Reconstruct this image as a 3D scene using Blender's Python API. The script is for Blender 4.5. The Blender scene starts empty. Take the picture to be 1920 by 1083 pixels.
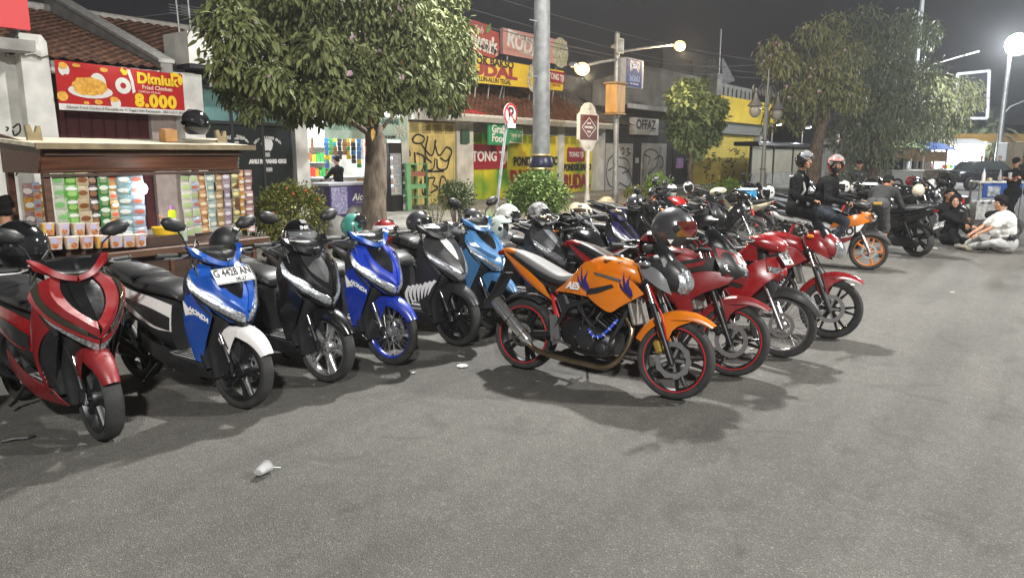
import bpy, bmesh, math, random
import numpy as np
from mathutils import Vector, Matrix, Euler
random.seed(7); NR = np.random.default_rng(7)
R = math.radians
SC = bpy.context.scene; COL = SC.collection

# ---------------------------------------------------------------- camera, night sky, lamps, exposure
YAW, PITCH, EYE, FPX = R(36.0), R(10.3), 1.75, 1386.0
cam_d = bpy.data.cameras.new('camera'); cam = bpy.data.objects.new('camera', cam_d); COL.objects.link(cam)
cam.location = (0, 0, EYE)
cam.rotation_euler = (R(90) - PITCH, 0, YAW - R(90))
cam_d.sensor_width = 36.0; cam_d.lens = 36.0 * FPX / 1920; cam_d.clip_end = 2000; cam_d.clip_start = .05
SC.camera = cam

world = bpy.data.worlds.new('World'); SC.world = world; world.use_nodes = True
wn = world.node_tree; wn.nodes.clear()
wo = wn.nodes.new('ShaderNodeOutputWorld'); wb = wn.nodes.new('ShaderNodeBackground')
wt = wn.nodes.new('ShaderNodeTexCoord'); wx = wn.nodes.new('ShaderNodeSeparateXYZ'); wr = wn.nodes.new('ShaderNodeValToRGB')
wr.color_ramp.elements[0].position = .0; wr.color_ramp.elements[0].color = (.050, .050, .056, 1)
wr.color_ramp.elements[1].position = .7; wr.color_ramp.elements[1].color = (.0185, .0185, .021, 1)
wn.links.new(wt.outputs['Generated'], wx.inputs[0]); wn.links.new(wx.outputs['Z'], wr.inputs[0])
wn.links.new(wr.outputs[0], wb.inputs[0]); wn.links.new(wb.outputs[0], wo.inputs[0]); wb.inputs[1].default_value = .55

def lamp(name, loc, power, colour=(1, .97, .9), radius=.15, target=None, spot=None, blend=.6):
    d = bpy.data.lights.new(name, 'SPOT' if spot else 'POINT'); d.energy = power; d.color = colour; d.shadow_soft_size = radius
    o = bpy.data.objects.new(name, d); COL.objects.link(o); o.location = loc
    if spot: d.spot_size = R(spot); d.spot_blend = blend
    if target: o.rotation_euler = (Vector(target) - Vector(loc)).to_track_quat('-Z', 'Y').to_euler()
    return o
COOL, NEUT = (.93, .97, 1), (1, .985, .95)
MAST = (13.45, 9.0)
lamp('mast_flood_light', (11.8, 7.6, 10.4), 12500, NEUT, .28, (5.5, 2.5, 0), 172, .9)                 # floodlights at the top of the tall mast
lamp('opposite_lamp_light', (-5.0, -4.5, 8.2), 8800, NEUT, .30)              # street lamps on the other side, behind the camera
lamp('opposite_lamp_light', (12.0, -7.0, 8.2), 11000, NEUT, .30)
lamp('street_lamp_light', (42.6, 2.3, 6.8), 4500, COOL, .25)                 # the white lamp in view
SC.view_settings.view_transform = 'Standard'; SC.view_settings.look = 'None'
SC.view_settings.exposure = 0.0; SC.view_settings.gamma = 1.0
try: SC.view_settings.use_curve_mapping = False
except Exception: pass
SC.render.engine = 'CYCLES'
SC.cycles.max_bounces = 5; SC.cycles.volume_bounces = 0; SC.cycles.transparent_max_bounces = 8; SC.cycles.caustics_reflective = False; SC.cycles.caustics_refractive = False
SC.cycles.sample_clamp_indirect = 4.0; SC.cycles.use_denoising = True
# ---------------------------------------------------------------- survey helpers (lines of sight to known planes)
_fh = Vector((math.cos(YAW), math.sin(YAW), 0)); _rt = Vector((math.sin(YAW), -math.cos(YAW), 0))
_fw = _fh * math.cos(PITCH) - Vector((0, 0, math.sin(PITCH))); _up = _fh * math.sin(PITCH) + Vector((0, 0, math.cos(PITCH)))
def _ray(px, py): return _fw + _rt * ((px - 960) / FPX) - _up * ((py - 541.5) / FPX)
def onY(px, py, Y):
    d = _ray(px, py); return Vector((0, 0, EYE)) + d * (Y / d.y)
def onG(px, py, z=0.):
    d = _ray(px, py); return Vector((0, 0, EYE)) + d * ((z - EYE) / d.z)
def dep(px, py, t): return Vector((0, 0, EYE)) + _ray(px, py) * t

# ---------------------------------------------------------------- materials
_M = {}
def mat(name, col, rough=.5, metal=0., var=0., scale=8., bump=0., bscale=60., coat=0., spec=.5, emit=0., trans=0., alpha=1., col2=None, detail=4, ior=1.45, stretch=None):
    if name in _M: return _M[name]
    m = bpy.data.materials.new(name); m.use_nodes = True; nt = m.node_tree; b = nt.nodes['Principled BSDF']
    b.inputs['Base Color'].default_value = (*col, 1); b.inputs['Roughness'].default_value = rough; b.inputs['Metallic'].default_value = metal
    b.inputs['Specular IOR Level'].default_value = spec; b.inputs['Coat Weight'].default_value = coat; b.inputs['Coat Roughness'].default_value = .06
    b.inputs['IOR'].default_value = ior
    if trans: b.inputs['Transmission Weight'].default_value = trans
    if alpha < 1: b.inputs['Alpha'].default_value = alpha
    if emit: b.inputs['Emission Color'].default_value = (*(col2 or col), 1); b.inputs['Emission Strength'].default_value = emit
    if var or bump:
        tc = nt.nodes.new('ShaderNodeTexCoord'); src = tc.outputs['Object']
        if stretch:
            mp = nt.nodes.new('ShaderNodeMapping'); mp.inputs['Scale'].default_value = stretch; nt.links.new(src, mp.inputs[0]); src = mp.outputs[0]
    if var:
        n = nt.nodes.new('ShaderNodeTexNoise'); n.inputs['Scale'].default_value = scale; n.inputs['Detail'].default_value = detail; nt.links.new(src, n.inputs['Vector'])
        r = nt.nodes.new('ShaderNodeValToRGB'); c2 = col2 if (col2 and not emit) else tuple(min(1, c * (1 + var)) for c in col)
        c1 = tuple(c * (1 - var) for c in col) if not (col2 and not emit) else col
        r.color_ramp.elements[0].position = .35; r.color_ramp.elements[0].color = (*c1, 1); r.color_ramp.elements[1].position = .68; r.color_ramp.elements[1].color = (*c2, 1)
        nt.links.new(n.outputs[0], r.inputs[0]); nt.links.new(r.outputs[0], b.inputs['Base Color'])
    if bump:
        n2 = nt.nodes.new('ShaderNodeTexNoise'); n2.inputs['Scale'].default_value = bscale; n2.inputs['Detail'].default_value = 5; nt.links.new(src, n2.inputs['Vector'])
        bp = nt.nodes.new('ShaderNodeBump'); bp.inputs['Strength'].default_value = bump; bp.inputs['Distance'].default_value = .02
        nt.links.new(n2.outputs[0], bp.inputs['Height']); nt.links.new(bp.outputs[0], b.inputs['Normal'])
    if coat:
        tq = nt.nodes.new('ShaderNodeTexCoord'); nq = nt.nodes.new('ShaderNodeTexNoise'); nq.inputs['Scale'].default_value = 7; nq.inputs['Detail'].default_value = 6; mr = nt.nodes.new('ShaderNodeMapRange'); mr.inputs[1].default_value = .35; mr.inputs[2].default_value = .7; mr.inputs[3].default_value = rough * .7; mr.inputs[4].default_value = min(.6, rough * 1.8 + .08)
        nt.links.new(tq.outputs['Object'], nq.inputs['Vector']); nt.links.new(nq.outputs[0], mr.inputs[0]); nt.links.new(mr.outputs[0], b.inputs['Roughness']); nt.links.new(mr.outputs[0], b.inputs['Coat Roughness'])
    _M[name] = m; return m

# ---------------------------------------------------------------- mesh building
class MB:
    def __init__(s): s.v = []; s.f = []
    def add(s, vs, fs):
        n = len(s.v); s.v.extend([tuple(p) for p in vs]); s.f.extend([tuple(i + n for i in f) for f in fs]); return s
    def box(s, c, d, rot=None):
        x, y, z = d[0] / 2, d[1] / 2, d[2] / 2
        vs = [Vector((a * x, b * y, e * z)) for a in (-1, 1) for b in (-1, 1) for e in (-1, 1)]
        if rot is not None:
            m = rot if isinstance(rot, Matrix) else Euler(rot).to_matrix(); vs = [m @ p for p in vs]
        c = Vector(c)
        return s.add([p + c for p in vs], [(0, 1, 3, 2), (4, 6, 7, 5), (0, 4, 5, 1), (2, 3, 7, 6), (0, 2, 6, 4), (1, 5, 7, 3)])
    def bbox(s, a, b): return s.box([(p + q) / 2 for p, q in zip(a, b)], [abs(q - p) for p, q in zip(a, b)])
    def rbox(s, c, d, r=.01, rot=None):
        # box with its twelve edges chamfered (tapered ends along z)
        x, y, z = d[0] / 2, d[1] / 2, d[2] / 2; rings = []
        for zz, k in ((-z, r), (-z + r, 0), (z - r, 0), (z, r)):
            xx, yy = x - k, y - k; q = r if k == 0 else r * .6
            rings.append([Vector(p) for p in ((xx, -yy + q, zz), (xx, yy - q, zz), (xx - q, yy, zz), (-xx + q, yy, zz), (-xx, yy - q, zz), (-xx, -yy + q, zz), (-xx + q, -yy, zz), (xx - q, -yy, zz))])
        if rot is not None:
            m = rot if isinstance(rot, Matrix) else Euler(rot).to_matrix(); rings = [[m @ p for p in g] for g in rings]
        c = Vector(c); return s.loft([[p + c for p in g] for g in rings])
    def loft(s, rings, caps=True, closed=True):
        n = len(rings[0]); vs = [p for g in rings for p in g]; fs = []
        for i in range(len(rings) - 1):
            for j in range(n if closed else n - 1):
                a, b = i * n + j, i * n + (j + 1) % n; fs.append((a, b, b + n, a + n))
        if caps and closed:
            fs.append(tuple(range(n - 1, -1, -1))); fs.append(tuple((len(rings) - 1) * n + j for j in range(n)))
        return s.add(vs, fs)
    def tube(s, pts, r, n=8, caps=True):
        pts = [Vector(p) for p in pts]; rs = r if isinstance(r, (list, tuple)) else [r] * len(pts); rings = []; up = None
        for i, p in enumerate(pts):
            t = (pts[min(i + 1, len(pts) - 1)] - pts[max(i - 1, 0)]).normalized()
            if up is None: up = Vector((0, 0, 1)) if abs(t.z) < .9 else Vector((1, 0, 0))
            a = t.cross(up)
            if a.length < 1e-5: a = t.orthogonal()
            a.normalize(); b = t.cross(a).normalized(); up = -b if False else a.cross(t)
            rings.append([p + (a * math.cos(2 * math.pi * k / n) + b * math.sin(2 * math.pi * k / n)) * rs[i] for k in range(n)])
        return s.loft(rings, caps)
    def lathe(s, prof, c=(0, 0, 0), axis='Z', n=16, caps=False, ang=(0, 360)):
        c = Vector(c); full = abs(ang[1] - ang[0]) >= 359.9; m = n if full else n + 1; rings = []
        for k in range(m):
            a = R(ang[0] + (ang[1] - ang[0]) * k / n); ca, sa = math.cos(a), math.sin(a); g = []
            for r, h in prof:
                g.append(c + Vector({'Z': (r * ca, r * sa, h), 'Y': (r * ca, h, r * sa), 'X': (h, r * ca, r * sa)}[axis]))
            rings.append(g)
        p = len(prof); vs = [q for g in rings for q in g]; fs = []
        for i in range(m if full else m - 1):
            for j in range(p - 1):
                a0, b0 = i * p + j, ((i + 1) % m) * p + j; fs.append((a0, b0, b0 + 1, a0 + 1))
        return s.add(vs, fs)
    def torus(s, R0, r, c=(0, 0, 0), axis='Y', n=28, m=8, sq=1.):
        prof = [(R0 + r * math.cos(2 * math.pi * k / m), r * sq * math.sin(2 * math.pi * k / m)) for k in range(m + 1)]
        return s.lathe(prof, c, axis, n)
    def ball(s, c, r, n=10, m=7, rot=None):
        r = (r, r, r) if not isinstance(r, (tuple, list)) else r; vs = []; fs = []; c = Vector(c)
        mt = None if rot is None else (rot if isinstance(rot, Matrix) else Euler(rot).to_matrix())
        for i in range(m + 1):
            th = math.pi * i / m
            for k in range(n):
                a = 2 * math.pi * k / n; p = Vector((r[0] * math.sin(th) * math.cos(a), r[1] * math.sin(th) * math.sin(a), r[2] * math.cos(th)))
                vs.append(c + (mt @ p if mt else p))
        for i in range(m):
            for k in range(n): fs.append((i * n + k, (i + 1) * n + k, (i + 1) * n + (k + 1) % n, i * n + (k + 1) % n))
        return s.add(vs, fs)
    def prism(s, poly, axis='Y', h0=0., h1=.1):
        # polygon of 2-D points swept between h0 and h1 along an axis
        def P(a, b, h): return {'Y': (a, h, b), 'X': (h, a, b), 'Z': (a, b, h)}[axis]
        n = len(poly); vs = [P(a, b, h0) for a, b in poly] + [P(a, b, h1) for a, b in poly]
        return s.add(vs, [tuple(range(n)), tuple(range(2 * n - 1, n - 1, -1))] + [(k, (k + 1) % n + 0, (k + 1) % n + n, k + n) for k in range(n)])
    def grid(s, g, th=0., out=None):
        # sheet through rows of points; th > 0 gives it a back face and rims
        a, b = len(g), len(g[0]); top = [[Vector(p) for p in r] for r in g]
        if not th:
            return s.add([p for r in top for p in r], [(i * b + j, i * b + j + 1, (i + 1) * b + j + 1, (i + 1) * b + j) for i in range(a - 1) for j in range(b - 1)])
        nr = []
        for i in range(a):
            for j in range(b):
                du = top[min(i + 1, a - 1)][j] - top[max(i - 1, 0)][j]; dv = top[i][min(j + 1, b - 1)] - top[i][max(j - 1, 0)]
                n = du.cross(dv); n = n.normalized() if n.length > 1e-9 else Vector((0, 0, 1))
                nr.append(n)
        if out is not None:
            o = Vector(out); sm = sum((n.dot(o) for n in nr));
            if sm < 0: nr = [-n for n in nr]
        vs = [p for r in top for p in r]; vs2 = [p - n * th for p, n in zip(vs, nr)]; N = a * b
        fs = [(i * b + j, i * b + j + 1, (i + 1) * b + j + 1, (i + 1) * b + j) for i in range(a - 1) for j in range(b - 1)]
        fs += [tuple(N + k for k in reversed(f)) for f in fs]
        rim = [j for j in range(b)] + [i * b + b - 1 for i in range(1, a)] + [(a - 1) * b + j for j in range(b - 2, -1, -1)] + [i * b for i in range(a - 2, 0, -1)]
        for k in range(len(rim)):
            p, q = rim[k], rim[(k + 1) % len(rim)]; fs.append((p, q, q + N, p + N))
        return s.add(vs + vs2, fs)
    def mirror(s):
        n = len(s.v); s.v += [(x, -y, z) for x, y, z in s.v]; s.f += [tuple(i + n for i in reversed(f)) for f in s.f]; return s
    def mesh(s, name, smooth=None):
        me = bpy.data.meshes.new(name); me.from_pydata(s.v, [], s.f); me.update()
        bm = bmesh.new(); bm.from_mesh(me); bmesh.ops.recalc_face_normals(bm, faces=bm.faces)
        if smooth is not None:
            for f in bm.faces: f.smooth = True
            ca = R(smooth)
            for e in bm.edges:
                if len(e.link_faces) == 2 and e.calc_face_angle(0) > ca: e.smooth = False
        bm.to_mesh(me); bm.free(); return me
def cr(pts, n):
    # Catmull-Rom resampling of a polyline of vectors to n points
    P = [Vector(p) for p in pts]
    if len(P) == 2: return [P[0].lerp(P[1], k / (n - 1)) for k in range(n)]
    out = []; m = len(P) - 1
    for k in range(n):
        t = k / (n - 1) * m; i = min(int(t), m - 1); f = t - i
        p1, p2 = P[i], P[i + 1]; p0 = P[i - 1] if i else p1 * 2 - p2; p3 = P[i + 2] if i + 2 <= m else p2 * 2 - p1
        out.append(.5 * ((2 * p1) + (p2 - p0) * f + (2 * p0 - 5 * p1 + 4 * p2 - p3) * f * f + (3 * p1 - p0 - 3 * p2 + p3) * f ** 3))
    return out
def surf(rows, nu, nv):
    a = [cr(r, nu) for r in rows]; cols = [cr([a[i][j] for i in range(len(a))], nv) for j in range(nu)]
    return [[cols[j][i] for j in range(nu)] for i in range(nv)]
def panel(A, B, bulge=0., n=10, m=5, th=.004, out=(0, 1, 0)):
    # shell between two edge curves, crowned outwards by bulge
    a, b = cr(A, n), cr(B, n); o = Vector(out)
    return [[a[i].lerp(b[i], j / (m - 1)) + o * bulge * math.sin(math.pi * j / (m - 1)) * (math.sin(math.pi * (i + .35) / (n - .3)) ** .5) for i in range(n)] for j in range(m)]
def ring(x, y, z, w, h, n=14, e=2.4, ax='X', tilt=0.):
    # superellipse ring round an axis
    g = []
    for k in range(n):
        a = 2 * math.pi * k / n; c, s_ = math.cos(a), math.sin(a)
        p, q = w * math.copysign(abs(c) ** (2 / e), c), h * math.copysign(abs(s_) ** (2 / e), s_)
        g.append(Vector((x - q * math.sin(tilt), y + p, z + q * math.cos(tilt))) if ax == 'X' else Vector((x + p, y + q, z)))
    return g
def body(secs, n=14, k=3, e=2.4, ax='X'):
    # smooth loft through sections (x, y, z, halfwidth, halfheight[, tilt])
    S = [Vector(s[:3]) for s in secs]; W = [Vector((s[3], s[4], s[5] if len(s) > 5 else 0)) for s in secs]; N = (len(secs) - 1) * k + 1
    S, W = cr(S, N), cr(W, N); return [ring(*p, max(w.x, .002), max(w.y, .002), n, e, ax, w.z) for p, w in zip(S, W)]

# ---------------------------------------------------------------- objects
_C = {}
def obj(name, mb, m, parent=None, smooth=None, key=None, loc=None, rot=None, kind=None, label=None):
    if key and key in _C: me = _C[key]
    else:
        me = mb().mesh(name, smooth) if callable(mb) else (mb.mesh(name, smooth) if isinstance(mb, MB) else mb)
        if key: _C[key] = me
    if not me.materials: me.materials.append(m)
    o = bpy.data.objects.new(name, me); COL.objects.link(o)
    if m is not None and me.materials[0] is not m:
        o.material_slots[0].link = 'OBJECT'; o.material_slots[0].material = m
    if parent: o.parent = parent
    if loc is not None: o.location = loc
    if rot is not None: o.rotation_euler = rot
    if kind: o['kind'] = kind
    if label: o['label'] = label
    return o
def tag(o, label, cat, group=None, kind=None):
    o['label'] = label; o['category'] = cat
    if group: o['group'] = group
    if kind: o['kind'] = kind
    return o
def thing(name, label, cat, loc=(0, 0, 0), rz=0., group=None, rx=0.):
    o = bpy.data.objects.new(name, None); COL.objects.link(o); o.location = loc; o.rotation_euler = (rx, 0, rz); o.empty_display_size = .1
    return tag(o, label, cat, group)
def empty(name, parent, loc=(0, 0, 0), rot=(0, 0, 0)):
    o = bpy.data.objects.new(name, None); COL.objects.link(o); o.parent = parent; o.location = loc; o.rotation_euler = rot; return o
_KIDS = {}
def kids(o): return [c for c in COL.objects if c.parent is o]
def dup(root, loc=None, rz=None, label=None, swap=None, rx=None):
    # copy of a thing with copies of its parts and sub-parts; swap exchanges materials by name
    def cp(o, par):
        c = o.copy(); COL.objects.link(c); c.parent = par
        if swap and o.type == 'MESH':
            for i, s in enumerate(o.material_slots):
                if s.material and s.material.name in swap: c.material_slots[i].link = 'OBJECT'; c.material_slots[i].material = swap[s.material.name]
        for k in o.children: cp(k, c)
        return c
    r = cp(root, None)
    if loc is not None: r.location = loc
    if rz is not None: r.rotation_euler = (r.rotation_euler.x if rx is None else rx, 0, rz)
    if label: r['label'] = label
    return r
def text(body_, size, m, parent, loc, rot, name='lettering', ext=.002, align='CENTER', sx=1., shear=0., space=1., bold=0.):
    c = bpy.data.curves.new(name, 'FONT'); c.body = body_; c.size = size; c.extrude = ext; c.align_x = align; c.align_y = 'CENTER'; c.shear = shear; c.space_character = space; c.resolution_u = 3; c.offset = bold
    t = bpy.data.objects.new(name, c); COL.objects.link(t); bpy.context.view_layer.update()
    me = bpy.data.meshes.new_from_object(t.evaluated_get(bpy.context.evaluated_depsgraph_get())); bpy.data.objects.remove(t); bpy.data.curves.remove(c)
    me.materials.clear(); me.materials.append(m)
    o = bpy.data.objects.new(name, me); COL.objects.link(o); o.parent = parent; o.location = loc; o.rotation_euler = rot; o.scale = (sx, 1, 1); return o
FRONT = (R(90), 0, 0)     # lettering on a wall that faces the road (-Y)
def stroke(pts, w, Y, n=3):
    # painted line on a wall plane facing -Y, 1.5 mm proud: points are (x, z)
    mb = MB(); P = cr([(x, 0, z) for x, z in pts], max(4, len(pts) * n)); g = []
    for i, p in enumerate(P):
        t = P[min(i + 1, len(P) - 1)] - P[max(i - 1, 0)]; t = t.normalized() if t.length else Vector((1, 0, 0)); q = Vector((-t.z, 0, t.x)) * w / 2
        g.append([Vector((p.x + q.x, Y, p.z + q.z)), Vector((p.x - q.x, Y, p.z - q.z))])
    return mb.grid(g, .0015, (0, -1, 0))
def merge(mbs):
    m = MB()
    for b in mbs: m.add(b.v, b.f)
    return m

# ---------------------------------------------------------------- palette
ASPH = None
WHITEP = mat('white_paint', (.66, .65, .61), .6, var=.2, scale=2.2, bump=.05, bscale=30)
WALLW = mat('white_wall', (.60, .59, .55), .85, var=.28, scale=1.6, bump=.12, bscale=25)
CONC = mat('concrete', (.30, .29, .27), .9, var=.22, scale=2.2, bump=.2, bscale=40)
DARKC = mat('dark_render', (.055, .057, .065), .8, var=.2, scale=2.5, bump=.1)
TILE = mat('roof_tile', (.13, .062, .038), .85, var=.45, scale=5, bump=.2)
YELW = mat('yellow_door_paint', (.74, .58, .13), .5, var=.1, scale=2)
BLK = mat('black_plastic', (.018, .018, .019), .48, bump=.03, bscale=300)
BLKG = mat('gloss_black', (.008, .008, .009), .12, coat=.6)
def tread():
    # tyre rubber with slanting tread grooves: they follow the angle round the axle
    m = mat('tyre_rubber', (.03, .03, .029), .8, var=.3, scale=9); nt = m.node_tree; L = nt.links.new; tc = nt.nodes.new('ShaderNodeTexCoord'); sx = nt.nodes.new('ShaderNodeSeparateXYZ'); L(tc.outputs['Object'], sx.inputs[0])
    def M(op, a, b=None, c=None):
        n = nt.nodes.new('ShaderNodeMath'); n.operation = op
        for i, v in enumerate((a, b, c)):
            if v is None: continue
            if isinstance(v, (int, float)): n.inputs[i].default_value = v
            else: L(v, n.inputs[i])
        return n.outputs[0]
    an = M('MULTIPLY', M('ARCTAN2', sx.outputs['Z'], sx.outputs['X']), 26.); w = M('SINE', M('ADD', an, M('MULTIPLY', M('ABSOLUTE', sx.outputs['Y']), 150.))); g = M('GREATER_THAN', w, .72)
    bp = nt.nodes.new('ShaderNodeBump'); bp.inputs['Strength'].default_value = 1.; bp.inputs['Distance'].default_value = .006; bp.invert = True; L(g, bp.inputs['Height']); L(bp.outputs[0], nt.nodes['Principled BSDF'].inputs['Normal']); return m
RUB = tread()
CHR = mat('chrome', (.74, .74, .73), .17, .9)
ALU = mat('cast_alloy', (.42, .42, .42), .35, .9, var=.1)
STEEL = mat('galvanised_steel', (.34, .35, .35), .5, .55, var=.22, scale=6)
DMET = mat('dark_metal', (.045, .045, .047), .42, .75, var=.2, scale=12)
SEATM = mat('seat_vinyl', (.03, .03, .031), .42, bump=.06, bscale=200)
SEATG = mat('grey_seat_vinyl', (.21, .21, .21), .6, bump=.06, bscale=200)
LENS = mat('clear_lens', (.85, .88, .9), .05, 0., trans=.75, ior=1.3)
REFL = mat('lamp_reflector', (.8, .8, .8), .16, .95)
SMOKE = mat('smoked_lens', (.03, .028, .02), .06, coat=.5)
AMBER = mat('amber_lens', (.7, .2, .02), .15)
REDL = mat('red_lens', (.12, .006, .006), .15)
RED = mat('red_body_paint', (.27, .007, .009), .22, coat=.9)
REDM = mat('matt_red_body_paint', (.20, .012, .014), .34, coat=.4)
BLUE = mat('blue_body_paint', (.010, .068, .33), .2, coat=.9)
BLUE2 = mat('deep_blue_paint', (.010, .034, .32), .2, coat=.9)
LBLUE = mat('light_blue_paint', (.050, .165, .35), .25, coat=.8)
WHT = mat('white_body_paint', (.74, .72, .70), .3, coat=.6)
ORG = mat('orange_body_paint', (.62, .165, .004), .22, coat=.9)
GREYP = mat('grey_body_paint', (.20, .215, .23), .28, coat=.7)
PURP = mat('purple_body_paint', (.018, .012, .06), .2, coat=.9)
BLUS = mat('blue_swirl_decal', (.03, .025, .16), .3)
CREAM = mat('cream_paint', (.72, .66, .47), .3, coat=.5)
SKIN = mat('skin', (.36, .18, .105), .5, var=.08, scale=20)
SKIN2 = mat('tanned_skin', (.27, .125, .07), .5, var=.08, scale=20)
HAIR = mat('black_hair', (.006, .0055, .0055), .7, bump=.5, bscale=120, spec=.2)
INK = mat('black_ink', (.015, .015, .016), .6)
WINK = mat('white_print', (.75, .75, .74), .5)
REDINK = mat('red_print', (.50, .018, .022), .5)
YINK = mat('yellow_print', (.85, .56, .02), .5)
GINK = mat('green_print', (.02, .27, .11), .5)
BARK = mat('bark', (.15, .115, .085), .9, var=.4, scale=14, bump=.8, bscale=45, stretch=(1, 1, .35))
WOOD = mat('brown_stained_wood', (.085, .032, .015), .5, var=.35, scale=4, bump=.15, bscale=30, stretch=(.6, 6, 6))
GLASS = mat('window_glass', (.03, .035, .035), .06, coat=.3)
def pxm(p): return (Vector(p) - Vector((0, 0, EYE))).dot(_fw) / FPX     # metres spanned by one photo pixel at a point
# ================================================================ ground
def asphalt():
    m = bpy.data.materials.new('asphalt'); m.use_nodes = True; nt = m.node_tree; b = nt.nodes['Principled BSDF']; L = nt.links.new
    tc = nt.nodes.new('ShaderNodeTexCoord')
    def N(t, **k):
        n = nt.nodes.new(t)
        for a, v in k.items(): n.inputs[a.replace('_', ' ')].default_value = v
        return n
    def ramp(src, stops):
        r = nt.nodes.new('ShaderNodeValToRGB'); L(src, r.inputs[0])
        while len(r.color_ramp.elements) < len(stops): r.color_ramp.elements.new(.5)
        for e, (p, c) in zip(r.color_ramp.elements, stops): e.position = p; e.color = (c, c * .992, c * .972, 1)
        return r.outputs[0]
    def mul(a, c, f=1.):
        x = nt.nodes.new('ShaderNodeMix'); x.data_type = 'RGBA'; x.blend_type = 'MULTIPLY'; x.inputs[0].default_value = f; L(a, x.inputs[6]); L(c, x.inputs[7]); return x.outputs[2]
    vo = N('ShaderNodeTexVoronoi', Scale=150.); L(tc.outputs['Object'], vo.inputs['Vector'])
    sp = nt.nodes.new('ShaderNodeSeparateColor'); L(vo.outputs['Color'], sp.inputs[0])
    agg = ramp(sp.outputs[0], [(0, .090), (.5, .108), (.88, .130), (.98, .21)])
    n1 = N('ShaderNodeTexNoise', Scale=.55, Detail=6., Roughness=.6); L(tc.outputs['Object'], n1.inputs['Vector'])
    big = ramp(n1.outputs[0], [(.28, .74), (.5, .98), (.72, 1.14)])
    n2 = N('ShaderNodeTexNoise', Scale=9., Detail=6., Roughness=.7); L(tc.outputs['Object'], n2.inputs['Vector'])
    mid = ramp(n2.outputs[0], [(.3, .80), (.62, 1.06)])
    n3 = N('ShaderNodeTexNoise', Scale=2.1, Detail=3., Distortion=1.2); L(tc.outputs['Object'], n3.inputs['Vector'])
    sta = ramp(n3.outputs[0], [(.6, 1.), (.68, .76), (.8, .64)])
    n5 = N('ShaderNodeTexNoise', Scale=230., Detail=2.); L(tc.outputs['Object'], n5.inputs['Vector'])
    fin = ramp(n5.outputs[0], [(.3, .66), (.7, 1.25)])
    c = mul(mul(mul(mul(agg, big), mid, .8), sta, .7), fin)
    nw = N('ShaderNodeTexNoise', Scale=1.3, Detail=4.); L(tc.outputs['Object'], nw.inputs['Vector']); mx_ = nt.nodes.new('ShaderNodeMix'); mx_.data_type = 'RGBA'; mx_.inputs[0].default_value = .22; L(tc.outputs['Object'], mx_.inputs[6]); L(nw.outputs['Color'], mx_.inputs[7])
    vc = N('ShaderNodeTexVoronoi', Scale=.8); vc.feature = 'DISTANCE_TO_EDGE'; L(mx_.outputs[2], vc.inputs['Vector']); c = mul(c, ramp(vc.outputs['Distance'], [(0, .5), (.006, .62), (.012, 1.)]), .16)
    mp = nt.nodes.new('ShaderNodeMapping'); mp.inputs['Scale'].default_value = (.16, 2.4, 1); L(tc.outputs['Object'], mp.inputs[0]); nk = N('ShaderNodeTexNoise', Scale=1., Detail=5.); L(mp.outputs[0], nk.inputs['Vector']); c = mul(c, ramp(nk.outputs[0], [(.36, .80), (.5, 1.), (.66, 1.12)]), .8)
    L(c, b.inputs['Base Color']); b.inputs['Roughness'].default_value = .72; b.inputs['Specular IOR Level'].default_value = .35
    n4 = N('ShaderNodeTexNoise', Scale=130., Detail=3.); L(tc.outputs['Object'], n4.inputs['Vector'])
    ad = nt.nodes.new('ShaderNodeMath'); ad.operation = 'ADD'; L(vo.outputs['Distance'], ad.inputs[0]); L(n4.outputs[0], ad.inputs[1])
    bp = nt.nodes.new('ShaderNodeBump'); bp.inputs['Strength'].default_value = .75; bp.inputs['Distance'].default_value = .006; L(ad.outputs[0], bp.inputs['Height']); L(bp.outputs[0], b.inputs['Normal'])
    return m
ASPH = asphalt()
KERB_Y, FAC, PZ = 7.25, 15.5, .15
obj('road', MB().grid([[(-120, -160, 0), (700, -160, 0)], [(-120, 260, 0), (700, 260, 0)]]), ASPH, kind='structure')
PAVM = mat('pavement_concrete', (.40, .385, .35), .85, var=.16, scale=1.1, bump=.25, bscale=60)
obj('pavement', MB().bbox((-60, KERB_Y + .2, -.1), (300, 60, PZ)), PAVM, kind='structure')
kerb = empty('kerb', None); kerb['kind'] = 'structure'
KA = mat('kerb_stone', (.33, .32, .30), .85, var=.25, scale=5, bump=.2); KR = mat('kerb_terracotta_paint', (.38, .17, .10), .8, var=.2, scale=4); KC = mat('kerb_cream_paint', (.55, .50, .40), .8, var=.2, scale=4)
x = -6.; k = 0
while x < 44:
    obj('kerb_stone', lambda: MB().rbox((.49, .1, .06), (.98, .196, .2), .012), KA, kerb, key='kerb', loc=(x, KERB_Y + random.uniform(-.006, .006), random.uniform(-.004, .004))); x += 1.0; k += 1
obj('far_kerb', MB().bbox((44.01, KERB_Y, -.1), (300, KERB_Y + .2, .17)), KA, kerb)
# painted planter edge behind the dark bikes
for i in range(14):
    obj('planter_block', lambda: MB().rbox((.3, .07, .17), (.595, .14, .34), .015), (KR, KC)[i % 2], kerb, key='plblock', loc=(17.2 + i * .6, 8.1, PZ - .01))

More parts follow.
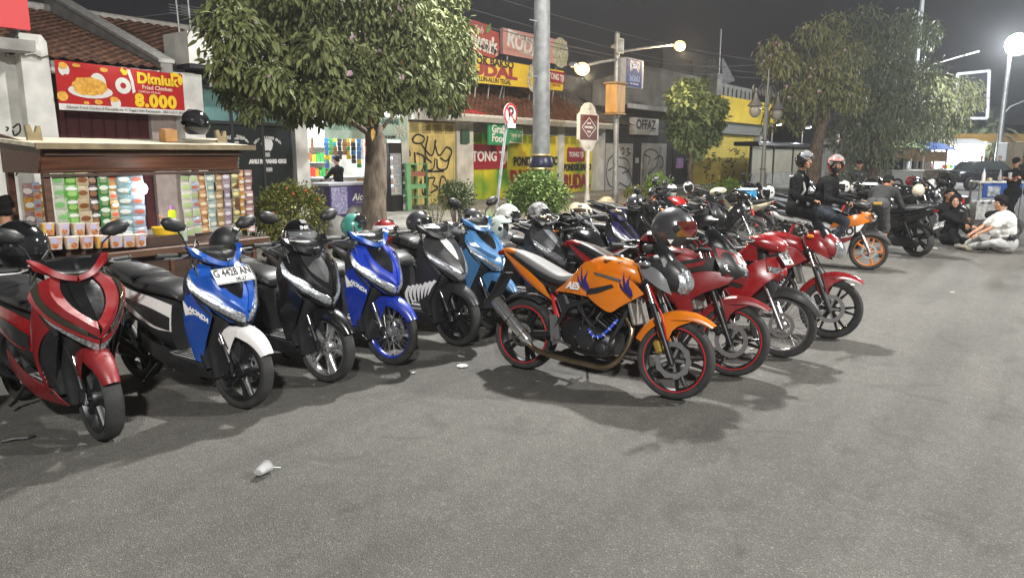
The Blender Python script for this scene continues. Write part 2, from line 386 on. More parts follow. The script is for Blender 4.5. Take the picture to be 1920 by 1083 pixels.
# ================================================================ small litter on the road
CLEARP = mat('clear_plastic', (.80, .80, .80), .18, trans=.55, ior=1.2, alpha=.75)
PAPER = mat('white_paper_litter', (.62, .60, .57), .8, var=.15, scale=30)
g = onG(484, 897)
cup = thing('plastic_cup', 'crushed clear plastic cup lying on the open asphalt', 'plastic cup', (g.x, g.y, .036), R(20))
prof = [(.0, 0), (.024, 0), (.026, .01), (.035, .085), (.038, .088), (.036, .09), (.033, .083), (.024, .012), (.0, .004)]
m_ = MB().lathe(prof, (0, 0, 0), 'X', 18); m_.v = [(a, b * 1.1, c * (.72 + .14 * math.sin(a * 90))) for a, b, c in m_.v]
obj('cup_shell', m_, CLEARP, cup, 50); obj('cup_rim', MB().torus(.037, .0025, (.088, 0, 0), 'X', 18, 5), CLEARP, cup, 50)
obj('drinking_straw', MB().tube([(.02, .01, -.01), (.09, -.01, -.005), (.15, -.045, -.028)], .003, 6), mat('green_straw', (.55, .62, .58), .4), cup, 50)
for (px, py, s, lab) in ((867, 687, .05, 'round white paper lid lying on the road before the black scooters'), (775, 700, .03, 'small pale scrap of paper near the blue spoked wheel'),
                         (1598, 535, .07, 'thin white strip of paper on the road beyond the red bikes'), (1752, 466, .08, 'flat white scrap beside the sitting people'), (1410, 655, .03, 'tiny pale scrap by the spoked wheel of the red underbone'), (1786, 549, .035, 'ochre leaf lying alone on the wide bare road')):
    g = onG(px, py); mb = MB()
    pts = [(math.cos(a) * s * (1 if px == 867 else random.uniform(.5, 1.1)), math.sin(a) * s * (1 if px == 867 else .45), .004 + .006 * abs(math.sin(3 * a))) for a in [2 * math.pi * k / 14 for k in range(14)]]
    mb.loft([[Vector(p) for p in pts], [Vector((p[0] * .9, p[1] * .9, p[2] + .0025)) for p in pts]])
    tag(obj('paper_scrap', mb, PAPER, loc=(g.x, g.y, .001), rot=(0, 0, random.uniform(0, 3))), lab, 'litter', 'litter on the road')
g = onG(35, 826)
tag(obj('strap_scrap', MB().tube([(-.09, 0, .012), (-.02, .01, .016), (.05, -.004, .012), (.09, .01, .022)], [.008, .012, .012, .006], 6), BLK, loc=(g.x, g.y, 0), rot=(0, 0, R(-25))), 'torn black strap lying by the wheel of the red scooter', 'litter', 'litter on the road')
# ================================================================ shop row along the pavement
def W(px, py, Y=FAC): p = onY(px, py, Y); return p.x, p.z
def wallbox(name, par, x0, x1, z0, z1, m, y0=FAC, y1=FAC + .25, **k): return obj(name, MB().bbox((x0, y0, z0), (x1, y1, z1)), m, par, **k)
def pantiles(x0, x1, y0, z0, y1, z1, n_rows, pitch=.24):
    # pantile roof: rounded channels along the slope, each course stepped over the next
    cols = int((x1 - x0) / pitch) * 4; g = []
    for r in range(n_rows):
        for e in (0, .97):
            t = (r + e) / n_rows; row = []
            for c in range(cols + 1):
                x = x0 + (x1 - x0) * c / cols; w = math.sin(2 * math.pi * c / 4) * .028 + random.uniform(-.006, .006)
                row.append((x, y0 + (y1 - y0) * t, z0 + (z1 - z0) * t + w + (.035 if e == 0 else 0)))
            g.append(row)
    return MB().grid(g)
def fold_doors(par, x0, x1, z0, z1, n, m, y=FAC + .02, louvre=True, rows=3, name='door_panel'):
    # folding shop doors: each leaf with recessed panels, louvres at the top, standing between posts
    w = (x1 - x0) / n
    for i in range(n):
        mb = MB(); a = x0 + i * w + .006; b = x0 + (i + 1) * w - .006; zt = z1
        st = .055; mb.bbox((a, y, z0), (a + st, y + .045, zt)); mb.bbox((b - st, y, z0), (b, y + .045, zt))
        cuts = [z0 + (zt - z0) * q for q in ((0, .32, .36, .80, .86, 1.) if rows == 3 else (0, .45, .5, 1.))]
        for q in cuts: mb.bbox((a + st, y + .004, max(z0, q - .03)), (b - st, y + .041, min(zt, q + .03)))
        mb.bbox((a + st, y + .02, z0), (b - st, y + .03, zt - (zt - z0) * (.14 if louvre else 0)))
        if louvre:
            z = zt - (zt - z0) * .13
            while z < zt - .05: mb.box(((a + b) / 2, y + .025, z), (b - a - 2 * st, .05, .008), (R(35), 0, 0)); z += .045
        obj(name, mb, m, par)
def graffiti(par, lines, w=.045, Y=FAC - .002, m=INK, name='graffiti'):
    mb = MB()
    for l in lines:
        s = stroke([W(px, py) for px, py in l], w, Y); mb.add(s.v, s.f)
    return obj(name, mb, m, par)
def lampbox(parent, body_, size, *a, **k): pass

# ---- white wall with a pilaster at the far end of the row
b = thing('white_shop_wall', 'white rendered wall with pilaster and black spray tag at the end of the shop row', 'wall', (0, 0, 0))
xa, xb = W(45, 200)[0], W(98, 200)[0]; zt = W(82, 68)[1]
wallbox('wall', b, -4, xa, PZ, zt - .25, WALLW, FAC + .15, FAC + .45)
obj('pilaster', MB().prism([(xa, PZ), (xb + .06, PZ), (xb - .02, zt - .12), (xb - .1, zt), (xa, zt)], 'Y', FAC - .1, FAC + .5), WHITEP, b)
graffiti(b, [[(30, 240), (42, 232), (44, 246), (34, 254), (30, 244)], [(24, 300), (30, 268), (40, 262), (34, 300), (50, 318)], [(40, 300), (52, 262), (60, 270), (58, 300), (64, 318)], [(27, 280), (24, 300), (36, 318), (60, 300)], [(36, 330), (46, 312), (56, 322), (70, 310)], [(17, 238), (22, 240), (18, 246)]], .03, FAC + .148 - .0)
obj('canopy_bracket', MB().bbox((W(-30, 90)[0], FAC - .6, W(20, 90)[1] - .1), (W(40, 90)[0], FAC - .11, W(20, 80)[1])), CONC, b)
rs = thing('red_sign_board', 'plain red sign board high on the white wall, cut by the picture edge', 'sign', (0, 0, 0))
obj('sign_face', MB().bbox((W(-60, 30)[0], FAC - .75, W(0, 62)[1]), (W(20, 30)[0], FAC - .62, W(0, -40)[1])), REDINK, rs)
obj('sign_bracket', MB().tube([(W(10, 30)[0], FAC - .62, 4.0), (W(10, 30)[0], FAC + .15, 3.5)], .025), STEEL, rs)

# ---- fried chicken shop: tiled roof, party wall, banner
b = thing('fried_chicken_shop', 'low shop with weathered brown pantile roof and maroon shutter behind the red banner', 'shop building')
x0, x1 = xb, W(372, 200)[0]; ze = W(300, 130)[1]
obj('shutter', MB().bbox((x0, FAC + .3, PZ), (W(292, 230)[0], FAC + .34, ze)), mat('maroon_shutter', (.075, .012, .016), .6, var=.15, scale=6), b)
for i in range(9): obj('shutter_rib', lambda: MB().bbox((-.012, 0, 0), (.012, .02, 2.4)), mat('maroon_rib', (.06, .01, .013), .6), b, key='srib', loc=(x0 + .12 + i * .24, FAC + .278, PZ))
wallbox('pink_wall', b, W(293, 230)[0], W(345, 230)[0], PZ, ze, mat('pinkish_wall', (.40, .33, .31), .85, var=.12), FAC + .2, FAC + .45)
obj('roof_pier', MB().bbox((W(338, 200)[0], FAC - .12, PZ), (W(376, 200)[0], FAC + .5, W(360, 140)[1])), WHITEP, b)
obj('eave_beam', MB().bbox((x0, FAC + .05, ze - .25), (x1, FAC + .29, ze - .02)), WHITEP, b)
YR, ZR = 20.4, 5.2; px_ = W(302, 130)[0]
rt = obj('roof_tiles', pantiles(x0 - 1.6, px_ - .02, FAC - .15, ze - .02, YR, ZR, 20), TILE, b, 60, kind='stuff')
rt2 = obj('roof_tiles', pantiles(px_ + .3, px_ + 3.4, FAC - .05, ze + .05, YR, ZR + .05, 20), TILE, b, 60, kind='stuff')
obj('party_wall', MB().prism([(FAC + .0, ze - .45), (FAC + .0, ze + .14), (YR, ZR + .38), (YR + .2, ZR + .38), (YR + .2, ze - .45)], 'X', px_, px_ + .26), CONC, b)
obj('wall_coping', MB().prism([(FAC - .02, ze + .144), (FAC - .02, ze + .22), (YR, ZR + .46), (YR, ZR + .385)], 'X', px_ - .05, px_ + .31), mat('coping', (.42, .41, .38), .9, var=.2), b)
mb = MB()
for i in range(24): mb.lathe([(.1, 0), (.115, .03), (.115, .36), (.1, .38)], (x0 - 1.6 + i * .36, YR, ZR + .06), 'X', 8)
obj('ridge_tiles', mb, mat('ridge_cement', (.5, .48, .44), .9, var=.2), b, 60, kind='stuff')
# ---- banner
bx0, bz1 = W(94, 113); bx1, bz0 = W(340, 218); BY = FAC - .16
bn = thing('shop_banner', 'red vinyl banner with fried chicken, yellow lettering and price hung under the tiled roof', 'banner')
zl, zr = W(94, 113)[1], W(335, 141)[1]; bl, br = W(98, 206)[1], W(343, 218)[1]
def bz(u, v): return (bl + (br - bl) * u) * (1 - v) + (zl + (zr - zl) * u) * v
def bpt(u, v, off=0.): return Vector((bx0 + (bx1 - bx0) * u, BY - off + .012 * math.sin(9 * u) * (1 - v), bz(u, v)))
obj('banner_sheet', MB().grid([[bpt(i / 24, j / 6) for i in range(25)] for j in range(7)], .003, (0, -1, 0)), mat('banner_red', (.46, .022, .022), .3, var=.06, scale=3, bump=.06, bscale=6), bn, 60)
def bstrip(name, poly, m, off=.006, par=bn):
    mb = MB(); n = len(poly); vs = [bpt(u, v, off) for u, v in poly]; c = sum(vs, Vector()) / n
    mb.add(vs + [c], [(i, (i + 1) % n, n) for i in range(n)]); return obj(name, mb, m, par)
obj('banner_foot', MB().grid([[bpt(i / 24, j * .13, .004) for i in range(25)] for j in range(2)]), mat('banner_white', (.72, .70, .66), .35), bn, 60)
def btext(s, u, v, size, m, ext=.002, off=.016, **k):
    p = bpt(u, v, off); sl = math.atan2(bz(min(1, u + .1), v) - bz(u, v), (bx1 - bx0) * .1); return text(s, size, m, bn, p, (R(90), -sl, 0), ext=ext, **k)
btext('Dkniuk', .775, .80, .29, YINK, bold=.014, space=1.02); btext('Fried Chicken', .77, .605, .115, mat('banner_cream', (.85, .6, .5), .5), bold=.002)
btext('HARGA MULAI', .70, .50, .07, mat('banner_cream', (.85, .6, .5), .5)); btext('8.000', .75, .29, .34, YINK, bold=.02, space=1.12, sx=1.05)
btext('Dkniuk Fried Chicken Jl Pancasila no 11 Tegal | Info Pemesanan : 0857-4227-3057', .52, .065, .072, INK)
def ell(cu, cv, ru, rv, n=18, j=0.): return [(cu + ru * math.cos(2 * math.pi * k / n) * (1 + j * random.uniform(-1, 1)), cv + rv * math.sin(2 * math.pi * k / n) * (1 + j * random.uniform(-1, 1))) for k in range(n)]
CHK = mat('fried_chicken_print', (.62, .27, .03), .5, var=.4, scale=16, col2=(.85, .5, .08)); BWH = mat('banner_white', (.72, .70, .66), .35)
bstrip('printed_plate', ell(.24, .42, .165, .15), BWH); bstrip('printed_plate_rim', ell(.30, .62, .06, .2), BWH, .0065); bstrip('printed_chicken', ell(.235, .52, .13, .2, 22, .12), CHK, .011)
for (u, v, ru, rv, m) in ((.06, .82, .04, .13, BWH), (.055, .90, .032, .07, CHK), (.42, .2, .04, .12, BWH), (.41, .28, .034, .06, CHK), (.15, .93, .03, .04, CHK), (.35, .9, .03, .05, CHK), (.03, .28, .04, .1, CHK), (.29, .2, .03, .05, CHK), (.20, .17, .02, .04, CHK), (.07, .70, .018, .035, REDINK), (.93, .97, .04, .05, YINK), (.975, .85, .022, .12, YINK)):
    bstrip('printed_food', ell(u, v, ru, rv, 12, .08 if m is CHK else 0), m, .008 + (.004 if m is CHK else 0) + random.uniform(0, .001))
mb = MB()
for c, r0, r1, a0, a1 in (((.49, .60), .062, .042, 0, 360),):
    n = 20; g = [[bpt(c[0] + (r0 if j else r1 * .55) * math.cos(2 * math.pi * k / n), c[1] + (r0 if j else r1 * .55) * 2.9 * math.sin(2 * math.pi * k / n), .009) for k in range(n + 1)] for j in range(2)]; mb.grid(g)
obj('printed_loop_mark', mb, BWH, bn); bstrip('printed_loop_stem', [(.53, .98), (.555, .97), (.575, .75), (.585, .48), (.56, .44), (.553, .7), (.535, .9)], BWH, .0095); bstrip('printed_crown', [(.475, .93), (.49, 1.0), (.515, .93), (.54, .98), (.53, .85), (.5, .83)], YINK, .0098)

# ---- dental shop
b = thing('dental_shop', 'dark glazed dental shop with teal upper panes and white window lettering', 'shop building')
x0, x1 = W(372, 200)[0] + .02, W(545, 200)[0]; DY = FAC + .05
pz0, pz1 = W(372, 124)[1], W(372, 66)[1]
obj('parapet', MB().bbox((W(336, 90)[0], FAC - .35, pz0), (x1 + .1, FAC + .6, pz1)), WHITEP, b)
obj('fascia_frame', MB().bbox((W(342, 130)[0], FAC - .3, W(372, 131)[1]), (x1, FAC + .2, pz0 - .004)), mat('dark_fascia', (.03, .03, .035), .6), b)
obj('back_wall', MB().bbox((x0, DY + .3, PZ), (x1, DY + .4, pz0)), mat('dim_interior', (.03, .03, .034), .9), b)
s0, s1 = W(376, 133)[0] , W(545, 133)[0]; sg = obj('name_board', MB().bbox((s0, FAC - .36, W(376, 164)[1]), (s1, FAC - .302, W(376, 135)[1])), mat('sign_white', (.62, .6, .58), .5, var=.05), b)
text('DHOGIL DENTAL', .30, REDINK, sg, (W(386, 146)[0], FAC - .363, W(386, 146)[1]), FRONT, bold=.012, align='LEFT'); text('AHLI PASANG GIGI', .09, REDINK, sg, (W(404, 160)[0], FAC - .363, W(404, 158)[1]), FRONT, align='LEFT')
zA, zB, zC = W(450, 231)[1], W(450, 168)[1], PZ + .05
TEAL = mat('lit_teal_glass', (.16, .30, .30), .25, var=.15, scale=2)  # plain teal pane colour, varied at random
for i in range(3):
    a, c = x0 + (x1 - x0) * i / 3 + .04, x0 + (x1 - x0) * (i + 1) / 3 - .04
    obj('upper_pane', MB().bbox((a, DY + .02, zA + .04), (c, DY + .028, zB - .04)), TEAL, b); obj('lower_pane', MB().bbox((a, DY + .02, zC + .04), (c, DY + .028, zA - .06)), GLASS, b)
mb = MB()
for i in range(4): xx = x0 + (x1 - x0) * i / 3; mb.bbox((xx - .04, DY, PZ), (xx + .04, DY + .06, zB))
for z in (zA, zB, zC): mb.bbox((x0, DY - .003, z - .035), (x1, DY + .05, z + .035))
obj('window_frame', mb, mat('dark_frame', (.03, .034, .038), .5), b)
def wtxt(s, px, py, size, **k): x_, z_ = W(px, py); return text(s, size, WINK, b, (x_, DY + .012, z_), FRONT, 'window_lettering', **k)
for i, ch in enumerate('DHOGIL DENTAL'):
    a = R(64 - i * 128 / 12); x_, z_ = W(444, 258); text(ch, .085, WINK, b, (x_ + .36 * math.sin(-a), DY + .012, z_ - .12 + .2 * math.cos(a) - .05), (R(90), a * .5, 0), 'window_lettering', bold=.004)
for i, ch in enumerate('AHLI PASANG GIGI'):
    a = R(66 - i * 132 / 15); x_, z_ = W(505, 262); text(ch, .085, WINK, b, (x_ + .4 * math.sin(-a), DY + .012, z_ - .12 + .22 * math.cos(a) - .05), (R(90), a * .5, 0), 'window_lettering', bold=.004)
wtxt('AHLI PASANG GIGI', 444, 260, .055, bold=.003); wtxt('& BEHEL', 444, 267, .055, bold=.003); wtxt('& BEHEL', 505, 262, .06, bold=.003); wtxt('AHLI PASANG GIGI', 506, 303, .125, bold=.012); wtxt('HARGA', 444, 288, .05); wtxt('BUKA', 503, 290, .05); wtxt('0857 4227', 507, 318, .05)
for k in range(6): wtxt(('VENEER GIGI', 'PASANG BEHEL', 'GIGI TIRUAN', 'SCALING GIGI', 'BLEACHING', 'TAMBAL GIGI')[k], 444, 294 + k * 4, .034)
mb = MB()
for px, py, w_, h_ in ((432, 277, .17, .12), (449, 277, .2, .10), (444, 288, .3, .004), (503, 290, .2, .11), (507, 318, .2, .1)):
    x_, z_ = W(px, py);
    if h_ > .01: mb.bbox((x_ - w_ / 2, DY + .013, z_ - h_ / 2), (x_ + w_ / 2, DY + .017, z_ + h_ / 2))
obj('window_sticker', mb, mat('sticker_grey', (.4, .4, .4), .5), b)
x_, z_ = W(504, 272); mb = MB(); pts = [(-.14, .12), (-.07, .145), (0, .12), (.07, .145), (.14, .12), (.17, .03), (.13, -.1), (.08, -.14), (0, -.12), (-.08, -.14), (-.13, -.1), (-.17, .03)]
obj('tooth_emblem', mb.prism([(x_ + p, z_ + q) for p, q in pts], 'Y', DY + .013, DY + .018), WINK, b)

# ---- kiosk: open shop front lit inside
b = thing('corner_kiosk', 'small brightly lit open shop with hanging snacks between the dental shop and yellow doors', 'shop building')
x0, x1 = x1 + .02, W(765, 200)[0]; zt = W(650, 205)[1] + .4; KD = 2.6
KW = mat('kiosk_white', (.72, .72, .70), .7, var=.05)
obj('side_wall', MB().bbox((x0, FAC - .1, PZ), (W(574, 300)[0], FAC + KD, zt)), WHITEP, b)
obj('end_wall', MB().bbox((W(752, 300)[0], FAC + .0, PZ), (x1, FAC + KD, zt)), WHITEP, b)
obj('back_wall', MB().bbox((x0 + .3, FAC + KD, PZ), (x1, FAC + KD + .1, zt)), KW, b)
obj('ceiling', MB().bbox((x0, FAC - .1, zt + .002), (x1, FAC + KD + .1, zt + .12)), KW, b)
obj('upper_front', MB().bbox((x0, FAC - .12, zt + .13), (x1, FAC + .2, zt + 1.0)), WHITEP, b)
TL = mat('tube_light', (1, 1, 1), emit=26., col2=(.95, .98, 1));
for xx in (x0 + 1.0, x0 + 2.6): obj('tube_lamp', MB().tube([(xx, FAC + .7, zt - .1), (xx + .9, FAC + .7, zt - .1)], .03), TL, b)
lamp('kiosk_tube_light', (x0 + 1.0, FAC + .7, zt - .35), 520, (.95, .98, 1), .25)
SHELF = mat('shelf_white', (.6, .6, .58), .5)
mb = MB()
for z in (.6, 1.05, 1.5, 1.95): mb.bbox((x0 + .7, FAC + KD - .4, z), (x1 - .8, FAC + KD - .01, z + .03))
obj('shelf_rack', mb, SHELF, b)
GOODS = [mat('pack_%s' % n, c, .35, var=.35, scale=30) for n, c in (('red', (.5, .04, .03)), ('yellow', (.7, .5, .04)), ('green', (.06, .32, .08)), ('blue', (.05, .16, .45)), ('brown', (.25, .1, .05)), ('white', (.65, .65, .62)), ('orange', (.65, .25, .03)), ('purple', (.2, .07, .25)), ('black', (.03, .03, .03)), ('teal', (.06, .33, .4)))]
for z in (.63, 1.08, 1.53):
    xx = x0 + .75
    while xx < x1 - .95:
        gm = random.choice(GOODS); w_ = random.uniform(.07, .16); h_ = random.uniform(.16, .3)
        tag(obj('goods_box', lambda: MB().rbox((0, 0, .5), (1, 1, 1), .03), gm, key='goods', loc=(xx + w_ / 2, FAC + KD - .2, z)), '%s packaged goods on the %s shelf inside the lit kiosk' % (gm.name[5:], 'low' if z < 1 else 'middle' if z < 1.5 else 'high'), 'packaged goods', 'goods on the kiosk shelves').scale = (w_, .2, h_); xx += w_ + .02
# hanging snack strips in the kiosk opening
for i in range(15):
    xx = W(620, 300)[0] + i * .155; zz = W(650, 258)[1]
    mt = random.choice(GOODS); t = thing('snack_strip', 'strip of %s snack packets hanging in the lit kiosk opening' % mt.name[5:], 'snack strip', (xx, FAC + .12 + random.uniform(-.04, .1), zz), 0, 'snack strips in the kiosk')
    for k in range(random.randint(4, 7)):
        obj('packet', lambda: MB().rbox((0, 0, 0), (.152, .03, .112), .012), mt if random.random() < .8 else random.choice(GOODS), t, key='packet', loc=(random.uniform(-.008, .008), 0, -.06 - k * .115), rot=(random.uniform(-.1, .1), random.uniform(-.06, .06), random.uniform(-.3, .3)))
for i in range(4):
    xx = W(583 + i * 9, 300)[0]; t = thing('plastic_bag_bundle', 'bundle of clear plastic bags hanging inside the lit kiosk', 'bag bundle', (xx, FAC + .5, W(590, 255)[1]), 0, 'plastic bag bundles in the kiosk')
    obj('bag', MB().rbox((0, 0, -.22), (.09, .06, .42), .02), GOODS[5] if i != 3 else GOODS[4], t)
mb = MB(); kb = thing('kiosk_counter', 'kiosk counter with wood panel side and white top under the snack strips', 'counter', (W(640, 390)[0], FAC + .25, PZ))
obj('counter_top', MB().rbox((.55, .1, .98), (2.1, .5, .05), .01), SHELF, kb); obj('counter_front', MB().bbox((.75, -.1, 0), (1.55, -.06, .95)), mat('plywood', (.32, .19, .08), .7, var=.2, scale=3, stretch=(5, 1, .5)), kb); obj('counter_side', MB().bbox((.15, -.1, 0), (.74, -.065, .95)), KW, kb)
# banner over the kiosk
t = thing('kiosk_banner', 'pale green milk banner with flower print over the kiosk opening', 'banner')
a0, a1 = W(600, 218)[0], W(757, 222)[0]; c0, c1 = W(757, 263)[1], W(757, 221)[1]
obj('banner_sheet', MB().grid([[(a0 + (a1 - a0) * i / 12, FAC - .14 + .015 * math.sin(i * 1.3), c0 + (c1 - c0) * j / 3) for i in range(13)] for j in range(4)], .003, (0, -1, 0)), mat('pale_green_banner', (.45, .60, .52), .45, var=.2, scale=2), t, 60)
text('AROMAE', .2, mat('dark_green_print', (.05, .14, .12), .5), t, (W(722, 229)[0], FAC - .162, W(722, 229)[1]), FRONT, bold=.006); text('BUKA 24 JAM', .1, INK, t, (W(720, 258)[0], FAC - .162, W(720, 257)[1]), FRONT, bold=.004); text('SUSU MURNI', .2, mat('banner_mint', (.12, .35, .25), .5), t, (W(640, 240)[0], FAC - .162, W(640, 240)[1]), FRONT)
mb = MB(); x_, z_ = W(742, 246)
for k in range(9): a = 2 * math.pi * k / 9; mb.prism([(x_ + .02 * math.cos(a + 1.5), z_ + .02 * math.sin(a + 1.5)), (x_ + .22 * math.cos(a - .2), z_ + .16 * math.sin(a - .2)), (x_ + .26 * math.cos(a), z_ + .19 * math.sin(a)), (x_ + .22 * math.cos(a + .2), z_ + .16 * math.sin(a + .2))], 'Y', FAC - .165 - .0006 * k, FAC - .159)
obj('printed_flower', mb, mat('flower_print', (.68, .68, .58), .5), t)
# freezer, fridge, green shelf, chairs
fx = W(580, 390)[0]; fz = thing('ice_cream_freezer', 'dark purple chest freezer with grey lid in front of the kiosk', 'chest freezer', (fx, FAC - .75, PZ))
wf = W(640, 390)[0] - fx
FP = mat('freezer_purple', (.045, .03, .12), .4, var=.08)
obj('freezer_body', MB().rbox((wf / 2 + .2, .3, .42), (wf + .3, .62, .78), .02), FP, fz); obj('freezer_lid', MB().rbox((wf / 2 + .2, .3, .85), (wf + .36, .66, .08), .02), mat('freezer_grey', (.4, .41, .44), .4), fz)
obj('snow_print', MB().bbox((.09, -.018, .1), (.62, -.013, .78)), mat('freezer_snow_print', (.10, .08, .22), .45, var=.9, scale=26, col2=(.45, .44, .6)), fz)
text('Aice', .26, WINK, fz, (1.02, -.018, .5), FRONT, bold=.004, shear=.25); obj('lettering_underline', MB().bbox((.9, -.019, .36), (1.2, -.014, .368)), WINK, fz)
for xx in (.15, wf + .2): obj('freezer_castor', MB().lathe([(.0, -.02), (.03, -.02), (.03, .02), (.0, .02)], (xx, .1, .03), 'X', 10), BLK, fz)
gx = W(718, 390)[0]; fr = thing('drinks_fridge', 'tall black glass-door drinks fridge glowing beside the tree trunk', 'drinks fridge', (gx, FAC - .35, PZ))
gw = W(737, 390)[0] - gx; gh = W(727, 268)[1] - PZ
obj('fridge_body', MB().bbox((-.02, .0, 0), (gw + .06, .02, .45)).bbox((-.04, .0, 0), (0, .5, gh)).bbox((gw + .02, .0, 0), (gw + .06, .5, gh)).bbox((-.02, .45, 0), (gw + .06, .5, gh)).bbox((-.02, 0, gh - .28), (gw + .04, .49, gh)), BLK, fr)
obj('fridge_light', MB().bbox((.002, .3, .5), (gw, .31, gh - .3)), mat('fridge_glow', (.8, .9, 1), emit=1.6, col2=(.75, .88, 1)), fr)
for k in range(5):
    z = .5 + k * .26; obj('fridge_shelf', MB().bbox((0.005, .03, z), (gw - .005, .29, z + .012)), SHELF, fr)
    for j in range(6): obj('bottle', lambda: MB().lathe([(0, 0), (.028, 0), (.03, .1), (.027, .13), (.012, .17), (.012, .2), (0, .2)], (0, 0, 0), 'Z', 8), GOODS[(3, 3, 0, 4, 5, 6)[(j + k) % 6]], fr, 50, key='fbottle', loc=(.05 + j * (gw - .1) / 5, .12, z + .012))
obj('fridge_door_glass', MB().bbox((.003, -.012, .46), (gw + .015, -.004, gh - .29)), mat('thin_glass', (.9, .95, .95), .03, alpha=.22), fr)
sx0, sx1 = W(739, 390)[0], W(778, 390)[0]; sh = thing('green_wooden_shelf', 'pale green wooden shelf stand beside the yellow doors', 'shelf stand', (sx0, FAC - .55, PZ))
GRN = mat('pale_green_paint', (.20, .46, .22), .6, var=.12, scale=5); sw = sx1 - sx0; sz = W(745, 306)[1] - PZ
obj('post', MB().bbox((0, 0, 0), (.17, .09, sz)), GRN, sh); obj('post', MB().bbox((sw - .08, .0, 0), (sw, .08, sz)), mat('dark_green_paint', (.05, .17, .08), .6), sh); obj('post', MB().bbox((sw - .08, .42, 0), (sw, .5, sz)), GRN, sh)
for k, z in enumerate((.35, .62, .98, sz - .04)): obj('shelf_board', MB().bbox((.175, .005, z), (sw - .085, .48, z + (.13 if k in (1, 2) else .03))), (GRN, GRN, mat('dull_red_board', (.36, .13, .09), .6), GRN)[k], sh)
ch = thing('tall_steel_rack', 'white tube rack with light blue bins inside the kiosk entrance', 'rack', (W(573, 390)[0] + .05, FAC + .35, PZ))
obj('rack_frame', merge([MB().tube([(a, c, 0), (a, c, 1.45)], .014, 6) for a in (0, .42) for c in (0, .35)] + [MB().tube([(0, 0, z), (.42, 0, z)], .012, 6) for z in (.3, .7, 1.1, 1.45)]), SHELF, ch)
for z in (.72, 1.12): obj('bin', MB().rbox((.21, .17, z + .12), (.36, .3, .22), .02), mat('light_blue_plastic', (.12, .38, .58), .4), ch)

# ---- yellow folding doors
b = thing('yellow_door_shop', 'shop with pale yellow folding doors covered in black graffiti', 'shop building')
x0, x1 = x1 + .02, W(856, 300)[0]; z1 = W(800, 229)[1]
YD = mat('pale_yellow_paint', (.68, .56, .22), .55, var=.24, scale=1.8)
fold_doors(b, x0 + .02, x1, PZ, z1, 4, YD, FAC + .06)
obj('lintel_beam', MB().bbox((x0, FAC - .25, z1 + .05), (W(884, 210)[0], FAC + .3, W(830, 207)[1])), WHITEP, b); obj('pier', MB().bbox((x1 + .01, FAC - .02, PZ), (W(884, 300)[0], FAC + .3, z1 + .045)), WHITEP, b)
obj('doorstep', MB().bbox((x0, FAC - .35, PZ), (x1 + .4, FAC + .04, PZ + .1)), CONC, b)
obj('meter_box', MB().rbox((W(868, 260)[0], FAC - .09, W(868, 257)[1]), (.36, .12, .42), .02), mat('green_box_paint', (.05, .12, .08), .6, var=.2), b)
G1 = [[(775, 262), (785, 252), (798, 258), (794, 268), (780, 268), (776, 260)], [(805, 255), (800, 290), (812, 305)], [(792, 270), (812, 292), (820, 262)], [(818, 270), (826, 292), (840, 276), (850, 285), (840, 302), (828, 296)], [(766, 275), (772, 290), (764, 300), (780, 315)], [(780, 285), (784, 322), (795, 318), (798, 295), (784, 287)], [(800, 295), (802, 318), (815, 316), (818, 296)], [(822, 298), (824, 316), (840, 316), (846, 292)], [(782, 324), (800, 322), (835, 321)], [(793, 335), (790, 350), (800, 352), (796, 366), (792, 340)], [(806, 332), (804, 362)], [(806, 334), (818, 334), (814, 346), (824, 352), (810, 362)], [(826, 360), (830, 332), (838, 336), (840, 350)]]
graffiti(b, G1, .055, FAC + .055)

# ---- meatball restaurant: painted doors, tiled roof, sign boards
b = thing('meatball_restaurant', 'tile roofed eatery with yellow and green painted folding doors', 'shop building')
x0, x1 = W(885, 300)[0], W(1130, 300)[0]; xp0, xp1 = W(1046, 300)[0], W(1056, 300)[0]; zd = W(960, 252)[1]
def grad_paint():
    m = mat('yellow_green_door_paint', (.6, .5, .02), .5); nt = m.node_tree; bs = nt.nodes['Principled BSDF']; tc = nt.nodes.new('ShaderNodeTexCoord'); n = nt.nodes.new('ShaderNodeTexNoise'); n.inputs['Scale'].default_value = .7; n.inputs['Detail'].default_value = 2
    r = nt.nodes.new('ShaderNodeValToRGB'); r.color_ramp.elements[0].position = .42; r.color_ramp.elements[0].color = (.74, .62, .03, 1); r.color_ramp.elements[1].position = .66; r.color_ramp.elements[1].color = (.10, .32, .03, 1)
    nt.links.new(tc.outputs['Object'], n.inputs['Vector']); nt.links.new(n.outputs[0], r.inputs[0]); nt.links.new(r.outputs[0], bs.inputs['Base Color']); return m
YG = grad_paint()
fold_doors(b, x0 + .05, xp0, PZ, zd, 8, YG, FAC + .06); fold_doors(b, xp1, W(1112, 300)[0], PZ, zd, 4, YG, FAC + .06)
obj('pier', MB().bbox((xp0 + .01, FAC - .05, PZ), (xp1 - .01, FAC + .3, zd + .4)), WHITEP, b); obj('pier', MB().bbox((W(1114, 300)[0], FAC - .1, PZ), (x1, FAC + .35, zd + .4)), WHITEP, b); obj('pier', MB().bbox((x0 - .22, FAC - .03, PZ), (x0 + .04, FAC + .3, zd + .4)), WHITEP, b)
obj('lintel', MB().bbox((x0 + .05, FAC + .03, zd + .01), (x1 - .5, FAC + .3, zd + .5)), mat('grey_lintel', (.30, .29, .28), .8, var=.2), b)
obj('doorstep', MB().bbox((x0, FAC - .9, PZ), (x1, FAC + .04, PZ + .12)), mat('doorstep_cement', (.36, .34, .30), .85, var=.2), b)
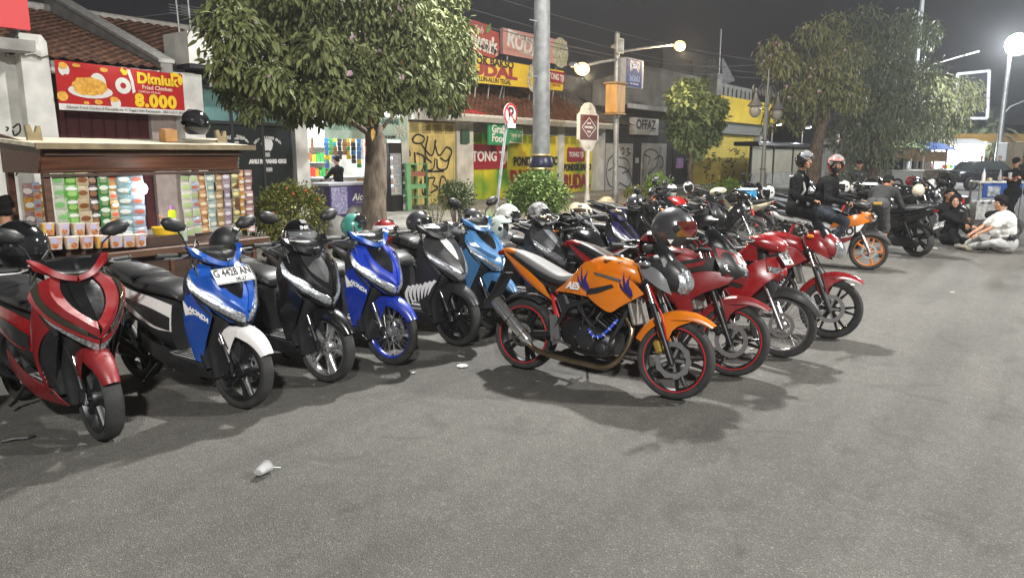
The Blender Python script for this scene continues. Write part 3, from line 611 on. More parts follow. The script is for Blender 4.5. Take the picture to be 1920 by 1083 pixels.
def sgn(name, px, py, w_, h_, m, y=FAC + .03, th=.02, r=.06):
    x_, z_ = W(px, py); return obj(name, MB().prism([(x_ - w_ / 2 + r, z_ - h_ / 2), (x_ + w_ / 2 - r, z_ - h_ / 2), (x_ + w_ / 2, z_ - h_ / 2 + r), (x_ + w_ / 2, z_ + h_ / 2 - r), (x_ + w_ / 2 - r, z_ + h_ / 2), (x_ - w_ / 2 + r, z_ + h_ / 2), (x_ - w_ / 2, z_ + h_ / 2 - r), (x_ - w_ / 2, z_ - h_ / 2 + r)], 'Y', y, y + th), m, b)
MAR = mat('maroon_print', (.30, .015, .03), .5)
def ptext(s, px, py, size, m, y=FAC + .027, par=b, **k): x_, z_ = W(px, py); return text(s, size, m, par, (x_, y, z_), FRONT, 'painted_lettering', **k)
wl = W(953, 300)[0] - W(890, 300)[0]; sgn('painted_badge', 921, 294, wl, .82, MAR); ptext('TONG TJI', 921, 294, .46, WINK, bold=.015, sx=1.0)
sgn('painted_badge', 1082, 290, W(1098, 300)[0] - W(1066, 300)[0], .56, MAR); ptext('TONG TJI', 1082, 290, .26, WINK, bold=.01)
ptext('PONDOK BAKSO', 1008, 303, .42, INK, bold=.02, sx=.9); ptext('RUDAL', 1000, 335, .8, MAR, bold=.03, sx=1.1); ptext('PONDOK BAKSO', 1085, 314, .36, INK, bold=.02, sx=.75); ptext('RUDAL', 1084, 341, .75, MAR, bold=.03, sx=.85)
# roof
ez0 = W(845, 210)[1]; ez1 = W(1155, 246)[1]; ez = (ez0 + ez1) / 2; RX0, RX1 = W(838, 210)[0] - .1, W(1150, 246)[0]
obj('gutter', MB().prism([(FAC - 1.15, ez - .02), (FAC - 1.0, ez - .16), (FAC - .9, ez - .16), (FAC - .9, ez + .05), (FAC - 1.15, ez + .05)], 'X', onY(845, 210, FAC - 1.1).x, onY(1155, 245, FAC - 1.1).x), mat('white_gutter', (.62, .62, .6), .5, var=.1), b)
obj('roof_tiles', pantiles(RX0, RX1 - 2.2, FAC - 1.0, ez + .03, FAC + 2.6, ez + 1.75, 20), mat('red_roof_tile', (.20, .088, .052), .85, var=.4, scale=4, bump=.2), b, 60, kind='stuff')
obj('roof_tiles', pantiles(RX1 - 2.15, RX1 - .02, FAC - 1.0, ez + .03, FAC + 2.6, ez + 1.75, 20), mat('grey_roof_tile', (.17, .15, .13), .9, var=.3, scale=4, bump=.2), b, 60, kind='stuff')
obj('soffit', MB().grid([[(RX0, FAC - .98, ez - .04), (RX1, FAC - .98, ez - .04)], [(RX0, FAC + .3, ez + .3), (RX1, FAC + .3, ez + .3)]]), mat('soffit_brown', (.18, .13, .1), .9), b)
gx0 = W(1052, 130)[0]
obj('gable_wall', MB().prism([(FAC - .2, zd + .4), (FAC - .2, W(1140, 215)[1]), (FAC + .6, W(1140, 190)[1]), (FAC + 1.6, W(1095, 132)[1]), (FAC + 2.6, W(1090, 120)[1]), (FAC + 3.2, zd + .4)], 'X', RX1 - .05, RX1 + .22), CONC, b)
obj('rear_wall', MB().bbox((RX0, FAC + 2.6, PZ), (RX1, FAC + 2.8, ez + 2.0)), CONC, b); obj('tie_bracket', MB().bbox((RX1 - .1, FAC + .2, ez + .8), (RX1 - .055, FAC + .7, ez + .95)), DARKC, b)
obj('rolled_tarpaulin', MB().tube([onY(826, 206, FAC - .8), onY(850, 207, FAC - .82), onY(880, 211, FAC - .85), onY(912, 218, FAC - .9)], [.10, .12, .12, .08], 8), mat('red_tarpaulin', (.48, .04, .05), .5, var=.2, scale=12, bump=.4), b, 60)
# roof sign boards
def sboard(name, label, p, y, th, m, cat='sign board', legs=True):
    t = thing(name, label, cat); q = [onY(*c, y) for c in p]
    mb = MB(); vs = [(v.x, y, v.z) for v in q] + [(v.x, y + th, v.z) for v in q]; n = len(q)
    mb.add(vs, [tuple(range(n)), tuple(range(2 * n - 1, n - 1, -1))] + [(k, (k + 1) % n, (k + 1) % n + n, k + n) for k in range(n)])
    obj('board', mb, m, t)
    if legs:
        zl_ = min(v.z for v in q)
        for f in (.12, .5, .88):
            xx = min(v.x for v in q) * (1 - f) + max(v.x for v in q) * f; obj('strut', MB().tube([(xx, y + th + .03, zl_ + .3), (xx, y + th + .25, ez + .7)], .03, 6), STEEL, t)
    return t
def stext(t, s, px, py, size, m, y, ang=0., **k): p = onY(px, py, y); return text(s, size, m, t, (p.x, y - .006, p.z), (R(90), R(ang), 0), **k)
SY = FAC - .3
t = sboard('meatball_sign_board', 'long yellow roof sign with black and maroon meatball lettering and street name', [(820, 148), (1055, 171), (1058, 134), (820, 93)], SY, .12, mat('sign_yellow', (.74, .53, .02), .45, var=.05))
a_ = 2.0
stext(t, 'PONDOK BAKSO', 908, 115, .33, INK, SY, 0, bold=.014, sx=1.25); stext(t, 'RUDAL', 917, 133.5, .5, MAR, SY, 0, bold=.03, sx=1.9); stext(t, 'JL. ALUN-ALUN TEGAL', 922, 151, .21, INK, SY, 0, bold=.006)
stext(t, 'TONG TJI', 1043, 145, .3, WINK, SY - .012, a_, bold=.01, sx=.8); stext(t, 'Teh Asli', 1043, 160, .16, MAR, SY, a_)
p = onY(1043, 145, SY); obj('red_badge', MB().rbox((p.x, SY - .004, p.z), (1.15, .012, .42), .003), MAR, t)
p = onY(1001, 143, SY); mb = MB(); mb.lathe([(.2, -.01), (.42, -.012), (.36, .01)], (p.x, SY - .002, p.z - .15), 'Y', 18); mb.lathe([(0, -.012), (.16, -.012), (.16, .01)], (p.x - .15, SY - .004, p.z + .22), 'Y', 14); mb.lathe([(0, -.013), (.16, -.013), (.16, .01)], (p.x + .16, SY - .005, p.z + .2), 'Y', 14); obj('printed_bowl', mb, mat('bowl_print', (.5, .48, .36), .5, var=.5, scale=9), t)
t = sboard('pink_sign_board', 'faded pink roof sign with white lettering and a bowl picture', [(943, 101), (1063, 124), (1063, 78), (943, 52)], SY + .5, .12, mat('faded_pink', (.58, .30, .28), .5, var=.06))
stext(t, 'PONDOK BAKSO', 984, 73, .2, WINK, SY + .5, 7, bold=.006); stext(t, 'RUDAL', 988, 87, .75, WINK, SY + .5, 7, bold=.03); stext(t, 'Bakso dan Mie Ayam', 990, 103, .13, WINK, SY + .5, 7)
p = onY(1051, 99, SY + .5); obj('printed_bowl', MB().lathe([(0, -.01), (.52, -.01), (.56, .0)], (p.x, SY + .5, p.z), 'Y', 20), mat('food_print', (.25, .28, .2), .5, var=.6, scale=7, col2=(.6, .56, .42)), t)
t = sboard('tea_sign_board', 'red shaped tea sign with white lettering and leaf above the yellow roof sign', [(870, 92), (905, 104), (925, 110), (934, 105), (937, 90), (935, 62), (921, 56), (921, 48), (905, 44), (888, 38), (870, 40)], SY + .2, .1, mat('tea_sign_red', (.38, .05, .035), .5))
stext(t, 'Teh', 896, 55, .34, WINK, SY + .2, 6, shear=.3); stext(t, 'pucuk', 905, 79, .62, WINK, SY + .2, 6, bold=.03); stext(t, 'HARUM', 912, 92, .32, WINK, SY + .2, 6, bold=.015)
p = onY(913, 54, SY + .2); obj('leaf_emblem', MB().prism([(p.x - .1, p.z - .18), (p.x + .16, p.z - .05), (p.x + .2, p.z + .2), (p.x - .02, p.z + .06)], 'Y', SY + .185, SY + .199), mat('leaf_print', (.12, .22, .04), .5), t)
# green delivery sign
t = thing('green_delivery_sign', 'green projecting food delivery sign with white lettering under the tiled eave', 'sign'); GY = FAC - .7
q0, q1 = onY(917, 272, GY), onY(951, 224, GY); obj('board', MB().rbox(((q0.x + q1.x) / 2, GY, (q0.z + q1.z) / 2), (q1.x - q0.x + .1, .1, q1.z - q0.z), .02), GINK, t)
for s, py, sz in (('Pesan', 228, .2), ('Grab', 243, .36), ('Food', 260, .36)): stext(t, s, 935 if sz > .3 else 933, py, sz, WINK, GY - .052, 3, bold=.01)
p = onY(968, 246, GY + .3); obj('hanger', MB().tube([(q0.x + .3, GY, q1.z - .1), (q0.x + .3, FAC + .0, q1.z + .1)], .02, 6), STEEL, t)
stext(t, 'Bakso', 967, 245, .33, GINK, GY + .3, 3, bold=.012); stext(t, 'Rudal', 966, 260, .33, GINK, GY + .3, 3, bold=.012)
obj('hanging_sheet', MB().bbox((onY(952, 240, GY + .3).x, GY + .31, onY(960, 268, GY).z), (onY(981, 240, GY + .3).x, GY + .33, onY(960, 236, GY).z)), mat('clear_sheet', (.5, .5, .35), .5), t)

# ---- dark shop with white doors
b = thing('dark_clothes_shop', 'dark grey shop with white graffitied doors under a corrugated canopy', 'shop building')
x0, x1 = x1 + .03, W(1292, 300)[0]; zc = W(1200, 206)[1]; UY = FAC + .05
obj('wall', MB().bbox((x0, UY, PZ), (x1, UY + .3, zc)), DARKC, b)
obj('upper_wall', MB().prism([(x0 - .3, zc + .01), (W(1312, 200)[0], zc + .01), (W(1312, 145)[0], W(1312, 143)[1]), (W(1205, 126)[0], W(1205, 122)[1]), (x0 - .3, W(1130, 150)[1])], 'Y', UY + .05, UY + .35), mat('grey_render', (.23, .225, .215), .9, var=.25, scale=1.2, bump=.15), b)
cz = W(1200, 204)[1]
obj('canopy', MB().grid([[(x0 + .3 + i * .075, FAC - .9 + (j * .9), cz + .12 * j + (.02 if i % 2 else -.02)) for i in range(int((x1 - x0 - .3) / .075))] for j in range(2)], .006, (0, 0, 1)), STEEL, b); obj('canopy_fascia', MB().bbox((x0 + .3, FAC - .95, cz - .14), (x1, FAC - .91, cz + .05)), mat('canopy_white', (.5, .51, .52), .5, var=.15), b)
WD = mat('white_door_paint', (.58, .58, .57), .55, var=.1, scale=3)
for a, c, n in ((1136, 1186, 4), (1203, 1249, 4)): fold_doors(b, W(a, 300)[0], W(c, 300)[0], PZ, W((a + c) / 2, 269)[1], n, WD, UY - .06, louvre=False, rows=2)
GR = mat('grey_spray', (.06, .06, .065), .6)
graffiti(b, [[(1164, 282), (1168, 277), (1170, 285), (1166, 290)], [(1173, 280), (1180, 278), (1175, 284), (1182, 288), (1174, 292)], [(1150, 290), (1140, 302), (1137, 330), (1145, 350), (1160, 346)], [(1160, 295), (1176, 300), (1180, 318), (1166, 325)], [(1140, 320), (1155, 312), (1176, 318), (1184, 338), (1176, 350), (1160, 342)], [(1205, 330), (1208, 288), (1222, 280), (1234, 290), (1230, 312), (1212, 330), (1206, 346)], [(1226, 300), (1238, 292), (1244, 306), (1236, 320)], [(1208, 290), (1218, 296), (1214, 310)]], .06, UY - .063, GR)
t = thing('clothes_shop_sign', 'white box sign with black OFFAZ lettering on the dark shop', 'sign'); q0, q1 = W(1181, 252), W(1226, 224)
obj('sign_box', MB().bbox((q0[0], UY - .3, q0[1]), (q1[0], UY - .01, q1[1])), mat('sign_white', (.62, .6, .58), .5, var=.05), t); text('OFFAZ', .56, INK, t, (W(1202, 236)[0] , UY - .303, W(1202, 235)[1]), FRONT, bold=.02, sx=1.15); text('distro store', .12, INK, t, (W(1213, 247)[0], UY - .303, W(1213, 246)[1]), FRONT)
obj('doorway', MB().bbox((W(1262, 300)[0], UY - .03, PZ), (W(1291, 300)[0], UY - .003, W(1275, 280)[1])), mat('doorway_dark', (.012, .014, .02), .4), b)
obj('doorway_poster', MB().bbox((W(1268, 300)[0], UY - .04, W(1275, 315)[1]), (W(1282, 300)[0], UY - .031, W(1275, 296)[1])), mat('blue_poster', (.05, .14, .42), .5, var=.5, scale=4, col2=(.5, .16, .22)), b)
obj('notice_plate', MB().bbox((W(1193, 300)[0], UY - .02, W(1195, 306)[1]), (W(1199, 300)[0], UY - .003, W(1195, 296)[1])), WINK, b); obj('step', MB().bbox((x0, FAC - .7, PZ), (x1, FAC - .02, PZ + .1)), CONC, b)
# corrugated upper storey behind

# ---- yellow shop
b = thing('yellow_shutter_shop', 'shop with broad yellow fascia and yellow roller shutter beside the dark shop', 'shop building')
x0, x1 = W(1294, 300)[0], W(1412, 300)[0]; xe = W(1434, 210)[0]; zb0, zb1 = W(1400, 235)[1], W(1400, 193)[1]
YF = mat('fascia_yellow', (.72, .50, .03), .5, var=.12, scale=.8); obj('fascia', MB().bbox((W(1320, 210)[0], FAC - .9, zb0), (xe, FAC - .7, zb1)), YF, b)
zt = W(1360, 252)[1]; slat = (zt - PZ) / 26
for i in range(26): obj('shutter_slat', lambda: MB().prism([(0, .004), (-.022, slat * .3), (-.022, slat * .7), (0, slat - .004)], 'X', x0 + .35, x1 - .15), YELW, b, key='yslat', loc=(0, FAC + .02, PZ + i * slat))
obj('shutter_backing', MB().bbox((x0 + .3, FAC + .021, PZ), (x1 - .1, FAC + .04, zt)), YELW, b)
obj('side_pier', MB().bbox((x0, FAC - .05, PZ), (x0 + .33, FAC + .3, zt)), CONC, b); obj('side_pier', MB().bbox((x1 - .12, FAC - .4, PZ), (x1 + .35, FAC + .3, zt)), mat('pale_pier', (.42, .42, .41), .8, var=.15), b)
obj('shutter_hood', MB().bbox((x0, FAC - .5, zt + .01), (x1 + .35, FAC + .3, zb0 + .3)), mat('grey_hood', (.22, .22, .21), .7, var=.2), b)
random.seed(11); L_ = []
for k in range(46):
    px, py = random.uniform(1317, 1405), random.uniform(272, 350); a = random.uniform(0, 6.3); L_.append([(px, py), (px + 5 * math.cos(a), py + 5 * math.sin(a)), (px + 7 * math.cos(a + .8), py + 9 * math.sin(a + .8))])
graffiti(b, L_, .07, FAC - .006)
obj('balcony_wall', MB().bbox((W(1340, 180)[0], FAC + .4, zb1 - .2), (W(1422, 180)[0], FAC + .6, W(1380, 158)[1])), CONC, b); obj('balcony_pillar', MB().bbox((W(1340, 180)[0], FAC - .1, zb1 - .3), (W(1350, 180)[0], FAC + .39, W(1345, 138)[1])), CONC, b)
obj('lean_to_roof', MB().prism([(W(1376, 110)[0], W(1376, 108)[1]), (W(1378, 110)[0], W(1376, 106)[1]), (W(1400, 150)[0], W(1398, 150)[1]), (W(1378, 150)[0], W(1376, 158)[1])], 'Y', FAC + .7, FAC + 2.5), mat('grey_sheet', (.2, .2, .2), .7, var=.2), b)
mb = MB()
for k in range(9): mb.tube([(W(1352 + k * 8, 180)[0], FAC + .35, zb1 - .2), (W(1352 + k * 8, 180)[0], FAC + .35, W(1380, 165)[1])], .03, 5)
obj('balcony_railing', mb, DMET, b, kind='stuff'); obj('upper_room', MB().bbox((W(1325, 180)[0], FAC + 2.6, 3), (W(1432, 180)[0], FAC + 2.8, W(1380, 92)[1])), mat('unlit_upper_wall', (.05, .048, .045), .9, var=.2), b)
t = thing('roof_antenna', 'tall thin television antenna mast above the yellow fascia', 'antenna'); p0, p1 = onY(1348, 135, FAC + .2), onY(1350, 55, FAC + .2)
obj('antenna_mast', MB().tube([(p0.x, FAC + .2, p0.z - .6), (p0.x, FAC + .2, p1.z)], .04, 6), STEEL, t); obj('antenna_bars', merge([MB().tube([(p0.x - .5 + .05 * k, FAC + .1, p1.z - .2 * k), (p0.x + .5 - .05 * k, FAC + .3, p1.z - .2 * k)], .012, 4) for k in range(4)]), STEEL, t)
for i, (pxa, pya) in enumerate(((338, 0), (360, 0))):
    t = thing('roof_antenna', ('thin antenna pole over the white dental parapet, nearer the tiled roof', 'antenna pole with ribbed bars beside the tree crown')[i], 'antenna', group='roof antennas'); q = onY(pxa, 70, FAC + 1.0)
    obj('antenna_mast', MB().tube([(q.x, FAC + 1, q.z - .3), (q.x - .05, FAC + 1, q.z + 1.2)], .022, 6), STEEL, t); obj('antenna_bars', merge([MB().tube([(q.x - .22, FAC + 1, q.z + .5 + .06 * k), (q.x + .25, FAC + 1, q.z + .5 + .06 * k)], .008, 4) for k in range(4)]), STEEL, t)

# ---- glazed shelter and long fence wall beyond
SH = 12.6
b = thing('glazed_shelter', 'low shelter with frosted panes under a dark flat roof behind the riders', 'shelter')
x0, x1 = onY(1408, 300, SH).x, onY(1545, 300, SH).x; z0, z1 = PZ, onY(1480, 276, SH).z
FRO = mat('frosted_pane', (.30, .28, .20), .4, var=.2, scale=.6)
for i in range(4):
    a, c = x0 + (x1 - x0) * i / 4, x0 + (x1 - x0) * (i + 1) / 4; obj('glass_pane', MB().bbox((a + .12, SH, .75), (c - .12, SH + .03, z1 - .1)), FRO, b); obj('mullion', MB().bbox((a - .06, SH - .05, PZ), (a + .06, SH + .08, z1)), mat('dark_frame', (.03, .034, .038), .5), b)
obj('base_wall', MB().bbox((x0, SH - .02, PZ), (x1, SH + .1, .74)), CONC, b); obj('roof_slab', MB().rbox(((x0 + x1) / 2, SH + .2, z1 + .12), (x1 - x0 + .6, 1.3, .22), .05), mat('shelter_roof_black', (.02, .02, .022), .3), b)
for i, px in enumerate((1446, 1503)):
    t = thing('solar_lamp', ('white solar lamp on a short post at the near end of the shelter roof', 'white solar lamp on a short post at the far end of the shelter roof')[i], 'lamp', (onY(px, 270, SH).x, SH, z1 + .23), 0, 'solar lamps on the shelter')
    obj('post', MB().tube([(0, 0, 0), (0, 0, .95)], .04, 8), WHITEP, t); obj('lamp_head', MB().rbox((.3, -.2, 1.0), (.75, .3, .07), .02, (0, R(-8), 0)), WHITEP, t); obj('lamp_lens', MB().rbox((.42, -.22, .94), (.42, .24, .03), .01, (0, R(-8), 0)), mat('solar_glow', (1, 1, 1), emit=30., col2=(.85, .95, 1)), t)
    lamp('solar_lamp_light', (onY(px, 270, SH).x + .4, SH - .3, z1 + 1.0), 45, (.85, .95, 1), .1)
b = thing('long_fence_wall', 'long grey ribbed fence wall behind the big tree', 'fence wall'); x0, x1 = x1 + .4, 95; FW = mat('weathered_grey_wall', (.25, .24, .22), .9, var=.3, scale=.6, bump=.2, stretch=(3, 1, .4))
n = 40
for i in range(n): obj('wall_panel', lambda: MB().bbox((0, 0, PZ), ((x1 - x0) / n - .05, .1, 2.75)), FW, b, key='fwp', loc=(x0 + i * (x1 - x0) / n, SH + .2 + (.02 if i % 2 else 0), 0))
obj('coping', MB().bbox((x0, SH + .15, 2.76), (x1, SH + .36, 2.86)), CONC, b)
# ================================================================ poles, lamps and signs
NAVY = mat('navy_paint', (.012, .014, .035), .35, var=.2); GOLD = mat('gold_trim', (.45, .33, .12), .35, .7)
mx, my = MAST
t = thing('tall_lamp_mast', 'thick grey steel mast with navy and gold ornamental base rising out of the picture', 'lamp mast', (mx, my, PZ))
obj('mast_shaft', MB().lathe([(0.19, 1.6), (.185, 1.9), (.165, 5), (.12, 10.6), (0, 10.6)], n=24), mat('mast_grey', (.20, .205, .205), .6, .3, var=.25, scale=5), t, 40)
obj('mast_base', MB().lathe([(.0, 0), (.3, 0), (.3, .12), (.22, .2), (.21, 1.1), (.2, 1.22), (.24, 1.27), (.26, 1.34), (.26, 1.46), (.23, 1.54), (.2, 1.56)], n=24), NAVY, t, 35)
for z, r_ in ((1.3, .258), (1.585, .215), (.6, .215)): obj('base_ring', MB().torus(r_, .022, (0, 0, z), 'Z', 24, 8), GOLD, t, 60)
for k in range(10): a = 2 * math.pi * k / 10; obj('base_flute', lambda: MB().tube([(0, 0, .64), (0, 0, 1.16)], .02, 6), NAVY, t, 60, key='flute', loc=(.21 * math.cos(a), .21 * math.sin(a), 0))
for k in range(4):
    z = 3.2 + k * 1.1; obj('climbing_bolt', lambda: MB().tube([(-.3, 0, 0), (.02, 0, 0)], .012, 6), STEEL, t, key='cbolt', loc=(-.16, 0, z))
obj('mast_arm', MB().tube([(0, 0, 10.4), (-1.6, -1.4, 10.5)], .05, 8), STEEL, t); obj('floodlight', MB().rbox((-1.65, -1.4, 10.45), (.5, .4, .12), .03), DMET, t)

# no-parking sign
NY = 9.6
def roundsign(name, label, cx, cy, rp, by, Y, post_px, letter=True, strike='P'):
    c = onY(cx, cy, Y); d = rp * pxm(c); g = onY(*post_px, Y)
    t = thing(name, label, 'road sign', (c.x, Y, 0)); r_ = d * 1.06
    obj('post', MB().tube([(g.x - c.x, .05, PZ), (0, .05, c.z + r_ * .8)], .033, 8), STEEL, t)
    obj('sign_disc', MB().lathe([(0, -.012), (r_, -.012), (r_, .012), (0, .012)], (0, 0, c.z), 'Y', 32), mat('sign_face_white', (.72, .68, .66), .35), t); return t, c, r_
t, c, r_ = roundsign('no_parking_sign', 'round no parking sign with black P, red border and slash on a leaning post', 957, 215, 20, 0, NY, (930, 380))
obj('sign_border', MB().lathe([(r_ * .80, -.015), (r_ * .99, -.015), (r_ * .99, -.0125), (r_ * .8, -.0125)], (0, 0, c.z), 'Y', 32), REDINK, t)
obj('sign_slash', MB().box((0, -.020, c.z), (r_ * 1.7, .004, r_ * .17), (0, R(45), 0)), REDINK, t)
text('P', r_ * 1.65, INK, t, (0, -.0165, c.z), FRONT, bold=.008, ext=.001)
obj('sticker', MB().rbox((0, -.02, c.z - r_ * .55), (.12, .003, .16), .001), WINK, t); obj('sticker', MB().rbox((.02, -.02, c.z - r_ * .95), (.3, .004, .1), .001), WINK, t)
t2, c2, r2 = roundsign('no_parking_sign', 'faded pinkish round sign on a straight post before the grey fence wall', 1571, 259, 10.5, 0, 9.2, (1562, 345))
obj('sign_border', MB().lathe([(r2 * .86, -.015), (r2 * .99, -.015), (r2 * .99, -.0125), (r2 * .86, -.0125)], (0, 0, c2.z), 'Y', 28), mat('faded_sign_red', (.5, .22, .2), .5), t2); text('P', r2 * 1.4, mat('faded_black', (.16, .08, .08), .6), t2, (0, -.0165, c2.z), FRONT, ext=.001)

# brown heritage sign with white scrolled frame
BY_ = 11.6; q = onY(1103, 239, BY_); bw = (onY(1122, 239, BY_) - onY(1085, 239, BY_)).x; bh = onY(1103, 210, BY_).z - onY(1103, 270, BY_).z
t = thing('brown_place_sign', 'brown place name sign in a white scrolled frame on a white post', 'sign', (q.x, BY_, 0))
obj('post', MB().tube([(0, 0, PZ), (0, 0, q.z - bh * .6)], .055, 12), WHITEP, t, 40); obj('post_foot', MB().lathe([(.12, PZ), (.1, PZ + .1), (.06, PZ + .5)], n=12), WHITEP, t, 40)
w, h = bw / 2, bh / 2
outl = [(-w, -h * .75), (-w * .72, -h * .95), (-w * .6, -h * 1.25), (-w * .3, -h * 1.5), (0, -h * 1.55)]
outl = outl + [(-a, z) for a, z in reversed(outl[:-1])]; outl = outl + [(a, -z) for a, z in reversed(outl)]
obj('sign_frame', MB().prism([(a, q.z + z) for a, z in outl], 'Y', -.02, .05), WHITEP, t)
obj('sign_face', MB().bbox((-w * .86, -.028, q.z - h * .78), (w * .86, -.021, q.z + h * .78)), mat('sign_brown', (.11, .034, .027), .5), t)
for s in (-1, 1):
    obj('frame_boss', MB().ball((0, -.03, q.z + s * h * 1.25), (.09, .03, .09)), mat('boss_grey', (.4, .4, .38), .5), t, 60)
obj('diamond_outline', merge([MB().box((sx * w * .36, -.031, q.z + sz * h * .3), (.02, .004, math.hypot(w * .72, h * .62)), (0, math.atan2(w * .72, h * .62) * (1 if sx * sz < 0 else -1), 0)) for sx in (-1, 1) for sz in (-1, 1)]), WINK, t)
for k, (s, z) in enumerate((('JALAN', .12), ('PANCASILA', 0), ('TEGAL', -.13))): text(s, .1 if k == 1 else .075, WINK, t, (0, -.03, q.z + z), FRONT, bold=.003)

# pole with two lamp arms, free wifi box, horn speaker and lit wooden box
WY = 11.5; a0, a1 = onY(1153, 395, WY), onY(1157, 64, WY); P0 = Vector((a0.x, WY, 0))
t = thing('wifi_lamp_pole', 'white lamp pole with two arms, horn speaker and blue wifi box', 'lamp pole', (a0.x, WY, 0))
def L(px, py, Y=WY): p = onY(px, py, Y); return p - P0
tp = L(1157, 64)
obj('pole_shaft', MB().tube([(0, 0, PZ), L(1155, 250), tp], [.1, .085, .075], 14), STEEL, t, 40); obj('pole_cap', MB().ball(tp, .08), STEEL, t, 60)
LG = mat('sodium_glow', (1, .7, .35), emit=3.2, col2=(1, .60, .20))
for nm, p, q, hx in (('lamp_arm', L(1158, 98), L(1240, 86), 1), ('lamp_arm', L(1155, 112), L(1052, 128), -1)):
    q = q + Vector((0, -.6, 0)); ar = obj(nm, MB().tube([p, p.lerp(q, .5) + Vector((0, 0, .02)), q], [.05, .045, .04], 8), STEEL, t, 40)
    hd = q + Vector((hx * .12, 0, 0)); h_ = obj('lamp_head', MB().rbox(hd, (.6, .24, .12), .04, (0, R(-8 * hx), 0)), STEEL, t)
    obj('lamp_glow', MB().ball(hd + Vector((-hx * .12, -.08, -.06)), (.24, .19, .17), 14, 10), LG, t, 60)  # ball enlarged to stand for the glare round the lamp
    lamp('sodium_lamp_light', P0 + hd + Vector((-hx * .1, -.25, -.32)), 380 if hx > 0 else 300, (1, .72, .40), .1)
hs = L(1152, 87); obj('horn_speaker', MB().lathe([(.0, .1), (.05, .1), (.07, 0), (.2, -.2), (.21, -.21), (.18, -.19), (.05, .02), (0, .04)], hs, 'Y', 16), mat('speaker_grey', (.4, .4, .37), .5), t, 50); obj('speaker_frame', merge([MB().rbox(hs + Vector((0, -.2, .21 * s)), (.46, .04, .04), .01) for s in (-1, 1)] + [MB().rbox(hs + Vector((.21 * s, -.2, 0)), (.04, .04, .46), .01) for s in (-1, 1)]), mat('speaker_grey', (.4, .4, .37), .5), t)
b0, b1 = L(1160, 164), L(1190, 114); cx_, cz_ = (b0.x + b1.x) / 2, (b0.z + b1.z) / 2
bx = obj('wifi_box', MB().rbox((cx_ + .1, -.05, cz_), (b1.x - b0.x + .15, .42, b1.z - b0.z), .03), mat('box_grey', (.38, .39, .41), .5, var=.1), t)
wf = b1.x - b0.x; obj('wifi_panel', MB().bbox((cx_ - wf / 2, -.275, b0.z + .04), (cx_ + wf / 2, -.262, b1.z - .04)), mat('wifi_blue', (.006, .035, .20), .6, var=.25, scale=6, spec=.2), bx)
mb = MB()
for s in (-1, 1):
    for r_ in (.22, .31): mb.lathe([(r_ - .018, -.28), (r_ + .018, -.28)], (cx_, 0, cz_ + .22), 'Y', 8, ang=((-35, 35) if s > 0 else (145, 215)))
obj('wifi_waves', mb, WINK, bx, kind='stuff'); obj('wifi_oval', MB().rbox((cx_, -.279, cz_ + .22), (.28, .006, .14), .002), WINK, bx)
text('WiFi', .17, mat('wifi_blue2', (.01, .07, .3), .4), bx, (cx_, -.285, cz_ + .22), FRONT, bold=.004); text('PEMKOT TEGAL', .085, WINK, bx, (cx_, -.279, b1.z - .12), FRONT); text('FREE WIFI AREA', .085, WINK, bx, (cx_, -.279, b0.z + .12), FRONT)
mb = MB()
for k in range(12): mb.bbox((cx_ - wf * .36 + k * wf * .06, -.279, b0.z + .2), (cx_ - wf * .36 + k * wf * .06 + .05, -.272, b0.z + .25 + .16 * abs(math.sin(k * 1.9))))
obj('skyline_print', mb, mat('wifi_print', (.10, .18, .36), .5), bx, kind='stuff')
for z, w_ in ((.2, .2), (.05, .12)): obj('side_vent', MB().bbox((cx_ + wf / 2 + .176, -.15 + z * .3, cz_ + z), (cx_ + wf / 2 + .182, -.05 + z * .3, cz_ + z + .18)), DMET, bx)
q0, q1 = L(1134, 212), L(1152, 161); bw_ = q1.x - q0.x
t = thing('wooden_utility_box', 'tall honey coloured wooden box hung beside the wifi pole', 'box', P0); WB = mat('honey_wood', (.50, .28, .08), .5, var=.25, scale=2, stretch=(4, 4, .6))
obj('box_body', MB().rbox(((q0.x + q1.x) / 2, -.2, (q0.z + q1.z) / 2), (bw_, .4, q1.z - q0.z), .02), WB, t); obj('box_roof', MB().rbox(((q0.x + q1.x) / 2, -.2, q1.z + .04), (bw_ + .12, .5, .06), .02), mat('box_roof_wood', (.3, .2, .1), .6), t); obj('box_base', MB().rbox(((q0.x + q1.x) / 2, -.2, q0.z - .03), (bw_ + .08, .46, .05), .02), mat('box_roof_wood', (.3, .2, .1), .6), t)

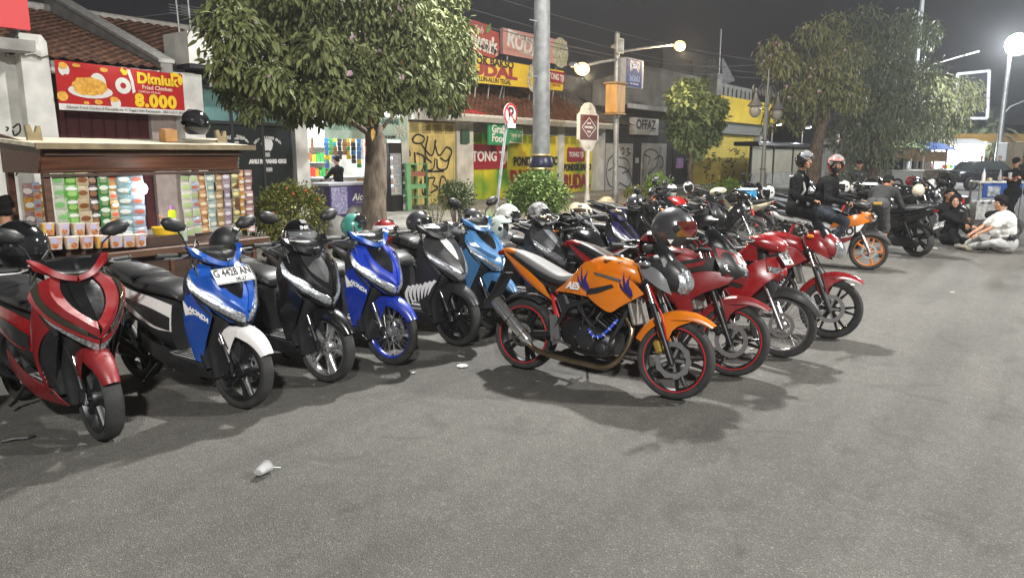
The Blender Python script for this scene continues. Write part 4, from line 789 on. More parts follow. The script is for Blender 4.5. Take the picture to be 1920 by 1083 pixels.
# ornamental double lantern post
OY = 9.3; a0, a1 = onY(1427, 378, OY), onY(1437, 128, OY); P1 = Vector((a0.x, OY, 0)); H_ = a1.z
t = thing('ornate_lantern_post', 'grey ornamental double lantern post with scrolled arms before the yellow shop', 'lantern post', P1); OG = mat('lantern_grey', (.26, .26, .25), .5, .4)
obj('post_shaft', MB().tube([(0, 0, PZ), (0, 0, H_ * .5), (0, 0, H_)], [.11, .07, .03], 10), OG, t, 40)
for z, r_ in ((.3, .18), (1.2, .13), (2.3, .14), (3.6, .11)): obj('shaft_ring', MB().torus(r_ - .04, .045, (0, 0, z), 'Z', 12, 6), OG, t, 60)
for s in (-1, 1):
    za = H_ * .80
    obj('scroll_arm', MB().tube([(s * .16, 0, H_ * .5), (s * .16, 0, za), (s * .3, 0, za + .35), (s * .7, 0, za + .42), (s * 1.15, 0, za + .1), (s * 1.6, 0, za + .02), (s * 1.75, 0, za + .2), (s * 1.62, 0, za + .28)], .035, 6), OG, t, 60)
    obj('scroll_curl', MB().tube([(s * (.45 + .22 * math.cos(a) * (1 - a / 14)), 0, za + .1 + .22 * math.sin(a) * (1 - a / 14)) for a in [k * .7 for k in range(14)]], .025, 5), OG, t, 60); obj('scroll_curl', MB().tube([(s * (.9 + .14 * math.cos(a) * (1 - a / 12)), 0, za + .05 + .14 * math.sin(a) * (1 - a / 12)) for a in [k * .8 for k in range(12)]], .022, 5), OG, t, 60)
    obj('lantern_cap', MB().lathe([(.03, .15), (.06, -.1), (.1, -.25), (.3, -.5), (.28, -.52), (0, -.5)], (s * 1.35, 0, za + .05), 'Z', 12), OG, t, 30); obj('lantern_globe', MB().ball((s * 1.35, 0, za - .62), (.22, .22, .26), 12, 8), mat('unlit_globe', (.45, .44, .4), .15, trans=.3), t, 60)

# tall white street lamp, second mast and arm lamp, billboard frame, signal gantry
def lit(name, p, r_): return obj(name, MB().ball(p, r_, 16, 10), mat('white_lamp_glow', (1, 1, 1), emit=90., col2=(.93, .97, 1)), t, 60)  # glowing ball as wide as the lamp's glare, larger than a real head
LP_ = dep(1890, 130, 43.); B_ = Vector((LP_.x, LP_.y, 0)); t = thing('street_lamp', 'tall grey street lamp with glaring white head at the road edge', 'street lamp', B_)
obj('pole_shaft', MB().tube([(0, 0, 0), (0, 0, LP_.z + .9)], [.17, .11], 10), STEEL, t, 40); lit('lamp_head', (0, -.3, LP_.z + 1.35), (.85, .6, .6)); obj('lower_arm', MB().tube([(0, 0, LP_.z - 2.6), (.6, -.3, LP_.z - 2.1), (2.4, -.9, LP_.z - 1.7)], .05, 6), STEEL, t, 40)
obj('control_box', MB().rbox((0, -.2, 1.9), (.9, .5, 1.1), .05), mat('control_grey', (.42, .42, .42), .6), t)
q0 = dep(1735, -60, 46.); B_ = Vector((q0.x, q0.y, 0)); t = thing('far_lamp_mast', 'pale tall mast rising behind the big tree crown', 'lamp mast', B_); obj('mast_shaft', MB().tube([(0, 0, 0), (0, 0, q0.z + 1)], [.22, .11], 12), mat('bright_galvanised', (.55, .56, .58), .5, .3), t, 40)
q0 = dep(1733, 135, 44.); B_ = Vector((q0.x, q0.y, 0)); t = thing('arm_street_lamp', 'unlit street lamp with long slanting arm leaving the big tree', 'street lamp', B_)
q1, q2 = dep(1752, 120, 44) - B_, dep(1822, 100, 44) - B_; obj('lamp_pole', MB().tube([(0, 0, 0), (0, 0, q0.z - .6), q0 - B_], .07, 8), STEEL, t, 40); obj('lamp_arm', MB().tube([q0 - B_, q1, q2], .05, 6), WHITEP, t, 40); obj('lamp_head', MB().rbox(q2 * .98 + q1 * .02, (.9, .3, .1), .03, (0, R(-15), R(-50))), WHITEP, t)
c4 = [dep(*p, 50.) for p in ((1795, 222), (1795, 139), (1855, 133), (1851, 222))]; B_ = Vector((c4[3].x, c4[3].y, 0)); t = thing('billboard_frame', 'white edged billboard frame with dark face beside the glaring street lamp', 'billboard', B_); c4 = [p - B_ for p in c4]
obj('board_face', MB().loft([[p + Vector((.05, .1, 0)) for p in c4], [p + Vector((.15, .3, 0)) for p in c4]]), mat('board_dark', (.03, .035, .05), .4), t)
for i in range(4): obj('frame_bar', MB().tube([c4[i], c4[(i + 1) % 4]], .1, 6), mat('bright_white', (.8, .8, .8), .4, emit=.5, col2=(.8, .85, 1)), t)  # frame bars brightened by a faint emission of their own, no lamps
obj('support', MB().tube([(.1, .2, 0), c4[3] + Vector((.1, .2, 0))], .15, 8), DMET, t)
q0 = dep(1901, 262, 60.); B_ = Vector((q0.x, q0.y, 0)); t = thing('traffic_signal_pole', 'slim pole with pale signal boxes far down the road', 'traffic signal', B_); obj('pole_shaft', MB().tube([(0, 0, 0), (0, 0, q0.z + .8)], .07, 8), STEEL, t); obj('cross_arm', MB().tube([(-.95, 1, q0.z), (.95, -1, q0.z + .1)], .05, 6), STEEL, t)
obj('signal_box', MB().rbox((.35, -.4, q0.z - .3), (.5, .5, .9), .05), mat('signal_white', (.8, .8, .75), .4, emit=.8, col2=(.9, .9, .8)), t); obj('signal_box', MB().rbox((-.25, .1, q0.z - 1.6), (.4, .4, .9), .05), mat('signal_cream', (.6, .58, .4), .4, emit=.3, col2=(.8, .75, .4)), t)

# overhead cables
for i, (p, q, sag) in enumerate((((700, -38), (1450, 140), .5), ((700, -75), (1450, 118), .4), ((700, 0), (1470, 148), .6), ((860, 38), (1440, 120), .6))):
    A, B = dep(*p, 21.), dep(*q, 46.); tag(obj('overhead_cable', MB().tube([A.lerp(B, k / 10) - Vector((0, 0, sag * math.sin(math.pi * k / 10))) for k in range(11)], .014, 4), mat('cable_grey', (.16, .16, .17), .6)), ('thin overhead cable, the one ending beside the yellow fascia', 'thin overhead cable, topmost across the night sky', 'thin overhead cable running just above the wifi pole', 'thin overhead cable lowest, passing the tea sign')[i], 'cable', 'overhead cables')
A, B = dep(20, 20, 18.), dep(380, 18, 22.); tag(obj('overhead_cable', MB().tube([A, A.lerp(B, .5) - Vector((0, 0, .25)), B], .01, 4), mat('cable_grey', (.16, .16, .17), .6)), 'thin cable over the tiled roof of the fried chicken shop', 'cable', 'overhead cables')

# ball bollards
for px, py, rp, Y, lab, m in ((630, 428, 25, 8.3, 'weathered grey concrete ball bollard beside the clipped round hedge', CONC), (668, 405, 20, 9.8, 'concrete ball bollard just behind the teal helmet', CONC), (1080, 395, 16, 10.2, 'cream ball bollard half hidden by the cream helmet', CREAM), (1137, 385, 17, 10.2, 'cream ball bollard between the two sign posts', CREAM)):
    p = onY(px, py, Y); r_ = rp * pxm(p); t = thing('ball_bollard', lab, 'bollard', (p.x, Y, 0), group='ball bollards'); obj('ball', MB().ball((0, 0, p.z), r_, 20, 14), m, t, 60); obj('pedestal', MB().lathe([(r_ * 1.0, PZ), (r_ * .9, p.z - r_ * .8), (0, p.z - r_ * .75)], n=16), CONC, t, 40)
# ================================================================ trees, bushes, plants
def leafmat(name, c, c2):
    m = mat(name, c, .55, var=.5, scale=2.3, col2=c2, spec=.22); b = m.node_tree.nodes['Principled BSDF']; return m
LEAF = leafmat('mango_green_leaves', (.10, .125, .045), (.20, .215, .085)); LEAF2 = leafmat('bright_leaves', (.10, .19, .03), (.22, .34, .06)); LEAF3 = leafmat('olive_leaves', (.19, .21, .095), (.32, .33, .16)); LEAF4 = leafmat('dark_leaves', (.15, .18, .11), (.26, .29, .18)); LEAFP = leafmat('pale_broad_leaves', (.13, .19, .07), (.26, .32, .15)); HEDG = leafmat('hedge_leaves', (.10, .115, .025), (.21, .21, .05))
PETAL = mat('pink_petals', (.60, .42, .50), .6, var=.2); YLEAF = mat('withered_leaf', (.45, .26, .05), .6, var=.3)
LV = np.array([(0, 0, 0), (.3, .5, .06), (.3, -.5, .06), (.68, .40, .02), (.68, -.40, .02), (1, 0, -.12), (.34, 0, -.03), (.68, 0, -.05)])
LF = [(0, 6, 1), (0, 2, 6), (6, 7, 3, 1), (2, 4, 7, 6), (7, 5, 3), (4, 5, 7)]
def leaf_arrays(C, D, S, W_):
    # C centres, D directions, S lengths, W_ width ratio
    n = len(C); D = D / np.linalg.norm(D, axis=1, keepdims=True); up = NR.normal(size=(n, 3)) * .5 + np.array([0, 0, 1]); s = np.cross(D, up); s /= np.linalg.norm(s, axis=1, keepdims=True) + 1e-9; u = np.cross(s, D)
    V = C[:, None, :] + S[:, None, None] * (LV[None, :, 0:1] * D[:, None, :] + LV[None, :, 1:2] * W_ * s[:, None, :] + LV[None, :, 2:3] * u[:, None, :]); return V.reshape(-1, 3)
def leaf_mesh(name, C, D, S, W_=.36):
    V = leaf_arrays(C, D, S, W_); n = len(C); me = bpy.data.meshes.new(name)
    loops = np.array([i for f in LF for i in f]); tot = np.array([len(f) for f in LF]); st = np.concatenate([[0], np.cumsum(tot)[:-1]])
    me.vertices.add(n * 8); me.vertices.foreach_set('co', V.astype(np.float32).ravel()); me.loops.add(n * len(loops)); me.polygons.add(n * len(LF))
    me.loops.foreach_set('vertex_index', (loops[None, :] + 8 * np.arange(n)[:, None]).ravel().astype(np.int32)); me.polygons.foreach_set('loop_start', (st[None, :] + len(loops) * np.arange(n)[:, None]).ravel().astype(np.int32)); me.polygons.foreach_set('loop_total', np.tile(tot, n).astype(np.int32)); me.update(calc_edges=True); return me
def clump(c, r, n, shell=.5):
    d = NR.normal(size=(n, 3)); d /= np.linalg.norm(d, axis=1, keepdims=True); rad = shell + (1 - shell) * NR.random((n, 1)) ** .6; rad *= 1 + .12 * NR.normal(size=(n, 1)); return np.array(c) + d * rad * np.array(r), d
LK = {}
def single_leaves(par, C, D, S, m, n, W_=.36, name='leaf'):
    # the n leaves nearest the viewer become objects of their own
    dist = np.linalg.norm(C - np.array([0, 0, EYE]), axis=1); idx = np.argsort(dist - S * 2)[:n * 2]; idx = NR.permutation(idx)[:n]
    k = (name, W_)
    if k not in LK: LK[k] = leaf_mesh(name, np.zeros((1, 3)), np.array([[1., 0, 0]]), np.array([1.]), W_)
    base = par.matrix_basis.translation
    for i in idx:
        o = obj(name, LK[k], m, par); o.location = Vector(C[i]) - base; o.rotation_euler = Vector(D[i]).to_track_quat('X', 'Z').to_euler(); o.rotation_euler.rotate_axis('X', random.uniform(-.8, .8)); o.scale = (S[i],) * 3
    return np.setdiff1d(np.arange(len(C)), idx)
def tree(name, label, base, trunk, limbs, clumps, m, leaf_len, wr, dens, singles=0, flowers=0, droop=.8, cat='tree', shell=.45, group=None, extra=None):
    b = Vector(base); t = thing(name, label, cat, b, group=group)
    obj('trunk', MB().tube([Vector(p) - b for p in cr([q[0] for q in trunk], len(trunk) * 3)], [np.interp(i / (len(trunk) * 3 - 1), np.linspace(0, 1, len(trunk)), [q[1] for q in trunk]) * (1 + .04 * math.sin(i * 2.3)) for i in range(len(trunk) * 3)], 14), BARK, t, 60)
    for l in limbs: obj('limb', MB().tube([Vector(p) - b for p in cr(l[0], 8)], list(np.linspace(l[1], .012, 8)), 7), BARK, t, 60)
    Cs, Ds = [], []
    for c, r in clumps:
        n = max(20, int(dens * r[0] * r[1] * 4)); C, d = clump(c, r, n, shell); Cs.append(C); Ds.append(d)
    C = np.concatenate(Cs); D = np.concatenate(Ds) * .6 + NR.normal(size=(len(C), 3)) * .6 + np.array([0, 0, -droop]); S = leaf_len * NR.uniform(.65, 1.25, len(C))
    rest = single_leaves(t, C, D, S, m, singles, wr) if singles else np.arange(len(C))
    bl = np.array(b); cr_ = obj('crown', leaf_mesh('crown', C[rest] - bl, D[rest], S[rest], wr), m, t, kind='stuff')
    if flowers:
        dist = np.linalg.norm(C - np.array([0, 0, EYE]), axis=1); fi = NR.permutation(np.argsort(dist)[:len(C) // 3])[:flowers]
        for i in fi:
            o = obj('flower', lambda: merge([MB().loft([ring(0, 0, 0, .01, .01, 6, 2, 'Z'), ring(0, 0, .04, .02, .02, 6, 2, 'Z'), ring(.0, 0, .06, .05, .05, 6, 1.4, 'Z')], False)]), PETAL, t, 60, key='flower'); o.location = Vector(C[i]) - b; o.rotation_euler = (random.uniform(-1.5, 1.5), random.uniform(-1.5, 1.5), 0); o.scale = (1.3 if leaf_len < .2 else 1.6,) * 3
    return t
def CLD(lst, t, dd=1.5):
    out = []
    for px, py, rp in lst: p = dep(px, py, t + random.uniform(-dd, dd)); r_ = rp * pxm(p); out.append((tuple(p), (r_, r_, r_ * .85)))
    return out
def CL(lst, Y, dy=.9, flat=1.):
    out = []
    for px, py, rp in lst:
        y = Y + random.uniform(-dy, dy); p = onY(px, py, y); r_ = rp * pxm(p); out.append((tuple(p), (r_ * .95, r_ * .95, r_ * .8 * flat)))
    return out
# near street tree
TY = 9.5; tb = onY(704, 420, TY); B = (tb.x, TY, PZ); q = lambda px, py, dy=0: tuple(onY(px, py, TY + dy))
cl = CL([(430, 50, 60), (475, 110, 72), (448, 165, 45), (425, 120, 40), (470, 205, 28), (560, 50, 95), (560, 150, 75), (635, 165, 65), (590, 205, 35), (680, 70, 105), (740, 140, 85), (800, 80, 85), (838, 150, 52), (850, 60, 40), (862, 110, 30), (700, -40, 115), (560, -50, 95), (450, -20, 55), (815, 200, 22), (690, 185, 40), (760, 172, 38), (500, 165, 50), (540, 215, 26), (830, -10, 50), (620, 120, 70), (660, 205, 30), (725, 172, 38), (770, 150, 50), (600, 175, 45), (625, 212, 20), (850, 195, 26), (875, 140, 22)], TY, 1.0)
tree('street_tree', 'leafy street tree with drooping leaves, pink blossoms and a stout trunk by the kiosk', B, [((tb.x - .02, TY, PZ), .25), (q(702, 400), .205), (q(704, 330), .195), (q(705, 275), .172), (q(698, 235), .145)],
     [([q(698, 250), q(660, 190, .3), q(600, 130, .5), q(540, 90, .3)], .09), ([q(700, 245), q(720, 180, -.3), q(760, 120, .3), q(820, 80, .3)], .07), ([q(698, 240), q(690, 150, .2), q(680, 60, 0), q(690, -40, 0)], .1), ([q(690, 250), q(640, 215, 0), q(560, 160, .1), q(480, 130, .1)], .05), ([q(705, 255), q(740, 215, .4), q(800, 170, .6)], .04), ([q(660, 190, .3), q(620, 200, 0), q(600, 225, -.2)], .04), ([q(560, 160, .1), q(490, 180, -.4), q(460, 200, -.6)], .02)],
     cl + CL([(690, 205, 26), (740, 180, 30), (660, 198, 30), (620, 175, 40), (560, 185, 36), (770, 120, 60), (820, 170, 40), (690, 130, 60), (760, 60, 60), (850, 90, 44), (600, 95, 50), (510, 150, 44)], TY - 1.15, .25), LEAF, .135, .36, 900, singles=295, flowers=46, droop=1.0)
t = bpy.data.objects['street_tree']
for px, py in ((622, 175, ), (664, 208), (675, 180), (697, 215), (700, 240), (755, 110)):
    o = obj('withered_leaf', LK[('leaf', .36)], YLEAF, t); o.location = onY(px, py, TY - 1.1) - Vector(B); o.rotation_euler = (random.uniform(-1, 1), 1.2, random.uniform(0, 6)); o.scale = (.2,) * 3
# small glossy tree before the yellow shop
TY = 11.8; tb = onY(1297, 375, TY); q = lambda px, py, dy=0: tuple(onY(px, py, TY + dy))
tree('young_street_tree', 'small bushy tree with broad glossy leaves before the yellow fascia', (tb.x, TY, PZ), [((tb.x, TY, PZ), .10), (q(1293, 310), .085), (q(1300, 270), .06)], [([q(1296, 300), q(1280, 260), q(1270, 200)], .05), ([q(1298, 290), q(1320, 240, -.3), q(1345, 200)], .05), ([q(1300, 275), q(1305, 200), q(1310, 160)], .05), ([q(1297, 320), q(1310, 290), q(1318, 262)], .04)],
     CL([(1275, 185, 28), (1300, 170, 26), (1320, 200, 30), (1290, 225, 36), (1265, 220, 18), (1350, 200, 17), (1345, 225, 18), (1320, 250, 30), (1285, 260, 26), (1270, 245, 22), (1305, 280, 20), (1335, 250, 18), (1280, 152, 10), (1322, 158, 10)], TY, .5), LEAFP, .24, .46, 330, singles=170, droop=.5)
# larger trees farther along
def far_tree(name, label, t, base_px, tpts, limbs, cls, m, ll, dens, fl=0, dy=1.8, wr=.3):
    tb = dep(*base_px, t); Y = tb.y; q = lambda p: tuple(dep(p[0], p[1], t)); return tree(name, label, (tb.x, Y, 0), [((tb.x, Y, 0), tpts[0][2])] + [(q(p), p[2]) for p in tpts], [([q(p) for p in l], w) for l, w in limbs], CLD(cls, t, dy), m, ll, wr, dens, flowers=fl, droop=1.1, group='trees along the fence wall')
far_tree('fence_tree', 'tree with arching pale green sprays and white blossoms over the shelter', 31., (1524, 372), [(1526, 320, .3), (1532, 270, .26), (1541, 235, .22), (1552, 200, .16)], [([(1541, 235), (1510, 190), (1470, 160)], .1), ([(1545, 220), (1590, 160), (1620, 140)], .1), ([(1552, 200), (1540, 130), (1520, 70)], .1)],
         [(1450, 95, 32), (1470, 120, 34), (1445, 125, 24), (1520, 60, 26), (1510, 100, 40), (1560, 50, 34), (1580, 110, 48), (1545, 140, 42), (1470, 185, 26), (1500, 175, 34), (1540, 165, 40), (1580, 170, 40), (1450, 215, 22), (1490, 215, 26), (1530, 205, 28), (1600, 190, 28), (1440, 238, 14), (1495, 240, 14)], LEAF3, .25, 125, 40, 1.6, .24)
far_tree('fence_tree', 'broad dark tree with low dense crown behind the bending man', 34., (1636, 385), [(1637, 340, .26), (1640, 300, .24), (1648, 250, .2)], [([(1648, 250), (1610, 200), (1580, 180)], .1), ([(1648, 250), (1700, 190), (1730, 180)], .1), ([(1648, 250), (1650, 150), (1640, 60)], .12)],
         [(1625, 30, 30), (1615, 90, 50), (1670, 90, 52), (1700, 50, 40), (1735, 65, 34), (1650, 150, 60), (1700, 150, 50), (1740, 130, 30), (1620, 200, 54), (1680, 210, 60), (1735, 200, 38), (1590, 250, 44), (1640, 260, 50), (1700, 255, 46), (1745, 240, 26), (1600, 290, 26), (1655, 298, 26)], LEAF4, .25, 120, 16, 1.6, .26)
far_tree('fence_tree', 'yellow green tree lit by the street lamp in front of the billboard frame', 43., (1738, 352), [(1738, 330, .3), (1736, 290, .28), (1740, 260, .2)], [([(1740, 260), (1790, 200), (1820, 190)], .1), ([(1740, 260), (1720, 200)], .1)],
         [(1740, 150, 26), (1765, 165, 28), (1800, 165, 26), (1825, 165, 20), (1760, 190, 30), (1800, 195, 28), (1830, 190, 18), (1720, 200, 30), (1750, 225, 28), (1790, 225, 26), (1730, 250, 24), (1770, 258, 22)], LEAF3, .34, 90, 10, 2.2, .28)
far_tree('fence_tree', 'dim tree low behind the lit stalls', 52., (1822, 345), [(1822, 320, .4), (1824, 285, .35), (1826, 250, .25)], [([(1826, 250), (1850, 235)], .12)], [(1800, 250, 26), (1830, 240, 28), (1856, 250, 24), (1815, 275, 24), (1850, 275, 24), (1780, 278, 18), (1872, 262, 16)], LEAF4, .9, 24, 8, 3)
# bushes
def bush(name, label, px, py, rx, rz, Y, m, ll, wr, n, singles=0, stems=True, lump=7, cat='bush', box=False):
    c = onY(px, py, Y); k = pxm(c); a, z = rx * k, rz * k * 1.02; t = thing(name, label, cat, (c.x, Y, PZ), group='bushes along the kerb'); Cs, Ds = [], []
    for i in range(lump):
        g = 2 * math.pi * i / lump; cc = (c.x + (0 if i == 0 else a * .45 * math.cos(g)), Y + (0 if i == 0 else a * .4 * math.sin(g)), c.z + (0 if i == 0 else z * .3 * math.sin(g * 2 + .4)))
        f = 1. if i == 0 else .62; C, d = clump(cc, (a * f, a * f * .9, z * f), n // lump, .72 if i == 0 else .5); Cs.append(C); Ds.append(d)
    C = np.concatenate(Cs); ok = C[:, 2] > PZ + .02; C = C[ok]; D = np.concatenate(Ds)[ok] + NR.normal(size=C.shape) * .5; S = ll * NR.uniform(.6, 1.2, len(C))
    rest = single_leaves(t, C, D, S, m, singles, wr) if singles else np.arange(len(C)); obj('foliage', leaf_mesh('foliage', C[rest] - np.array([c.x, Y, PZ]), D[rest], S[rest], wr), m, t, kind='stuff')
    if stems:
        for i in range(6): g = i * 1.05; obj('stem', MB().tube([(.06 * math.cos(g), .06 * math.sin(g), 0), (.2 * a * math.cos(g), .2 * a * math.sin(g), (c.z - PZ) * .5), (.5 * a * math.cos(g), .5 * a * math.sin(g), c.z - PZ)], [.022, .016, .008], 5), BARK, t, 60)
    return t, c, a, z
bt, c, a, z = bush('clipped_round_hedge', 'clipped round yellow green hedge ball beside the snack stall', 545, 402, 64, 52, 8.0, HEDG, .05, .5, 7000, cat='hedge', lump=1)
for k in range(6): o = obj('red_blossom', lambda: MB().ball((0, 0, 0), .022, 6, 4), mat('red_blossom', (.5, .07, .03), .6), bt, 60, key='rbl'); g = random.uniform(3.4, 6.2); e_ = random.uniform(.1, 1.2); o.location = (a * math.cos(g) * math.cos(e_), a * .9 * math.sin(g) * math.cos(e_), c.z - PZ + z * math.sin(e_))
bush('small_bush', 'small topiary bush with bare stems beneath near the yellow doors', 856, 366, 36, 28, 8.4, leafmat('grey_green_leaves', (.055, .08, .035), (.13, .16, .07)), .055, .5, 2600, 60, cat='bush')
bush('large_bush', 'big bright leafy bush at the foot of the tall mast', 1008, 362, 62, 42, 8.2, leafmat('fresh_leaves', (.07, .12, .025), (.17, .24, .06)), .085, .5, 4200, 180)
bush('large_bush', 'upright yellow tipped shrub before the white graffitied doors', 1235, 350, 30, 26, 9.6, LEAF2, .11, .45, 900, 40); bush('small_bush', 'low round bush just in front of the wifi pole side', 1192, 362, 22, 14, 9.2, HEDG, .08, .5, 700)
bush('small_bush', 'dark clipped mound in front of the yellow shutter', 1325, 362, 20, 14, 9.6, LEAF4, .07, .5, 900, lump=1); bush('small_bush', 'spreading light green shrub under the yellow shutter', 1370, 353, 32, 17, 9.8, LEAF2, .12, .4, 900)
bush('small_bush', 'green shrub behind the helmet of the masked rider', 1590, 330, 44, 18, 8.6, LEAF4, .15, .4, 900); bush('small_bush', 'bright green shrub beside the green roofed cart', 1668, 333, 26, 14, 8.8, LEAF2, .22, .4, 500); bush('small_bush', 'shrub low behind the pillion rider near the shelter base', 1430, 357, 26, 14, 9.4, LEAF4, .12, .4, 500)
# broad leaved plants
def blade_plant(name, label, px, py, Y, n, h, w_, m, spread=.5):
    p = onY(px, py, Y); t = thing(name, label, 'plant', (p.x, Y, PZ))
    for i in range(n):
        g = 2 * math.pi * i / n + random.uniform(-.3, .3); k = random.uniform(.6, 1.); s = spread * random.uniform(.4, 1.1); dx, dy = math.cos(g), math.sin(g); mb = MB(); G = []
        for j in range(7):
            u = j / 6; x_, z_ = s * u * u * .9 + .03, h * k * (u - .38 * u ** 3 * s * 1.6); ww = w_ * math.sin(math.pi * min(1, u * .9 + .08)) ** .7 * .5
            G.append([Vector((dx * x_ - dy * ww, dy * x_ + dx * ww, z_)), Vector((dx * x_, dy * x_, z_ - ww * .35)), Vector((dx * x_ + dy * ww, dy * x_ - dx * ww, z_))])
        obj('leaf', mb.grid(G), m, t, 60)
    return t
blade_plant('broad_leaf_plant', 'pale broad leaved plant at the base of the no parking post', 905, 410, 7.9, 26, .85, .16, LEAFP, .5); blade_plant('spear_leaf_plant', 'plant with long dark striped leaves left of the big bush'.replace('left of', 'beside'), 935, 410, 8.3, 9, 1.0, .14, mat('dark_striped_leaf', (.05, .06, .05), .4, var=.5, scale=8, col2=(.22, .24, .2)), .7)
blade_plant('tall_grass_plant', 'tall thin green blades growing against the snack stall end', 468, 440, 8.4, 16, 1.25, .035, leafmat('grass_blade', (.06, .11, .03), (.12, .18, .06)), .25); blade_plant('mottled_plant', 'mottled croton plant low beneath the big bush', 985, 405, 7.7, 14, .6, .1, mat('croton_leaf', (.09, .08, .05), .5, var=.6, scale=14, col2=(.3, .28, .18)), .4)
blade_plant('shade_plant', 'dark leafy plant in front of the glazed dental shop', 520, 395, 12.5, 16, 1.1, .12, LEAF4, .5)
p = onY(818, 440, 7.9); t = thing('bare_twig_shrub', 'sparse twiggy shrub between the grey and black helmets', 'shrub', (p.x, 7.9, PZ))
for i in range(9):
    g = i * .7; obj('twig', MB().tube([(0, 0, 0), (.08 * math.cos(g), .05 * math.sin(g), .5), (.2 * math.cos(g) + .03, .14 * math.sin(g), .75 + .03 * i)], [.01, .007, .004], 5), BARK, t, 60)
C, d = clump((p.x, 7.9, .85), (.22, .2, .32), 160, .2); obj('foliage', leaf_mesh('foliage', C - np.array([p.x, 7.9, PZ]), d, np.full(160, .05), .5), HEDG, t, kind='stuff')
# ================================================================ snack stall on the pavement
ST = 7.62
def Q(px, py, Y=ST): return onY(px, py, Y)
def stall():
    xl, xr = Q(62, 280).x, Q(452, 280).x; zt = Q(250, 271).z; zb = Q(250, 322).z; zc = Q(250, 462).z
    t = thing('snack_stall', 'brown wooden snack stall with pale overhanging roof and hanging sachets', 'market stall', (xl, ST, PZ)); W_ = xr - xl; z0 = zt - PZ; o = lambda z: z - PZ
    RC = mat('pale_roof_board', (.55, .50, .38), .8, var=.2, scale=2, stretch=(.5, 5, 5)); DW = mat('dark_counter_wood', (.045, .022, .013), .5, var=.4, scale=3, bump=.1, stretch=(.5, 5, 5))
    obj('roof_board', MB().prism([(-.18, z0 - .035), (-.18, z0), (.95, z0 + .075), (.95, z0 + .04)], 'X', -.05, W_ + .05), RC, t); obj('roof_edge', MB().bbox((-.055, -.205, z0 - .05), (W_ + .055, -.183, z0 + .004)), mat('roof_edge_wood', (.22, .17, .10), .8, var=.3, scale=5), t)
    obj('fascia_board', MB().prism([(-.10, z0 - .04), (-.06, z0 - .04), (.04, o(zb)), (.0, o(zb))], 'X', .04, W_ - .08), WOOD, t); obj('fascia_trim', MB().box((W_ / 2, -.095, z0 - .09), (W_ - .1, .02, .03)).box((W_ / 2, .0, o(zb) + .03), (W_ - .12, .02, .03)), mat('trim_wood', (.10, .045, .02), .5, var=.3), t)
    obj('side_gusset', MB().prism([(-.12, z0 - .03), (.8, z0 + .1), (.8, o(zb)), (.02, o(zb))], 'X', .02, .04), WOOD, t)
    for x_ in (.06, W_ - .12):
        for y_ in (.0, .8): obj('post', MB().bbox((x_, y_, .1), (x_ + .06, y_ + .06, o(zb) + .06)), WOOD, t)
    obj('counter_top', MB().rbox((W_ / 2, .3, o(zc) - .03), (W_ + .06, 1.3, .05), .01), DW, t); obj('counter_front', MB().bbox((.06, -.26, .12), (W_ - .06, -.23, o(zc) - .06)), DW, t)
    for k in range(5): obj('front_batten', lambda: MB().bbox((-.02, -.28, .12), (.02, -.261, o(zc) - .06)), WOOD, t, key='sbat', loc=(.1 + k * (W_ - .2) / 4, 0, 0))
    obj('counter_lip', MB().rbox((W_ / 2, -.37, o(zc) - .03), (W_ + .08, .04, .075), .008), mat('counter_lip_wood', (.10, .045, .022), .5, var=.3, scale=4), t); obj('back_step', MB().bbox((.1, -.20, o(zc)), (W_ * .58, .05, o(zc) + .10)), DW, t); obj('strip_rail', MB().bbox((.05, -.03, o(zb) - .035), (W_ - .05, .0, o(zb) - .008)), DW, t)
    obj('wheel', MB().torus(.2, .03, (.3, .4, .2), 'Y', 20, 6), RUB, t, 50); obj('wheel', MB().torus(.2, .03, (W_ - .3, .4, .2), 'Y', 20, 6), RUB, t, 50)
    return t, xl, xr, zt, zb, zc
t, xl, xr, zt, zb, zc = stall()
for px, k in ((62, 0), (412, 1)):
    p = Q(px, 250, ST + .35); b = thing('roof_bracket', ('forked wooden bracket on the end of the stall roof by the white wall', 'forked wooden bracket beside the helmet on the stall roof')[k], 'bracket', (p.x, ST + .3, zt + .05)); BW2 = mat('bare_wood', (.26, .20, .11), .8, var=.3)
    obj('upright', MB().prism([(-.06, -.12), (.07, -.12), (.05, .12), (.02, .12), (.0, .06), (-.02, .06), (-.04, .13), (-.08, .12)], 'Y', 0, .04), BW2, b); obj('foot', MB().bbox((-.05, -.04, -.12), (.06, .08, -.07)), BW2, b)
